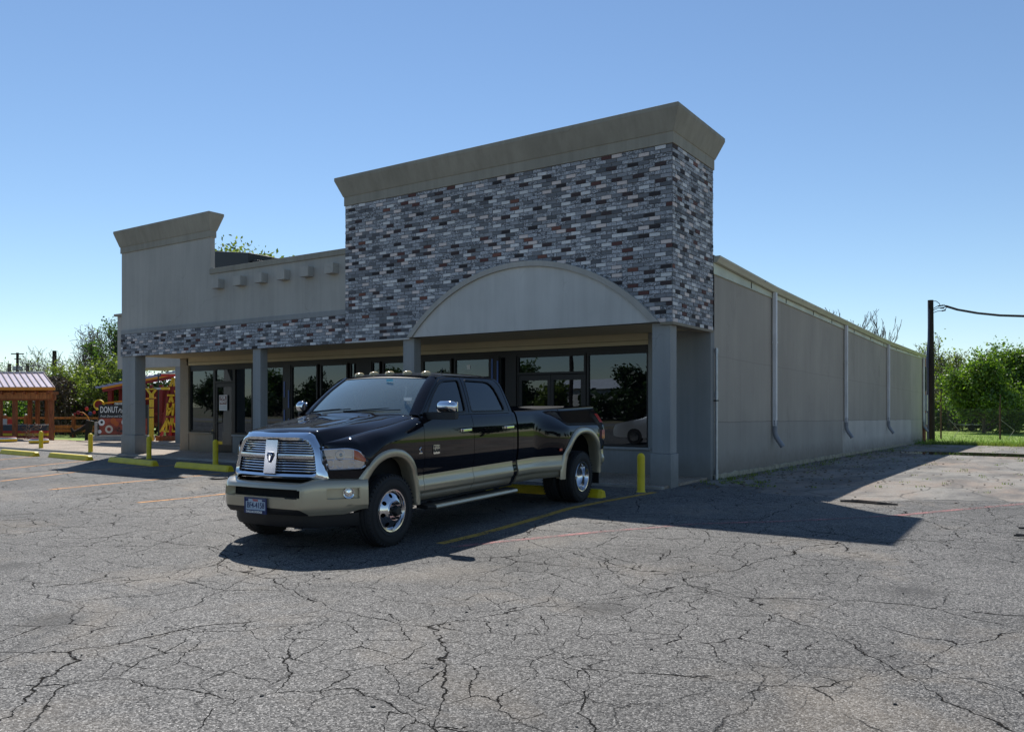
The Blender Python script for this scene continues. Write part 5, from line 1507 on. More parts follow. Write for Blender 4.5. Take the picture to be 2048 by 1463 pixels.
def front_rim():
    # disc bulging outwards with round hand holes
    o = MB(); r0 = .225; h = .112
    o.lathe([(r0 - .002, h - .02), (r0 + .006, h - .004), (r0 + .002, h + .004), (r0 - .012, h + .002), (r0 - .020, h - .014), (r0 - .022, h - .03)], 64, 'x')
    # conical disc from r .205 to hub .115 with 8 holes: plate mapped onto cone
    out = [(.205 * math.cos(2 * math.pi * k / 64), .205 * math.sin(2 * math.pi * k / 64)) for k in range(64)]
    inn_ = [(.100 * math.cos(2 * math.pi * k / 32), .100 * math.sin(2 * math.pi * k / 32)) for k in range(32)]
    holes = [inn_]
    for k in range(8):
        t = 2 * math.pi * (k + .25) / 8; cx_, cy_ = .165 * math.cos(t), .165 * math.sin(t)
        holes.append([(cx_ + .0235 * math.cos(2 * math.pi * j / 20), cy_ + .0235 * math.sin(2 * math.pi * j / 20)) for j in range(20)])
    def cone(a_, b_, off):
        r = math.hypot(a_, b_); return (h - .025 + pws([(.09, .062), (.115, .055), (.165, .028), (.205, 0.0)], r) + off, a_, b_)
    d = gridfill(out, holes, lambda a_, b_: cone(a_, b_, 0), .018)
    for l in holes[1:]:
        d.loft([[cone(a_, b_, 0) for a_, b_ in l], [cone(a_, b_, -.02) for a_, b_ in l]], close=True)
    o.add(d.v, d.f)
    # flat hub ring
    o.lathe([(.115, h + .030), (.104, h + .040), (.062, h + .040), (.060, h + .030)], 48, 'x')
    return o
def lugs(h, r, n=8):
    m = MB()
    for k in range(n):
        t = 2 * math.pi * (k + .5) / n; c_ = (0, r * math.cos(t), r * math.sin(t))
        m.lathe([(.0145, h), (.0145, h + .014), (.010, h + .030), (.001, h + .032)], 6, 'x', c_)
    return m
def rear_rim():
    o = MB(); r0 = .225; h = .112
    o.lathe([(r0 - .004, h - .02), (r0 + .004, h - .002), (r0, h + .006), (r0 - .012, h + .004), (r0 - .018, h - .012), (r0 - .030, h - .03), (r0 - .034, h - .075), (r0 - .042, h - .10), (r0 - .060, h - .115), (.12, h - .145), (.105, h - .150), (.10, h - .15), (.06, h - .15), (.055, h - .15)], 64, 'x')
    return o
tm = tyre_mesh(.215, TR, .235, 1); fr = front_rim(); rrm = rear_rim()
def wheel(x, y, s_, kind):
    w_ = bpy.data.objects.new('wheel', None); COL.objects.link(w_); w_.parent = T; w_.location = (x, y, TR - .002); w_.rotation_euler = (0, 0, 0 if s_ > 0 else math.pi)
    if not hasattr(wheel, 'c'):
        wheel.c = {}
    def part(nm, mk, mat, **kw):
        key = (nm, kind)
        if key in wheel.c:
            o = wheel.c[key].copy(); COL.objects.link(o); o.parent = w_
        else:
            o = mk().build(nm, mat, w_, **kw); wheel.c[key] = o
        return o
    part('tyre', lambda: tm, M['tyre'], smooth=True, angle=35)
    if kind == 'f':
        part('rim', lambda: fr, M['alloy'], smooth=True, angle=35)
        part('lug_nuts', lambda: lugs(.148, .083), M['plastic'], smooth=False)
        part('hub', lambda: MB().lathe([(.056, .13), (.052, .185), (.046, .192), (.044, .20), (.030, .202), (.001, .200)], 32, 'x'), M['plastic'], smooth=True)
        part('rim_back', lambda: MB().lathe([(.20, .04), (.001, .04)], 32, 'x'), M['void'])
    elif kind == 'r':
        part('rim', lambda: rrm, M['alloy'], smooth=True, angle=35)
        part('lug_nuts', lambda: lugs(-.045, .083), M['chrome'])
        part('hub', lambda: MB().lathe([(.058, -.045), (.055, .01), (.045, .02), (.001, .022)], 32, 'x'), M['alloy'], smooth=True)
    else:
        part('rim', lambda: MB().lathe([(.215, -.1), (.2, 0), (.1, .05), (.001, .05)], 32, 'x'), M['darkmetal'])
    return w_
for s_ in (1, -1):
    wheel(s_ * .862, 1.02, s_, 'f')
    wheel(s_ * 1.065, 5.38, s_, 'r')
    wheel(s_ * .795, 5.38, s_, 'i')
# --- running boards
for s_ in (1, -1):
    m = MB(); sec = [(.86, .385), (.86, .345), (1.04, .330), (1.075, .335), (1.085, .350), (1.078, .372), (1.04, .380)]
    rows = [[(s_ * x, y, z) for x, z in sec] for y in (1.60, 1.66, 3.55, 3.62)]
    rows[0] = [(s_ * (x - .06 * (x > 1)), 1.60, z) for x, z in sec]; rows[-1] = [(s_ * (x - .06 * (x > 1)), 3.62, z) for x, z in sec]
    m.loft(rows, close=True); m.add(rows[0], [tuple(range(7))]); m.add(rows[-1], [tuple(range(7))])
    rb = tb(m, 'running_board', M['plastic'], smooth=True, angle=40)
    mm = MB(); mm.loft([[(s_ * x, y, z) for x, z in ((1.055, .333), (1.079, .334), (1.0885, .351), (1.081, .375), (1.05, .3815))] for y in (1.68, 3.54)]); mm.build('trim_strip', M['ttan'], rb, smooth=True)
    for y in (1.85, 2.6, 3.35): MB().beam((s_ * .70, y, .45), (s_ * .95, y, .36), .05, .03).build('bracket', M['plastic'], rb)
# --- underbody
m = MB(); m.box(-.90, .90, 1.50, 3.70, .40, .46); m.box(-.45, -.35, .5, 6.4, .45, .62); m.box(.35, .45, .5, 6.4, .45, .62); m.box(-.5, .5, 1.2, 2.9, .36, .5); m.box(-.86, .86, 3.75, 6.3, .62, .70)
m.tube([(-.9, 5.38, .42), (.9, 5.38, .42)], .055, 10); m.sphere((0, 5.38, .42), .17); m.tube([(-.8, 1.02, .40), (.8, 1.02, .40)], .045, 10); m.box(-.3, .2, .55, 1.5, .33, .6)
m.tube([(.1, 2.8, .5), (.1, 5.3, .45)], .05, 8); m.box(.5, .84, 4.0, 4.6, .42, .62)
tb(m, 'underbody', M['void'])
m = MB(); m.box(-.80, .80, .72, 1.5, .62, 1.05); tb(m, 'engine_bay', M['void'])
# --- interior
m = MB(); m.box(-.86, .86, 1.60, 3.62, .8, .86); m.box(-.88, .88, 3.55, 3.64, .85, 1.42); tb(m, 'cab_floor', M['plastic'])
m = MB(); m.loft([[(x, 1.62 - .12 * (1 - (x / .8) ** 2), 1.375) for x in (-.8, -.4, 0, .4, .8)], [(x, 1.95, 1.355 + .03 * math.exp(-((x - .4) / .2) ** 2)) for x in (-.8, -.4, 0, .4, .8)], [(x, 2.02, 1.28) for x in (-.8, -.4, 0, .4, .8)], [(x, 2.02, .9) for x in (-.8, -.4, 0, .4, .8)]]); tb(m, 'dashboard', M['dash'], smooth=True)
MB().lathe([(.19 + .014 * math.cos(t), .014 * math.sin(t)) for t in [2 * math.pi * k / 8 for k in range(9)]], 32).xf(Matrix.Translation((.40, 2.13, 1.33)) @ Matrix.Rotation(R(62), 4, 'X')).build('steering_wheel', M['plastic'], T, smooth=True)
for x, y in ((.42, 2.62), (-.42, 2.62)):
    m = MB(); m.box(x - .25, x + .25, y - .5, y, .86, 1.02); m.hexa([(x - .25, y - .02, 1.0), (x + .25, y - .02, 1.0), (x + .25, y + .12, 1.0), (x - .25, y + .12, 1.0), (x - .22, y + .10, 1.52), (x + .22, y + .10, 1.52), (x + .22, y + .20, 1.52), (x - .22, y + .20, 1.52)]); m.box(x - .13, x + .13, y + .12, y + .20, 1.55, 1.72)
    tb(m, 'seat', M['seat'], bevel=.03)
m = MB(); m.box(-.72, .72, 3.05, 3.5, .9, 1.08); m.box(-.72, .72, 3.42, 3.54, 1.0, 1.52); tb(m, 'rear_seat', M['seat'], bevel=.03)
# --- mirrors
for s_ in (1, -1):
    m = MB(); fold = (lambda q: q) if s_ > 0 else (lambda q: MB().add([(-(.90 + (-p[0] - .90) * .38), p[1], p[2]) for p in q.v], q.f))
    sec = lambda x, k: [(s_ * x, 1.72 - .035 * k, 1.345 + .02 * (1 - k)), (s_ * x, 1.72 + .055 * k, 1.350 + .02 * (1 - k)), (s_ * x, 1.72 + .06 * k, 1.425), (s_ * x, 1.72 - .03 * k, 1.430)]
    m.loft([sec(.90, 1.15), sec(.98, 1.1), sec(1.06, .9), sec(1.18, .95), sec(1.31, .95), sec(1.335, .7)], close=True); m.add(sec(1.335, .7), [(0, 1, 2, 3)])
    MR = tb(fold(m), 'door_mirror', M['plastic'], smooth=True, angle=50)
    m = MB()
    rows = []
    for x, zc, hz, hy_ in ((1.085, 1.49, .035, .02), (1.10, 1.492, .058, .045), (1.14, 1.495, .065, .062), (1.26, 1.495, .065, .066), (1.32, 1.492, .058, .056), (1.342, 1.488, .035, .03)):
        rows.append([(s_ * x, 1.71 + hy_ * math.cos(t) * (1.0 if math.cos(t) < 0 else .75), zc + hz * math.sin(t)) for t in [2 * math.pi * k / 16 for k in range(16)]])
    m.loft(rows, close=True); m.add(rows[0], [tuple(range(16))]); m.add(rows[-1], [tuple(range(16))]); fold(m).build('mirror_cap', M['chrome'], MR, smooth=True, angle=60)
    fold(MB().box(s_ * 1.11, s_ * 1.32, 1.765, 1.772, 1.44, 1.545)).build('mirror_glass', M['chrome'], MR)
# --- roof marker lamps
for x in (-.53, -.26, 0, .27, .53):
    yb = 2.30 - .10 * (1 - (x / .75) ** 2) * .9; zb_ = 1.893 - .022 * (abs(x) / .7) ** 3 + .008
    m = MB(); n = 12
    rows = []
    for f, zz in ((1.0, -.02), (.98, .006), (.80, .022), (.45, .032), (.05, .035)):
        rows.append([(x + .052 * f * math.cos(t), yb + .075 * f * math.sin(t) + (.02 * (1 - f)), zb_ + zz) for t in [2 * math.pi * k / n for k in range(n)]])
    m.loft(rows, close=True); m.add(rows[-1], [tuple(range(n))]); tb(m, 'roof_marker_lamp', M['clearamber'], smooth=True)
tb(MB().tube([(.30, 2.9, 1.92), (.30, 2.94, 1.99)], .006, 6), 'antenna', M['plastic'])
tb(MB().box(-.25, .25, 3.585, 3.61, 1.875, 1.905), 'cargo_lamp', M['redlens'])
# --- badges on the front door and fender
y, z = 1.80, 1.00; x = sx(y, z) + .002
st2 = Matrix.Rotation(R(90), 4, 'Z') @ STAND
bd = MB().plate(rounded([(-.065, -.052), (.065, -.052), (.065, .052), (-.065, .052)], .02), [], lambda a_, b_, o: (x + .006 + o, y + a_, z + b_), .006); BD = tb(bd, 'badge', M['dullchrome'])
MB().plate(rounded([(-.058, .016), (.058, .016), (.058, .046), (-.058, .046)], .006), [], lambda a_, b_, o: (x + .0085 + o, y + a_, z + b_), .002).build('badge_panel', M['black'], BD)
text_mb('LARAMIE', .022, .0006).xf(Matrix.Translation((x + .0092, y, z + .031)) @ st2).build('lettering', M['dullchrome'], BD, recalc=False)
text_mb('RAM', .052, .003, xs=1.15).xf(Matrix.Translation((x + .0075, y, z - .012)) @ st2).build('lettering', M['black'], BD, recalc=False)
y, z = 1.50, 1.0; x = sx(y, z) + .001
m = MB(); P = []
for k in range(15):
    t = R(45 + 270 * k / 14); P.append((x + .003, y + .020 * math.cos(t) * -1 * -1, z + .012 + .024 * math.sin(t)))
m.tube(P, .006, 6); bb = tb(m, 'badge', M['dullchrome'])
MB().box(x, x + .004, y - .032, y + .032, z - .032, z - .020).build('badge_panel', M['dullchrome'], bb)
# ------------------------------------------------------------------ trees
MINR = .0017
def make_branches(r, h, spread, levels, nb, base_r, lean=(0, 0), droop=0.0, first=0.25, up=0.5, wig=.12):
    """list of polylines [(points, radii, level)]"""
    out = []
    def grow(p, d, L, rad, lv):
        n = 5; pts = [Vector(p)]; rr = [rad]; q = Vector(p); dd = Vector(d)
        for i in range(n):
            dd = (dd + Vector((r.uniform(-wig, wig), r.uniform(-wig, wig), r.uniform(-wig, wig) + (.06 * up if lv else .10) - droop * lv * .05))).normalized()
            q = q + dd * L / n; pts.append(q.copy()); rr.append(max(.003, rad * (1 - (i + 1) / n * (.55 if lv == 0 else .75))))
        out.append((pts, rr, lv))
        if lv >= levels: return
        k = nb[lv] if lv < len(nb) else nb[-1]
        for j in range(k):
            t = lerp(first if lv == 0 else .25, 1.0, (j + r.random()) / k); i = min(n - 1, int(t * n)); f = t * n - i
            bp_ = pts[i].lerp(pts[i + 1], f)
            ang = r.uniform(0, 6.28); base_d = (pts[i + 1] - pts[i]).normalized()
            s_ = base_d.orthogonal().normalized(); u_ = base_d.cross(s_)
            el = r.uniform(.45, 1.0) * spread
            nd = (base_d * math.cos(el) + (s_ * math.cos(ang) + u_ * math.sin(ang)) * math.sin(el) + Vector((0, 0, .25 * up))).normalized()
            grow(bp_, nd, L * r.uniform(.42, .68) * (1.0 if lv else (1.15 - .4 * t)), rr[i] * r.uniform(.45, .65), lv + 1)
    grow(Vector((0, 0, 0)), Vector((lean[0], lean[1], 1)).normalized(), h * .62, base_r, 0)
    return out
def leaf_mesh(name, centers, size, mat, seed, parent, sq=1.0):
    g = np.random.default_rng(seed); n = len(centers); c_ = np.array(centers)
    d = g.normal(size=(n, 3)); d /= np.linalg.norm(d, axis=1)[:, None]
    a_ = g.normal(size=(n, 3)); a_ -= (a_ * d).sum(1)[:, None] * d; a_ /= np.linalg.norm(a_, axis=1)[:, None]
    b_ = np.cross(d, a_); s_ = (size * g.uniform(.5, 1.3, n))[:, None]
    v = np.stack([c_ - a_ * s_, c_ + b_ * s_ * .5 * sq + d * s_ * .12, c_ + a_ * s_, c_ - b_ * s_ * .5 * sq + d * s_ * .12], 1).reshape(-1, 3)
    me = bpy.data.meshes.new(name); me.vertices.add(n * 4); me.vertices.foreach_set('co', v.ravel())
    me.loops.add(n * 4); me.loops.foreach_set('vertex_index', np.arange(n * 4, dtype=np.int32))
    me.polygons.add(n); me.polygons.foreach_set('loop_start', np.arange(0, n * 4, 4, dtype=np.int32)); me.polygons.foreach_set('loop_total', np.full(n, 4, dtype=np.int32))
    me.update(calc_edges=True); me.materials.append(mat)
    o = bpy.data.objects.new(name, me); COL.objects.link(o); o.parent = parent; return o
def tree(name, label, cat, loc, h, seed, leaves=0, lsize=.12, lmat='leaf', spread=1.0, levels=3, nb=(9, 6, 5), base_r=None, bark='bark', group=None, lean=(0, 0), first=.25, up=.5, cl=.25, twig_r=1.0, wig=.12, sz=1.0):
    r = random.Random(seed); base_r = base_r or h * .022
    t = thing(name, label, cat, (loc[0], loc[1], gz(loc[1]) - .05), 0, group)
    br = make_branches(r, h, spread, levels, nb, base_r, lean, first=first, up=up, wig=wig)
    kz_ = h / max(p.z for pts, rr, lv in br for p in pts)
    br = [([p * kz_ for p in pts], rr, lv) for pts, rr, lv in br]
    m = MB()
    for pts, rr, lv in br:
        m.tube(pts, [max(q * twig_r, MINR * h) for q in rr], 7 if lv == 0 else (5 if lv == 1 else 3), caps=False)
    m.build('trunk', M[bark], t, smooth=True, recalc=False)
    if leaves:
        ends = [(pts, lv) for pts, rr, lv in br if lv >= max(1, levels - 1)]
        C = []; gsel = random.Random(seed + 1)
        wts = [e for e in ends]
        dens = {id(e[0]): gsel.uniform(.2, 1.6) for e in wts}
        while len(C) < leaves:
            pts, lv = gsel.choice(wts)
            if gsel.random() * 1.6 > dens[id(pts)]: continue
            f = gsel.uniform(.2, 1.0) * (len(pts) - 1); i = min(len(pts) - 2, int(f)); p = pts[i].lerp(pts[i + 1], f - i)
            for _ in range(3):
                C.append((p.x + gsel.gauss(0, cl), p.y + gsel.gauss(0, cl), max(.1, p.z + gsel.gauss(0, cl * .8))))
        leaf_mesh('crown', C, lsize, M[lmat], seed, t)
    return t
def bush(name, label, cat, loc, w_, h, n, lsize, lmat, seed, group=None, z0=.0):
    g = random.Random(seed); t = thing(name, label, cat, (loc[0], loc[1], gz(loc[1]) - .05), 0, group)
    blobs = [(g.uniform(-w_ / 2, w_ / 2), g.uniform(-w_ / 3, w_ / 3), g.uniform(.15, .8) * h, g.uniform(.16, .3) * min(w_, h * 1.3)) for _ in range(int(10 + w_ * 2))]
    C = []
    while len(C) < n:
        b_ = g.choice(blobs); v = Vector((g.gauss(0, 1), g.gauss(0, 1), g.gauss(0, 1))).normalized() * b_[3] * (g.random() ** .35)
        z = b_[2] + v.z
        if z < z0: z = g.uniform(z0, h * .5)
        C.append((b_[0] + v.x, b_[1] + v.y, z))
    leaf_mesh('foliage', C, lsize, M[lmat], seed, t)
    m = MB()
    for b_ in blobs: m.tube([(b_[0] * .3, b_[1] * .3, 0), (b_[0] * .7, b_[1] * .7, b_[2] * .5), (b_[0], b_[1], b_[2])], [.04, .03, .015], 5, caps=False)
    m.build('stem', M['bark'], t, recalc=False)
    return t
# right: behind the chain-link fence
GR = 'green trees beyond the grass field'
tree('leafy_tree', 'bright green leafy tree nearest the utility pole, beyond the chain link fence', 'tree', W(1968, 58), 5.9, 11, 26000, .115, 'leafbright', 1.25, 3, (14, 7, 5), first=.05, group=GR, cl=.30, up=.3)
tree('leafy_tree', 'green leafy tree at the right edge of the picture, beyond the fence', 'tree', W(2058, 60), 6.9, 12, 22000, .12, 'leafbright', 1.2, 3, (13, 7, 5), first=.08, group=GR, cl=.32, up=.3)
tree('leafy_tree', 'darker green tree standing behind the two bright ones beyond the fence', 'tree', W(2020, 70), 5.6, 13, 14000, .14, 'leaf', 1.2, 3, (10, 7, 5), first=.12, group=GR, cl=.4)
tree('leafy_tree', 'small olive green tree just right of the utility pole beyond the grass', 'tree', W(1915, 66), 6.6, 17, 3600, .11, 'leafyellow', .8, 3, (10, 7, 5), first=.1, group=GR, cl=.35, bark='barkgrey')
GT = 'bare trees behind the shop roof and fence'
tree('bare_tree', 'tall bare grey tree right behind the utility pole', 'tree', W(1900, 64), 7.8, 21, 900, .13, 'leafyellow', .62, 4, (9, 6, 4, 3), bark='barkgrey', first=.15, group=GT, cl=.3)
tree('bare_tree', 'bare twiggy tree between the shop corner and the utility pole', 'tree', W(1838, 72), 8.0, 22, 300, .12, 'leafyellow', .7, 4, (8, 5, 4, 3), bark='barkgrey', first=.25, group=GT)
tree('bare_tree', 'bare treetop showing above the right-hand gutter, nearer the middle of the wall', 'tree', W(1684, 78), 11.8, 23, 0, .12, 'leaf', .38, 4, (8, 5, 3, 3), bark='barkgrey', first=.55, group=GT)
tree('bare_tree', 'small bare treetop showing above the right-hand gutter, nearer the pole', 'tree', W(1737, 76), 11.2, 24, 60, .12, 'leafyellow', .42, 4, (8, 5, 3, 3), bark='barkgrey', first=.5, group=GT)
for i, (u, D, w_, h, n, mt) in enumerate([(1875, 66, 7, 3.6, 4200, 'leafdark'), (1935, 72, 8, 3.6, 4200, 'leafdark'), (2005, 76, 9, 3.4, 4200, 'leafdark'), (2075, 70, 8, 4.2, 4200, 'leafdark'), (1820, 80, 10, 4, 2500, 'leafdark')]):
    bush('thicket', ['dark thicket directly right of the utility pole beyond the grass', 'dark thicket under the bright green tree', 'low dark thicket around the pale shed beyond the field', 'dark thicket at the right edge beyond the field', 'dark thicket hidden behind the far end of the shop'][i], 'thicket', W(u, D), w_, h, n, .17, mt, 30 + i, 'dark undergrowth beyond the grass field')
# pale shed and parked truck glimpsed under the trees
x, y = W(1975, 80); t = thing('pale_shed', 'white shed roof glimpsed under the trees beyond the field', 'shed', (x, y, gz(y)), R(35))
m = MB(); m.box(-3, 3, 0, 3, 0, 1.9); m.build('wall', simple('shed_wall', (.35, .36, .37)), t); m = MB(); m.hexa([(-3.3, -.4, 1.85), (3.3, -.4, 1.85), (3.3, 1.6, 2.6), (-3.3, 1.6, 2.6), (-3.3, -.4, 1.95), (3.3, -.4, 1.95), (3.3, 1.6, 2.7), (-3.3, 1.6, 2.7)]); m.build('roof', M['whiteroof'], t)
x, y = W(1955, 64); t = thing('white_trailer', 'low white trailer in the shade under the bright green tree', 'trailer', (x, y, gz(y)), R(34))
m = MB(); m.box(-1.3, 1.3, -.4, .9, .45, .55); m.build('deck', M['white'], t, bevel=.01); m = MB(); m.box(-1.25, 1.25, -.38, .88, .55, 1.0); m.build('body', M['darkmetal'], t)
for s_ in (-.7, .7):
    MB().lathe([(0.001, -.1), (.25, -.1), (.25, .1), (.001, .1)], 20, 'y', (s_, -.4, .26)).build('wheel', M['tyre'], t, smooth=True)
# utility pole with service cable
x, y = W(1863, 41.5); zb = gz(y)
t = thing('utility_pole', 'dark creosoted utility pole by the rear corner of the shop', 'pole', (x, y, zb))
z_at = lambda v, D: CAM_H + (811 - v) / 1614 * D
top = z_at(600, 41.5) - zb
m = MB(); m.tube([(0, 0, -.2), (-.02, 0, top * .5), (-.045, 0, top)], [.165, .150, .135], 16); m.build('shaft', M['polewood'], t, smooth=True)
rt = Vector((math.cos(TH), math.sin(TH), 0))
m = MB(); P = [rt * a_ + Vector((0, 0, z_)) for a_, z_ in ((-.10, top - .1), (-.12, top * .80), (-.13, top * .72), (-.21, top * .60), (-.20, top * .45), (-.17, .0))]
m.tube(P, .07, 8); m.build('conduit', simple('pole_conduit', (.03, .04, .09), .4), t, smooth=True)
# cable hangs from the pole to the right
Wd = lambda u, v, D: Vector((*W(u, D), z_at(v, D)))
org = Vector((x, y, zb))
m = MB(); pts = []
for u, v, D in ((1892, 612, 41.3), (1915, 619, 40.5), (1955, 626, 39), (2000, 630.5, 37), (2048, 632, 35), (2120, 629, 32), (2260, 608, 27)): pts.append(Wd(u, v, D) - org)
m.tube(pts, .058, 6)
c_ = m.build('service_cable', M['cable'], t, smooth=True)
m = MB(); loops = [((1867, 602), (1872, 602), (1878, 606), (1880, 610)), ((1867, 617), (1873, 613), (1880, 611), (1892, 612)), ((1867, 620), (1875, 616), (1885, 615), (1893, 613)), ((1867, 625), (1875, 622), (1888, 621), (1893, 615)), ((1866, 602), (1860, 607), (1858, 612), (1860, 618)), ((1884, 610), (1888, 609), (1892, 612), (1894, 614))]
for l in loops: m.tube([Wd(u, v, 41.3) - org for u, v in l], .018, 5)
m.build('drop_wires', M['cable'], t)
for (u0, v0, u1, v1) in ((1876, 612, 1885, 610.5), (1881, 616, 1888, 615.5), (1884, 621.5, 1891, 620)): MB().tube([Wd(u0, v0, 41.3) - org, Wd(u1, v1, 41.3) - org], .038, 6).build('splice', M['cable'], t)
# chain-link fence: posts and mesh
fx0, fy0 = W(1872, 46); fx1, fy1 = W(2120, 46.5)
t = thing('chain_link_fence', 'rusty chain link fence along the back of the concrete drive', 'fence', (0, 0, 0))
fd = Vector((fx1 - fx0, fy1 - fy0, 0)); FL = fd.length; fd.normalize(); f0 = Vector((fx0, fy0, gz(fy0))) - fd * 1.0
rust = simple('rusty_steel', (.07, .032, .022), .8, var=.4, scale=8)
for u in (1882, 2000, 2118):
    x, y = W(u, 46); MB().tube([(x, y, gz(y) - .1), (x, y, gz(y) + (1.9))], .045, 8).build('post', rust, t)
x, y = W(2000, 46); MB().tube([(x, y, gz(y) + 1.9), (x + .02, y, gz(y) + 2.55)], .03, 6).build('post_extension', rust, t)
x, y = W(1882, 46); MB().tube([(x, y, gz(y) + 1.9), (x, y, gz(y) + 2.7)], .03, 6).build('post_extension', rust, t)
m = MB(); HF = 1.75; pit = .075
def fpt(s_, z_): p = f0 + fd * s_; return Vector((p.x, p.y, gz(p.y) + z_))
n = int((FL + 3) / pit)
wr = .0028
for i in range(-int(HF / pit), n):
    for sg in (1, -1):
        s0 = i * pit; s1 = s0 + HF
        if sg < 0: s0, s1 = s1, s0
        # clip to the run
        a_, za, b_, zb_ = s0, 0.0, s1, HF
        def clipx(a_, za, b_, zb_, lim, keep_ge):
            ia, ib = (a_ >= lim) == keep_ge, (b_ >= lim) == keep_ge
            if ia and ib: return a_, za, b_, zb_
            if not ia and not ib: return None
            q = (lim - a_) / (b_ - a_); zc = za + (zb_ - za) * q
            return (lim, zc, b_, zb_) if not ia else (a_, za, lim, zc)
        c_ = clipx(a_, za, b_, zb_, 0.0, True)
        if c_: c_ = clipx(*c_, FL + 3, False)
        if not c_: continue
        p, q = fpt(c_[0], c_[1]), fpt(c_[2], c_[3])
        up_ = Vector((0, 0, wr)); sd = fd * wr
        m.add([p - sd, p + sd, q + sd, q - sd], [(0, 1, 2, 3)])
m.build('wire_mesh', simple('galvanised_wire', (.10, .10, .10), .6), t, recalc=False)
r = random.Random(4); m = MB()
for s_ in (2.0, 5.3, 7.8):
    p = fpt(s_, .02); m.tube([p, p + Vector((.3, .02, .5)), p + Vector((r.uniform(-.5, .8), .05, 1.1))], .012, 4)
m.build('loose_wire', simple('loose_wire', (.35, .34, .3), .6), t)

# left: trees behind the pavilion and shop
GL2 = 'bare and budding trees beyond the timber fence'
tree('bare_tree', 'tall bare tree with tangled twigs behind the timber fence', 'tree', W(160, 52), 6.9, 41, 160, .10, 'leafyellow', .95, 4, (10, 6, 5, 3), bark='twig', first=.2, group=GL2, cl=.25, wig=.2)
tree('bare_tree', 'bare tree with thin upright twigs behind the pavilion roof', 'tree', W(82, 58), 5.9, 42, 150, .10, 'leafyellow', .8, 4, (9, 6, 4, 3), bark='twig', first=.2, group=GL2, wig=.2)
tree('bare_tree', 'bare tree just left of the shop, twigs against the sky', 'tree', W(205, 50), 6.6, 43, 300, .10, 'leafyellow', .8, 4, (9, 6, 5, 3), bark='twig', first=.2, group=GL2, wig=.18)
tree('bare_tree', 'low bare tree at the left edge behind the pavilion', 'tree', W(-5, 58), 4.9, 44, 250, .10, 'leafyellow', .9, 4, (9, 6, 4, 3), bark='twig', first=.2, group=GL2)
tree('budding_tree', 'dark green tree with long drooping sprays against the left end of the shop', 'tree', W(252, 46), 6.7, 45, 4200, .085, 'leaf', .95, 3, (12, 7, 5), first=.15, group=GL2, cl=.15)
tree('budding_tree', 'yellow green budding tree behind the doughnut sign', 'tree', W(210, 42), 4.5, 46, 5200, .09, 'leafyellow', 1.1, 3, (11, 7, 5), first=.1, group=GL2, cl=.26)
tree('budding_tree', 'green tree between the pavilion and the doughnut sign', 'tree', W(150, 46), 4.0, 47, 5000, .09, 'leafyellow', 1.15, 3, (11, 7, 5), first=.1, group=GL2, cl=.28)
t = bush('vine_tangle', 'brown tangle of dead vines over a tree behind the pavilion end', 'vines', W(130, 42.5), 2.9, 3.75, 9000, .075, 'vine', 48)
for i, (u, D, w_, h, n, mt) in enumerate([(20, 50, 9, 2.7, 5000, 'leafyellow'), (80, 49, 8, 2.8, 5000, 'leaf'), (120, 47, 5, 3.0, 3500, 'leafdark'), (180, 49, 8, 3.4, 6500, 'leafyellow'), (235, 46, 7, 3.4, 4200, 'leafdark'), (300, 47, 9, 3.8, 4500, 'leafdark'), (-60, 52, 9, 3.2, 3000, 'leafdark')]):
    bush('hedge_bush', ['yellow green bush seen through the pavilion', 'green bush behind the right end of the pavilion', 'dark bush below the dead vines', 'yellow green bush behind the stump sculpture', 'dark bush behind the doughnut sign', 'dark bush seen through the porch opening', 'dark bush left of the pavilion'][i], 'bush', W(u, D), w_, h, n, .11, mt, 60 + i, 'bushes behind the timber fence')
tree('tall_tree', 'leafy treetop rising behind the low parapet beside the rooftop unit', 'tree', W(497, 56), 12.7, 51, 34000, .19, 'leafyellow', .85, 3, (12, 8, 5), first=.45, cl=.55)
# far power poles
for u, D, vt, lab, arms in ((35, 95, 705, 'far power pole with two crossarms and a transformer', 1), (19, 80, 727, 'plain far pole left of the one with crossarms', 0), (55, 80, 726, 'short far pole right of the one with crossarms, partly behind twigs', 0), (109, 62, 701, 'dark pole standing up behind the dead vines', 0)):
    x, y = W(u, D); t = thing('power_pole', lab, 'pole', (x, y, gz(y)), TH, 'power poles on the left skyline'); tp = z_at(vt, D) - gz(y)
    MB().tube([(0, 0, 0), (0, 0, tp)], [.20, .15], 8).build('shaft', M['polewood'], t)
    if arms:
        MB().box(-.75, .75, -.05, .05, tp - .2, tp - .08).build('crossarm', M['polewood'], t); MB().box(-.36, .36, -.05, .05, tp - .78, tp - .68).build('crossarm', M['polewood'], t)
        MB().lathe([(.001, 0), (.26, 0), (.26, .5), (.001, .55)], 12, 'z', (-.3, 0, tp - 2.1)).build('transformer', M['galv'], t); MB().lathe([(.001, 0), (.26, 0), (.26, .5), (.001, .55)], 12, 'z', (.3, 0, tp - 2.1)).build('transformer', M['galv'], t)

# ------------------------------------------------------------------ left: pavilion and yard (facade-parallel frame, -y faces us)
def yard(u, D):
    x, y = W(u, D); return x, y
PD = 34.0
zp = lambda v, D: z_at(v, D)
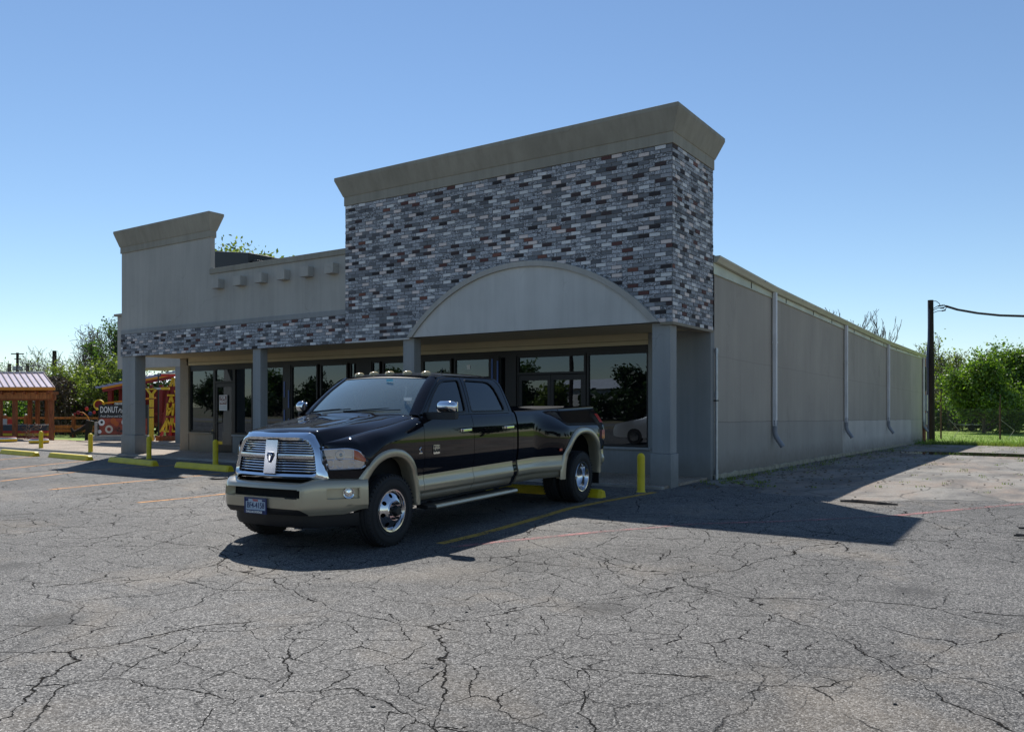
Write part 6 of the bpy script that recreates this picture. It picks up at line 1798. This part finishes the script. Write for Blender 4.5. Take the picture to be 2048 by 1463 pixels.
# camera-facing pavilion: local x along camera right
x, y = W(103, PD); t = thing('pavilion', 'timber pergola pavilion with a pink ribbed metal roof', 'pavilion', (x, y, 0), TH)
WID = 6.0; k_ = PD / 1614.0
ztop_e, ztop_r = zp(776, PD), zp(747, PD + 1.3)
m = MB()
for px_ in (0, -.0): pass
postx = [0.0, -73 * k_, -103 * k_, -180 * k_]
for px_ in postx: MB().box(px_ - .075, px_ + .075, -.075, .075, -.05, zp(797, PD)).build('post', M['wood'], t)
for px_, py_ in ((-1.72, 2.6), (-2.15, 2.6), (-2.5, 2.6), (-4.4, 2.6)): MB().box(px_ - .07, px_ + .07, py_, py_ + .14, -.05, zp(797, PD)).build('post', M['wood'], t)
m = MB(); m.box(-WID, .22, -.14, -.02, zp(800, PD), zp(789, PD)); m.build('beam', M['wood'], t); MB().box(-WID, -1.9, 2.55, 2.7, zp(800, PD), zp(789, PD)).build('beam', M['wood'], t)
MB().box(-WID, .12, -.20, -.142, zp(797.5, PD), zp(784.5, PD)).build('beam', M['wood2'], t)
m = MB()
for i in range(13): m.box(-i * .48 - .05, -i * .48 + .02, -.3, .5, zp(788, PD), zp(782.5, PD))
m.build('rafters', M['wood'], t)
MB().box(-WID, -.1, -.1, .3, zp(784, PD), zp(777.5, PD)).build('roof_frame', M['wood'], t)
ze, zr = ztop_e, zp(747.5, PD + 1.3)
MB().hexa([(-WID, -.42, ze), (.38, -.42, ze), (-1.06, 1.3, zr), (-WID, 1.3, zr), (-WID, -.42, ze + .05), (.38, -.42, ze + .05), (-1.06, 1.3, zr + .05), (-WID, 1.3, zr + .05)]).build('roof', M['pinkroof'], t)
MB().hexa([(-WID, 1.3, zr), (-1.06, 1.3, zr), (-2.4, 3.0, ze), (-WID, 3.0, ze), (-WID, 1.3, zr + .05), (-1.06, 1.3, zr + .05), (-2.4, 3.0, ze + .05), (-WID, 3.0, ze + .05)]).build('roof', M['pinkroof'], t)
m = MB()
for i in range(17):
    xa = .34 - i * .262; m.beam((xa, -.43, ze + .065), (xa - 1.44, 1.29, zr + .065), .030, .03)
m.build('roof_ribs', M['seam'], t)
MB().box(-WID, .40, -.46, -.421, ze - .09, ze + .03).build('eave_trim', M['amberpaint'], t)
MB().beam((-WID, 1.3, zr + .07), (-1.04, 1.3, zr + .07), .12, .05).build('ridge_cap', M['pinkroof'], t)
# painted counter under the pavilion (bands dark, red, orange, yellow)
x, y = W(46, PD + 1.4); t = thing('painted_counter', 'long counter painted in dark, red and yellow bands under the pavilion', 'counter', (x, y, 0), TH)
zz = [zp(v, PD + 1.4) for v in (876, 871, 866, 861, 849)]
for a_, b_, mt in ((zz[0], zz[1], 'redpaint'), (zz[1], zz[2], 'goldpaint'), (zz[2], zz[3], 'scarlet'), (zz[3], zz[4], 'navy')):
    MB().box(-1.6, 1.05, 0, .6, max(a_, 0), b_).build('band', M[mt] if mt != 'navy' else simple('slate_paint', (.05, .06, .08), .5), t)
for i, (u, c_) in enumerate(((9, 'plateblue'), (20, 'scarlet'), (30, 'amberpaint'))):
    x, y = W(u, PD + 2.2); MB_ = MB().box(-.10, .10, 0, .04, 0, .24)
    o = MB_.build('notice_board', M[c_]); o.location = (x, y, zp(848, PD + 2.2)); o.rotation_euler = (0, 0, TH)
    tag(o, ['small pale blue panel hung behind the counter in the pavilion', 'small red panel hung behind the counter in the pavilion', 'small orange panel hung behind the counter in the pavilion'][i], 'panel', 'small painted panels')
# tyre planters
for u, v, lb in ((14.5, 886, 'painted tyre planter at the left edge under the pavilion'), (78, 889, 'painted tyre planter behind the leftmost bollard')):
    D = 1614 * 1.46 / (v - 811); x, y = W(u, D); t = thing('tyre_planter', lb, 'planter', (x, y, 0), 0, 'painted tyre planters')
    kk = .33
    MB().lathe([(.20, .0), (kk * .8, .0), (kk * .98, .05), (kk, .09)], 24).build('lower_tyre', M['black'], t, smooth=True)
    MB().lathe([(kk, .09), (kk * 1.02, .13), (kk, .17)], 24).build('yellow_band', M['goldpaint'], t, smooth=True)
    MB().lathe([(kk, .17), (kk * .97, .20), (kk * .92, .215)], 24).build('white_band', M['white'], t, smooth=True)
    MB().lathe([(kk * .92, .215), (kk * .85, .25), (kk * .6, .255), (kk * .5, .2), (.001, .2)], 24).build('upper_tyre', M['redpaint'], t, smooth=True)
# timber rail fence
FDp = 38.5
t = thing('timber_fence', 'orange brown timber rail fence with white knobs behind the yard', 'fence', (*W(150, FDp), 0), TH)
kf = FDp / 1614
for v0, v1 in ((837.5, 833.5), (856, 850), (863.5, 857.5)):
    MB().box(-175 * kf, 70 * kf, -.03, .03, zp(v0, FDp), zp(v1, FDp)).build('rail', M['wood2'], t)
for u in (-30, 10, 52, 94, 147, 200):
    px_ = (u - 150) * kf; MB().box(px_ - .07, px_ + .07, -.05, .09, -.05, zp(831, FDp)).build('post', M['wood'], t)
    MB().sphere((px_, 0, zp(829, FDp)), .055, 10, 6, (1, 1, .7)).build('knob', M['white'], t, smooth=True)
# dry branches heap in front of counter
r = random.Random(15); x, y = W(60, PD + .4); m = MB()
for i in range(90):
    p = Vector((r.gauss(0, .4), r.gauss(0, .2), r.uniform(0.05, .62))); q = p + Vector((r.gauss(0, .22), r.gauss(0, .1), r.gauss(.02, .10)))
    m.tube([p, p.lerp(q, .5) + Vector((0, 0, r.uniform(-.03, .05))), q], [.012, .01, .005], 4, caps=False)
m.xf(Matrix.Translation((x, y, 0))); tag(m.build('brush_heap', mat_bark('dry_brush', (.22, .14, .09)), recalc=False), 'heap of dry brown branches in front of the painted counter', 'brush heap')
# stump sculpture
x, y = W(178, 35.2); t = thing('stump_sculpture', 'dark stump sculpture with a leaning log and coloured metal flowers', 'sculpture', (x, y, 0), TH)
m = MB(); m.tube([(0, 0, -.05), (-.02, 0, .35), (.02, 0, .70), (.05, 0, .82)], [.17, .13, .15, .16], 12); m.build('stump', M['polewood'], t, smooth=True)
m = MB(); m.tube([(-.05, 0, .62), (-.3, 0, .45), (-.55, 0, .33), (-.68, 0, .30), (-.78, 0, .5)], [.10, .09, .08, .10, .04], 8); m.tube([(-.65, 0, .3), (-.62, 0, .08)], [.05, .04], 6); m.tube([(-.75, 0, .3), (-.8, 0, .1)], [.05, .04], 6); m.build('leaning_log', M['polewood'], t, smooth=True)
m = MB(); m.tube([(.02, 0, .8), (-.06, 0, 1.0), (-.25, 0, 1.16), (-.42, 0, 1.20), (-.5, 0, 1.22)], .018, 6); m.build('stem', M['amberpaint'], t, smooth=True)
m = MB(); m.tube([(.05, 0, .8), (.12, 0, 1.05), (.22, 0, 1.2)], .014, 6); m.build('stem', M['darkmetal'], t, smooth=True)
for px_, pz_, rr_, c_ in ((.06, 1.12, .09, 'navy'), (-.09, 1.33, .085, 'scarlet'), (.24, 1.17, .07, 'scarlet'), (-.46, 1.16, .09, 'redpaint'), (-.3, 1.08, .05, 'redpaint'), (.36, 1.32, .06, 'goldpaint'), (-.62, 1.1, .06, 'redpaint'), (.05, .62, .035, 'goldpaint')):
    m = MB(); 
    for k in range(6): a_ = k * math.pi / 3; m.sphere((px_ + rr_ * .55 * math.cos(a_), -.02, pz_ + rr_ * .55 * math.sin(a_)), rr_ * .5, 8, 6, (1, .4, 1))
    m.sphere((px_, -.03, pz_), rr_ * .4, 8, 6); m.v = [tuple(p) for p in m.v]; m.build('flower', M[c_], t, smooth=True)
# doughnut sign on its stone base
SD = 33.5; ks = SD / 1614
x, y = W(198, SD); t = thing('food_sign', 'black and red doughnut and coffee signboard on a low limestone base', 'sign', (x, y, 0), TH)
z0, z1 = zp(870, SD), zp(809, SD); SW = 2.05
MB().box(-.28, SW + .2, -.18, .2, -.05, zp(870.5, SD)).build('stone_base', M['stone'], t, bevel=.02)
MB().box(-.14, -.02, -.1, .1, zp(870.5, SD), zp(843, SD)).build('stone_pier', M['stone'], t, bevel=.01)
MB().box(0, SW, -.04, .04, z0, z1).build('board', M['black'], t)
MB().box(.04, SW - .03, -.046, -.041, z0 + .04, z0 + (z1 - z0) * .56).build('picture_panel', simple('picture_red', (.30, .045, .02), .5, var=.55, scale=3), t)
Ht = z1 - z0; yy_ = -.050
def disc(px_, pz_, r_, mt, dy=0, sx_=1.0, nm='picture_shape'):
    m = MB().lathe([(.001, 0), (r_, 0), (r_, .003)], 24, 'y', (0, 0, 0)); m.v = [(p[0] * sx_ + px_, yy_ - dy + p[1] * -1, p[2] + z0 + pz_ * Ht) for p in m.v]; m.build(nm, mt, t)
cream = simple('cream_glaze', (.70, .60, .48), .5); brown = simple('coffee_brown', (.05, .015, .01), .5); org_ = simple('tea_orange', (.50, .10, .01), .5)
disc(.13, .42, .135, M['white']); disc(.14, .43, .055, M['black'], .004); disc(.44, .20, .165, cream); disc(.44, .20, .08, simple('dough_red', (.28, .04, .02)), .004)
disc(.62, .47, .13, org_, 0, .9); disc(.75, .38, .10, org_, .003); disc(.95, .14, .05, brown); disc(.80, .16, .045, brown); disc(.86, .24, .04, brown); disc(1.12, .43, .16, M['white']); disc(.05, .12, .08, M['white']); disc(1.2, .12, .12, cream); disc(1.5, .3, .2, org_); disc(1.75, .2, .14, cream)
m = text_mb('DONUT', .36, .006, xs=.56, align='LEFT').xf(Matrix.Translation((.07, -.052, z0 + Ht * .83)) @ STAND); m.build('lettering', M['white'], t, recalc=False)
m = text_mb('Paradise', .25, .0, shear=.45, xs=.8, align='LEFT').xf(Matrix.Translation((.80, -.052, z0 + Ht * .80)) @ STAND); m.build('lettering', M['white'], t, recalc=False)
m = text_mb('Fresh Donut and Coffee', .13, .0, shear=.45, xs=.82, align='LEFT').xf(Matrix.Translation((.07, -.052, z0 + Ht * .625)) @ STAND); m.build('lettering', M['white'], t, recalc=False)
# drive sign above it
x, y = W(229, 36); t = thing('drive_sign', 'small pale board reading DRIVE above the doughnut sign', 'sign', (x, y, 0), TH); kd = 36 / 1614
MB().box(0, .62, -.02, .02, zp(811, 36), zp(804, 36)).build('board', M['navy'], t); m = text_mb('DRIVE', .13, .004, xs=.95, align='LEFT').xf(Matrix.Translation((.02, -.026, zp(807.5, 36))) @ STAND); m.build('lettering', M['white'], t, recalc=False)
MB().box(.1, .16, .02, .06, 0, zp(811, 36)).build('post', M['darkmetal'], t); MB().box(.48, .54, .02, .06, 0, zp(811, 36)).build('post', M['darkmetal'], t)
# big yellow and red wheel with an orange arm
x, y = W(198, 37); t = thing('yard_ornament', 'yellow rimmed red wheel with a long orange arm beside the doughnut sign', 'yard ornament', (x, y, 0), TH); zc = zp(809, 37)
MB().lathe([(.19, -.03), (.24, -.05), (.24, .05), (.19, .03), (.19, -.03)], 28, 'y', (0, 0, zc)).build('rim', M['goldpaint'], t, smooth=True); MB().lathe([(.001, -.02), (.19, -.02), (.19, .02), (.001, .02)], 24, 'y', (0, 0, zc)).build('disc', M['redpaint'], t)
MB().beam((.15, 0, zc + .06), (2.6, 0, zc + .32), .07, .07).build('arm', M['amberpaint'], t); MB().beam((0, .08, 0), (0, .08, zc), .08).build('post', M['darkmetal'], t)
# red stand with blue ribbed roof
x, y = W(290, 40); t = thing('red_stand', 'dark red timber stand with a blue ribbed metal roof and orange trim', 'stand', (x, y, 0), TH); kr = 40 / 1614
zl, zh = zp(777, 40), zp(746, 40)
MB().box(-1.6, 1.75, .6, 3.6, .6, zl).build('back_wall', M['redpaint'], t)
for px_ in (-1.75, -.1, .75, 1.7): MB().box(px_ - .1, px_ + .1, .0, .2, 0, zl + .2).build('post', M['redpaint'], t)
MB().box(-1.8, 1.8, .0, .12, .45, .6).build('rail', M['wood'], t); MB().box(-1.8, 1.8, -.02, .14, 1.0, 1.12).build('rail', M['redpaint'], t)
def roofp(xa, xb, za, zb2, nm, mt): return MB().hexa([(xa, -.4, za), (xb, -.4, zb2), (xb, 4.0, zb2 + .35), (xa, 4.0, za + .35), (xa, -.4, za + .06), (xb, -.4, zb2 + .06), (xb, 4.0, zb2 + .41), (xa, 4.0, za + .41)]).build(nm, mt, t)
rfl = roofp(-2.25, 1.60, zl + .0, zh - .02, 'roof', M['blueroof'])
m = MB()
for i in range(14): 
    f = i / 13; m.beam((-2.25 + 3.8 * f, -.42, zl + (zh - zl) * f + .075), (-2.25 + 3.8 * f, 4.0, zl + (zh - zl) * f + .43), .04, .05)
for i in range(5):
    yy2 = -.35 + i * .28; m.beam((-2.25, yy2, zl + .07 + .08 * i * .28), (1.6, yy2, zh + .05 + .08 * i * .28), .05, .05)
m.build('roof_ribs', simple('rib_blue', (.12, .15, .28), .5), t)
MB().beam((-1.9, -.45, zl + .0), (1.6, -.45, zh - .08), .04, .10).build('eave_trim', M['amberpaint'], t)
MB().beam((-1.9, -.40, zl - .10), (1.6, -.40, zh - .20), .04, .14).build('gable_board', M['redpaint'], t)
# white roofed building further back
x, y = W(305, 52); t = thing('white_roof_building', 'low building with a white metal roof seen through the porch opening', 'building', (x, y, 0), TH)
MB().box(-2.6, 4, .3, 4, 0, zp(765, 52)).build('wall', M['redpaint'], t); zA, zB_ = zp(768, 52), zp(748, 52)
MB().hexa([(-2.8, 0, zA), (4, 0, zA), (4, 2.4, zB_), (-2.8, 2.4, zB_), (-2.8, 0, zA + .08), (4, 0, zA + .08), (4, 2.4, zB_ + .08), (-2.8, 2.4, zB_ + .08)]).build('roof', M['whiteroof'], t)
# star flag panel hanging over the stand
x, y = W(315, 38.5); t = thing('flag_banner', 'red, white and blue banner with one star above the stand roof', 'banner', (x, y, 0), TH)
z2, z1_ = zp(745.5, 38.5), zp(752.5, 38.5)
MB().box(0, .17, -.01, .01, z1_, z2).build('blue_field', M['navy'], t); MB().box(.17, .85, -.01, .01, z1_, z2 - .05).build('red_field', M['scarlet'], t); MB().box(.17, .85, -.01, .01, z2 - .05, z2).build('white_field', M['white'], t)
st_ = MB(); pts = [(.085 + (.05 if k % 2 == 0 else .02) * math.sin(k * math.pi / 5), (z1_ + z2) / 2 + .02 + (.05 if k % 2 == 0 else .02) * math.cos(k * math.pi / 5)) for k in range(10)]
st_.plate(pts, [], lambda a_, b_, o: (a_, -.014 - o, b_), .002); st_.build('star', M['white'], t)
MB().beam((.03, .03, 0), (.03, .03, z2), .05).build('pole', M['darkmetal'], t)
# yellow Y-shaped post with arm
x, y = W(303, 32.5); kz = lambda v: zp(v, 32.5); t = thing('yellow_post', 'tall yellow forked post with red bands seen through the porch opening', 'post', (x, y, 0), TH)
MB().box(-.065, .065, -.065, .065, 0, kz(786)).build('shaft', M['goldpaint'], t)
MB().beam((0, 0, kz(790)), (-.17, 0, kz(779)), .07).build('fork', M['goldpaint'], t); MB().beam((0, 0, kz(790)), (.17, 0, kz(779)), .07).build('fork', M['goldpaint'], t); MB().box(-.22, .22, -.05, .05, kz(779), kz(776)).build('crosspiece', M['goldpaint'], t)
MB().box(-.05, .05, -.05, .05, kz(777), kz(769)).build('finial', M['redpaint'], t)
for v in (797, 815, 834): MB().box(-.07, .07, -.07, .07, kz(v + 1), kz(v - 1)).build('band', M['redpaint'] if v < 830 else M['darkmetal'], t)
MB().box(.13, .40, -.05, .05, kz(778.5), kz(775)).build('arm', M['galv'], t); MB().box(.40, .72, -.06, .06, kz(779), kz(774)).build('arm_end', M['goldpaint'], t)
# derrick ornament
x, y = W(340, 33.5); kz = lambda v: zp(v, 33.5); kx = 33.5 / 1614; t = thing('derrick_ornament', 'red and yellow wooden oil derrick ornament beyond the porch', 'yard ornament', (x, y, 0), TH)
def bm2(u0, v0, u1, v1, w_, mt, nm='strut', dy=0): return MB().beam(((u0 - 340) * kx, dy, kz(v0)), ((u1 - 340) * kx, dy, kz(v1)), w_, w_).build(nm, mt, t)
MB().plate([((330 - 340) * kx, kz(873)), ((356 - 340) * kx, kz(873)), ((356 - 340) * kx, kz(768)), ((338 - 340) * kx, kz(773))], [], lambda a_, b_, o: (a_, .12 + o, b_), .05).build('red_panel', M['redpaint'], t)
for l in ((323, 862, 338, 770), (338, 874, 340, 830)): bm2(*l, .08, M['redpaint'], dy=.05)
bm2(340, 874, 343, 850, .10, M['scarlet']); bm2(322, 873, 326, 862, .09, M['scarlet'])
for l in ((322, 862, 335, 838), (335, 838, 346, 862), (346, 836, 355, 862), (320, 862, 356, 862), (333, 862, 336, 806), (343, 860, 347, 806), (333, 817, 348, 817), (335, 790, 349, 790), (339, 804, 343, 791), (346, 804, 342, 791), (341, 772, 345, 758), (349, 772, 347, 758), (343, 757, 352, 757), (353, 776, 355, 760), (336, 830, 346, 812), (340, 860, 344, 832), (350, 780, 354, 790)): bm2(*l, .075, M['goldpaint'])
bm2(333, 833, 347, 833, .08, M['redpaint'], dy=-.05); bm2(352, 845, 354, 832, .12, M['scarlet'], dy=-.05)
x, y = W(336, 33.0); MB_ = MB().box(-.42, .42, -.2, .2, 0, .22); o = MB_.build('timber_planter', M['wood']); o.location = (x, y, 0); o.rotation_euler = (0, 0, TH); tag(o, 'low timber planter box below the derrick ornament', 'planter')

# ------------------------------------------------------------------ across the road behind the camera: only seen mirrored in glass and paint
GM = 'trees across the road'
specs = [(10, 70, 9, 'leafdark', 7000), (18, 66, 9, 'leaf', 7000), (26, 68, 9.5, 'leafdark', 7000), (35, 62, 9.5, 'leaf', 7000), (43, 54, 10, 'leafdark', 7000), (50, 42, 10, 'leafdark', 6000), (-20, -38, 7.0, 'leaf', 3500), (-27, -36, 8.0, 'leaf', 9000), (-33, -39, 7.2, 'leafdark', 7000), (-41, -37, 5.5, 'leafyellow', 2500), (-48, -40, 8.5, 'leaf', 8000), (-57, -38, 7.2, 'leafdark', 6500), (-66, -41, 8.6, 'leaf', 7500), (-76, -39, 7.8, 'leafdark', 6000), (-88, -42, 9.0, 'leaf', 6500), (-102, -42, 8.4, 'leafdark', 5000), (-118, -44, 9.5, 'leaf', 5000), (-10, -40, 5.5, 'leafyellow', 2500), (12, -40, 7.5, 'leaf', 5000), (28, -36, 8, 'leafdark', 5000)]
words = ['dark eastern', 'bright eastern', 'dark broad eastern', 'green eastern', 'dark far eastern', 'last eastern', 'slim', 'broad rounded', 'dark spreading', 'thin sparse', 'tall', 'dark rounded', 'tall broad', 'dark upright', 'wide', 'dark distant', 'distant', 'low sparse', 'rounded eastern', 'dark eastern']
for i, (x, y, h, mt, n) in enumerate(specs):
    if i > 5: h *= .70
    tree('roadside_tree', (words[i] + ' tree across the road, mirrored in the shop glass') if i > 5 else (words[i] + ' tree at the far side of the field, mirrored in the pickup door'), 'tree', (x, y), h, 100 + i, n, .24, mt, 1.1, 3, (9, 6, 4), first=.12, group=GM, cl=.42)
for i, x in enumerate((-36, -62, -90, 20)):
    bush('roadside_bush', ['bush below the sparse tree across the road', 'wide bush across the road', 'far bush across the road', 'bush across the road on the right'][i], 'bush', (x, -46), 22, 3.0, 4500, .35, 'leafdark', 140 + i, 'bushes across the road')
t = thing('warehouse', 'low pale warehouse across the road, mirrored in the big shop window', 'building', (-38, -52, 0), 0)
MB().box(-12, 10, -8, 0, 0, 3.4).build('wall', simple('warehouse_wall', (.55, .53, .5), .8), t); MB().hexa([(-12.4, -8.4, 3.4), (10.4, -8.4, 3.4), (10.4, .4, 3.4), (-12.4, .4, 3.4), (-12.4, -4, 4.6), (10.4, -4, 4.6), (10.4, -3.8, 4.6), (-12.4, -3.8, 4.6)]).build('roof', M['whiteroof'], t)
MB().box(-3, 0, .01, .08, 0, 2.6).build('door', M['darkmetal'], t)
t = thing('street_pole', 'wooden power pole across the road, mirrored above the shop doors', 'pole', (-31.5, -24, 0))
MB().tube([(0, 0, -.1), (0, 0, 9.5)], [.17, .12], 8).build('shaft', M['polewood'], t); MB().box(-1.1, 1.1, -.06, .06, 8.7, 8.82).build('crossarm', M['polewood'], t)
m = MB()
for z_, yo in ((8.85, -1), (8.85, 1), (7.4, 0)):
    for s_ in (-1, 1): m.tube([(0, yo * .1, z_), (s_ * 22, yo * .1, z_ - .7), (s_ * 45, yo * .1, z_)], .02, 4, caps=False)
m.build('wires', M['cable'], t, recalc=False)
# silver car whose nose is mirrored in the big window
t = thing('silver_car', 'silver minivan parked in the lot, its nose mirrored in the big shop window', 'car', (-12.1, 1.4, gz(1.4)), math.pi)
PRF = [(0, .35, .62), (.10, .30, .78), (.55, .28, .92), (1.25, .27, 1.05), (1.95, .27, 1.50), (2.4, .27, 1.66), (3.6, .27, 1.70), (4.5, .28, 1.60), (4.75, .30, 1.1), (4.8, .35, .7)]
rows = []
for q in range(41):
    X_ = 4.8 * q / 40; zb = pws([(p[0], p[1]) for p in PRF], X_); zt = pws([(p[0], p[2]) for p in PRF], X_)
    hw = .92 * (1 - .16 * max(0, (.6 - X_) / .6) ** 2 - .08 * max(0, (X_ - 4.3) / .5) ** 2)
    bl = min(zt, .98); tw = hw - .30 * max(0, zt - .98) / .7
    rows.append([(-X_, -hw, zb), (-X_, -hw - .01, .6), (-X_, -hw, bl - .03), (-X_, -tw, zt - .03), (-X_, -tw * .7, zt), (-X_, tw * .7, zt), (-X_, tw, zt - .03), (-X_, hw, bl - .03), (-X_, hw + .01, .6), (-X_, hw, zb)])
m = MB().loft(rows); m.add(rows[0], [tuple(range(10))]); m.add(rows[-1], [tuple(range(10))])
m.v = [(p[0] + 2.4, p[1], p[2]) for p in m.v]; body = m.build('body', M['silverpaint'], t, smooth=True, angle=45)
for s_ in (-1, 1):
    MB().plate([(.25, 1.02), (.95, 1.50), (.2, 1.6), (-1.9, 1.52), (-2.0, 1.04)], [], lambda a_, b_, o: (a_ - .1, s_ * (.905 - .30 * max(0, b_ - .98) / .7 + o), b_), .004).build('side_window', M['carglass'], t)
    for wx_ in (1.45, -1.45):
        w_ = MB().lathe([(.001, -.1), (.2, -.1), (.31, -.1), (.33, -.06), (.33, .06), (.31, .1), (.001, .1)], 28, 'y', (wx_, s_ * .84, .33)).build('wheel', M['tyre'], t, smooth=True, angle=35)
        MB().lathe([(.001, -.02), (.19, -.02), (.2, .0), (.19, .02), (.001, .02)], 24, 'y', (wx_, s_ * .945, .33)).build('rim', M['alloy'], w_)
    MB().sphere((2.22, s_ * .66, .74), .14, 12, 8, (.6, 1, .6)).build('headlight', M['dullchrome'], t, smooth=True)
MB().plate([(-.66, 1.10), (.66, 1.10), (.58, 1.46), (-.58, 1.46)], [], lambda a_, b_, o: (1.20 - (b_ - 1.05) * 1.45 + .03 + o, a_, b_ + .02), .004).build('windscreen', M['carglass'], t)
MB().box(2.38, 2.43, -.5, .5, .42, .56).build('grille', M['plastic'], t, bevel=.01)
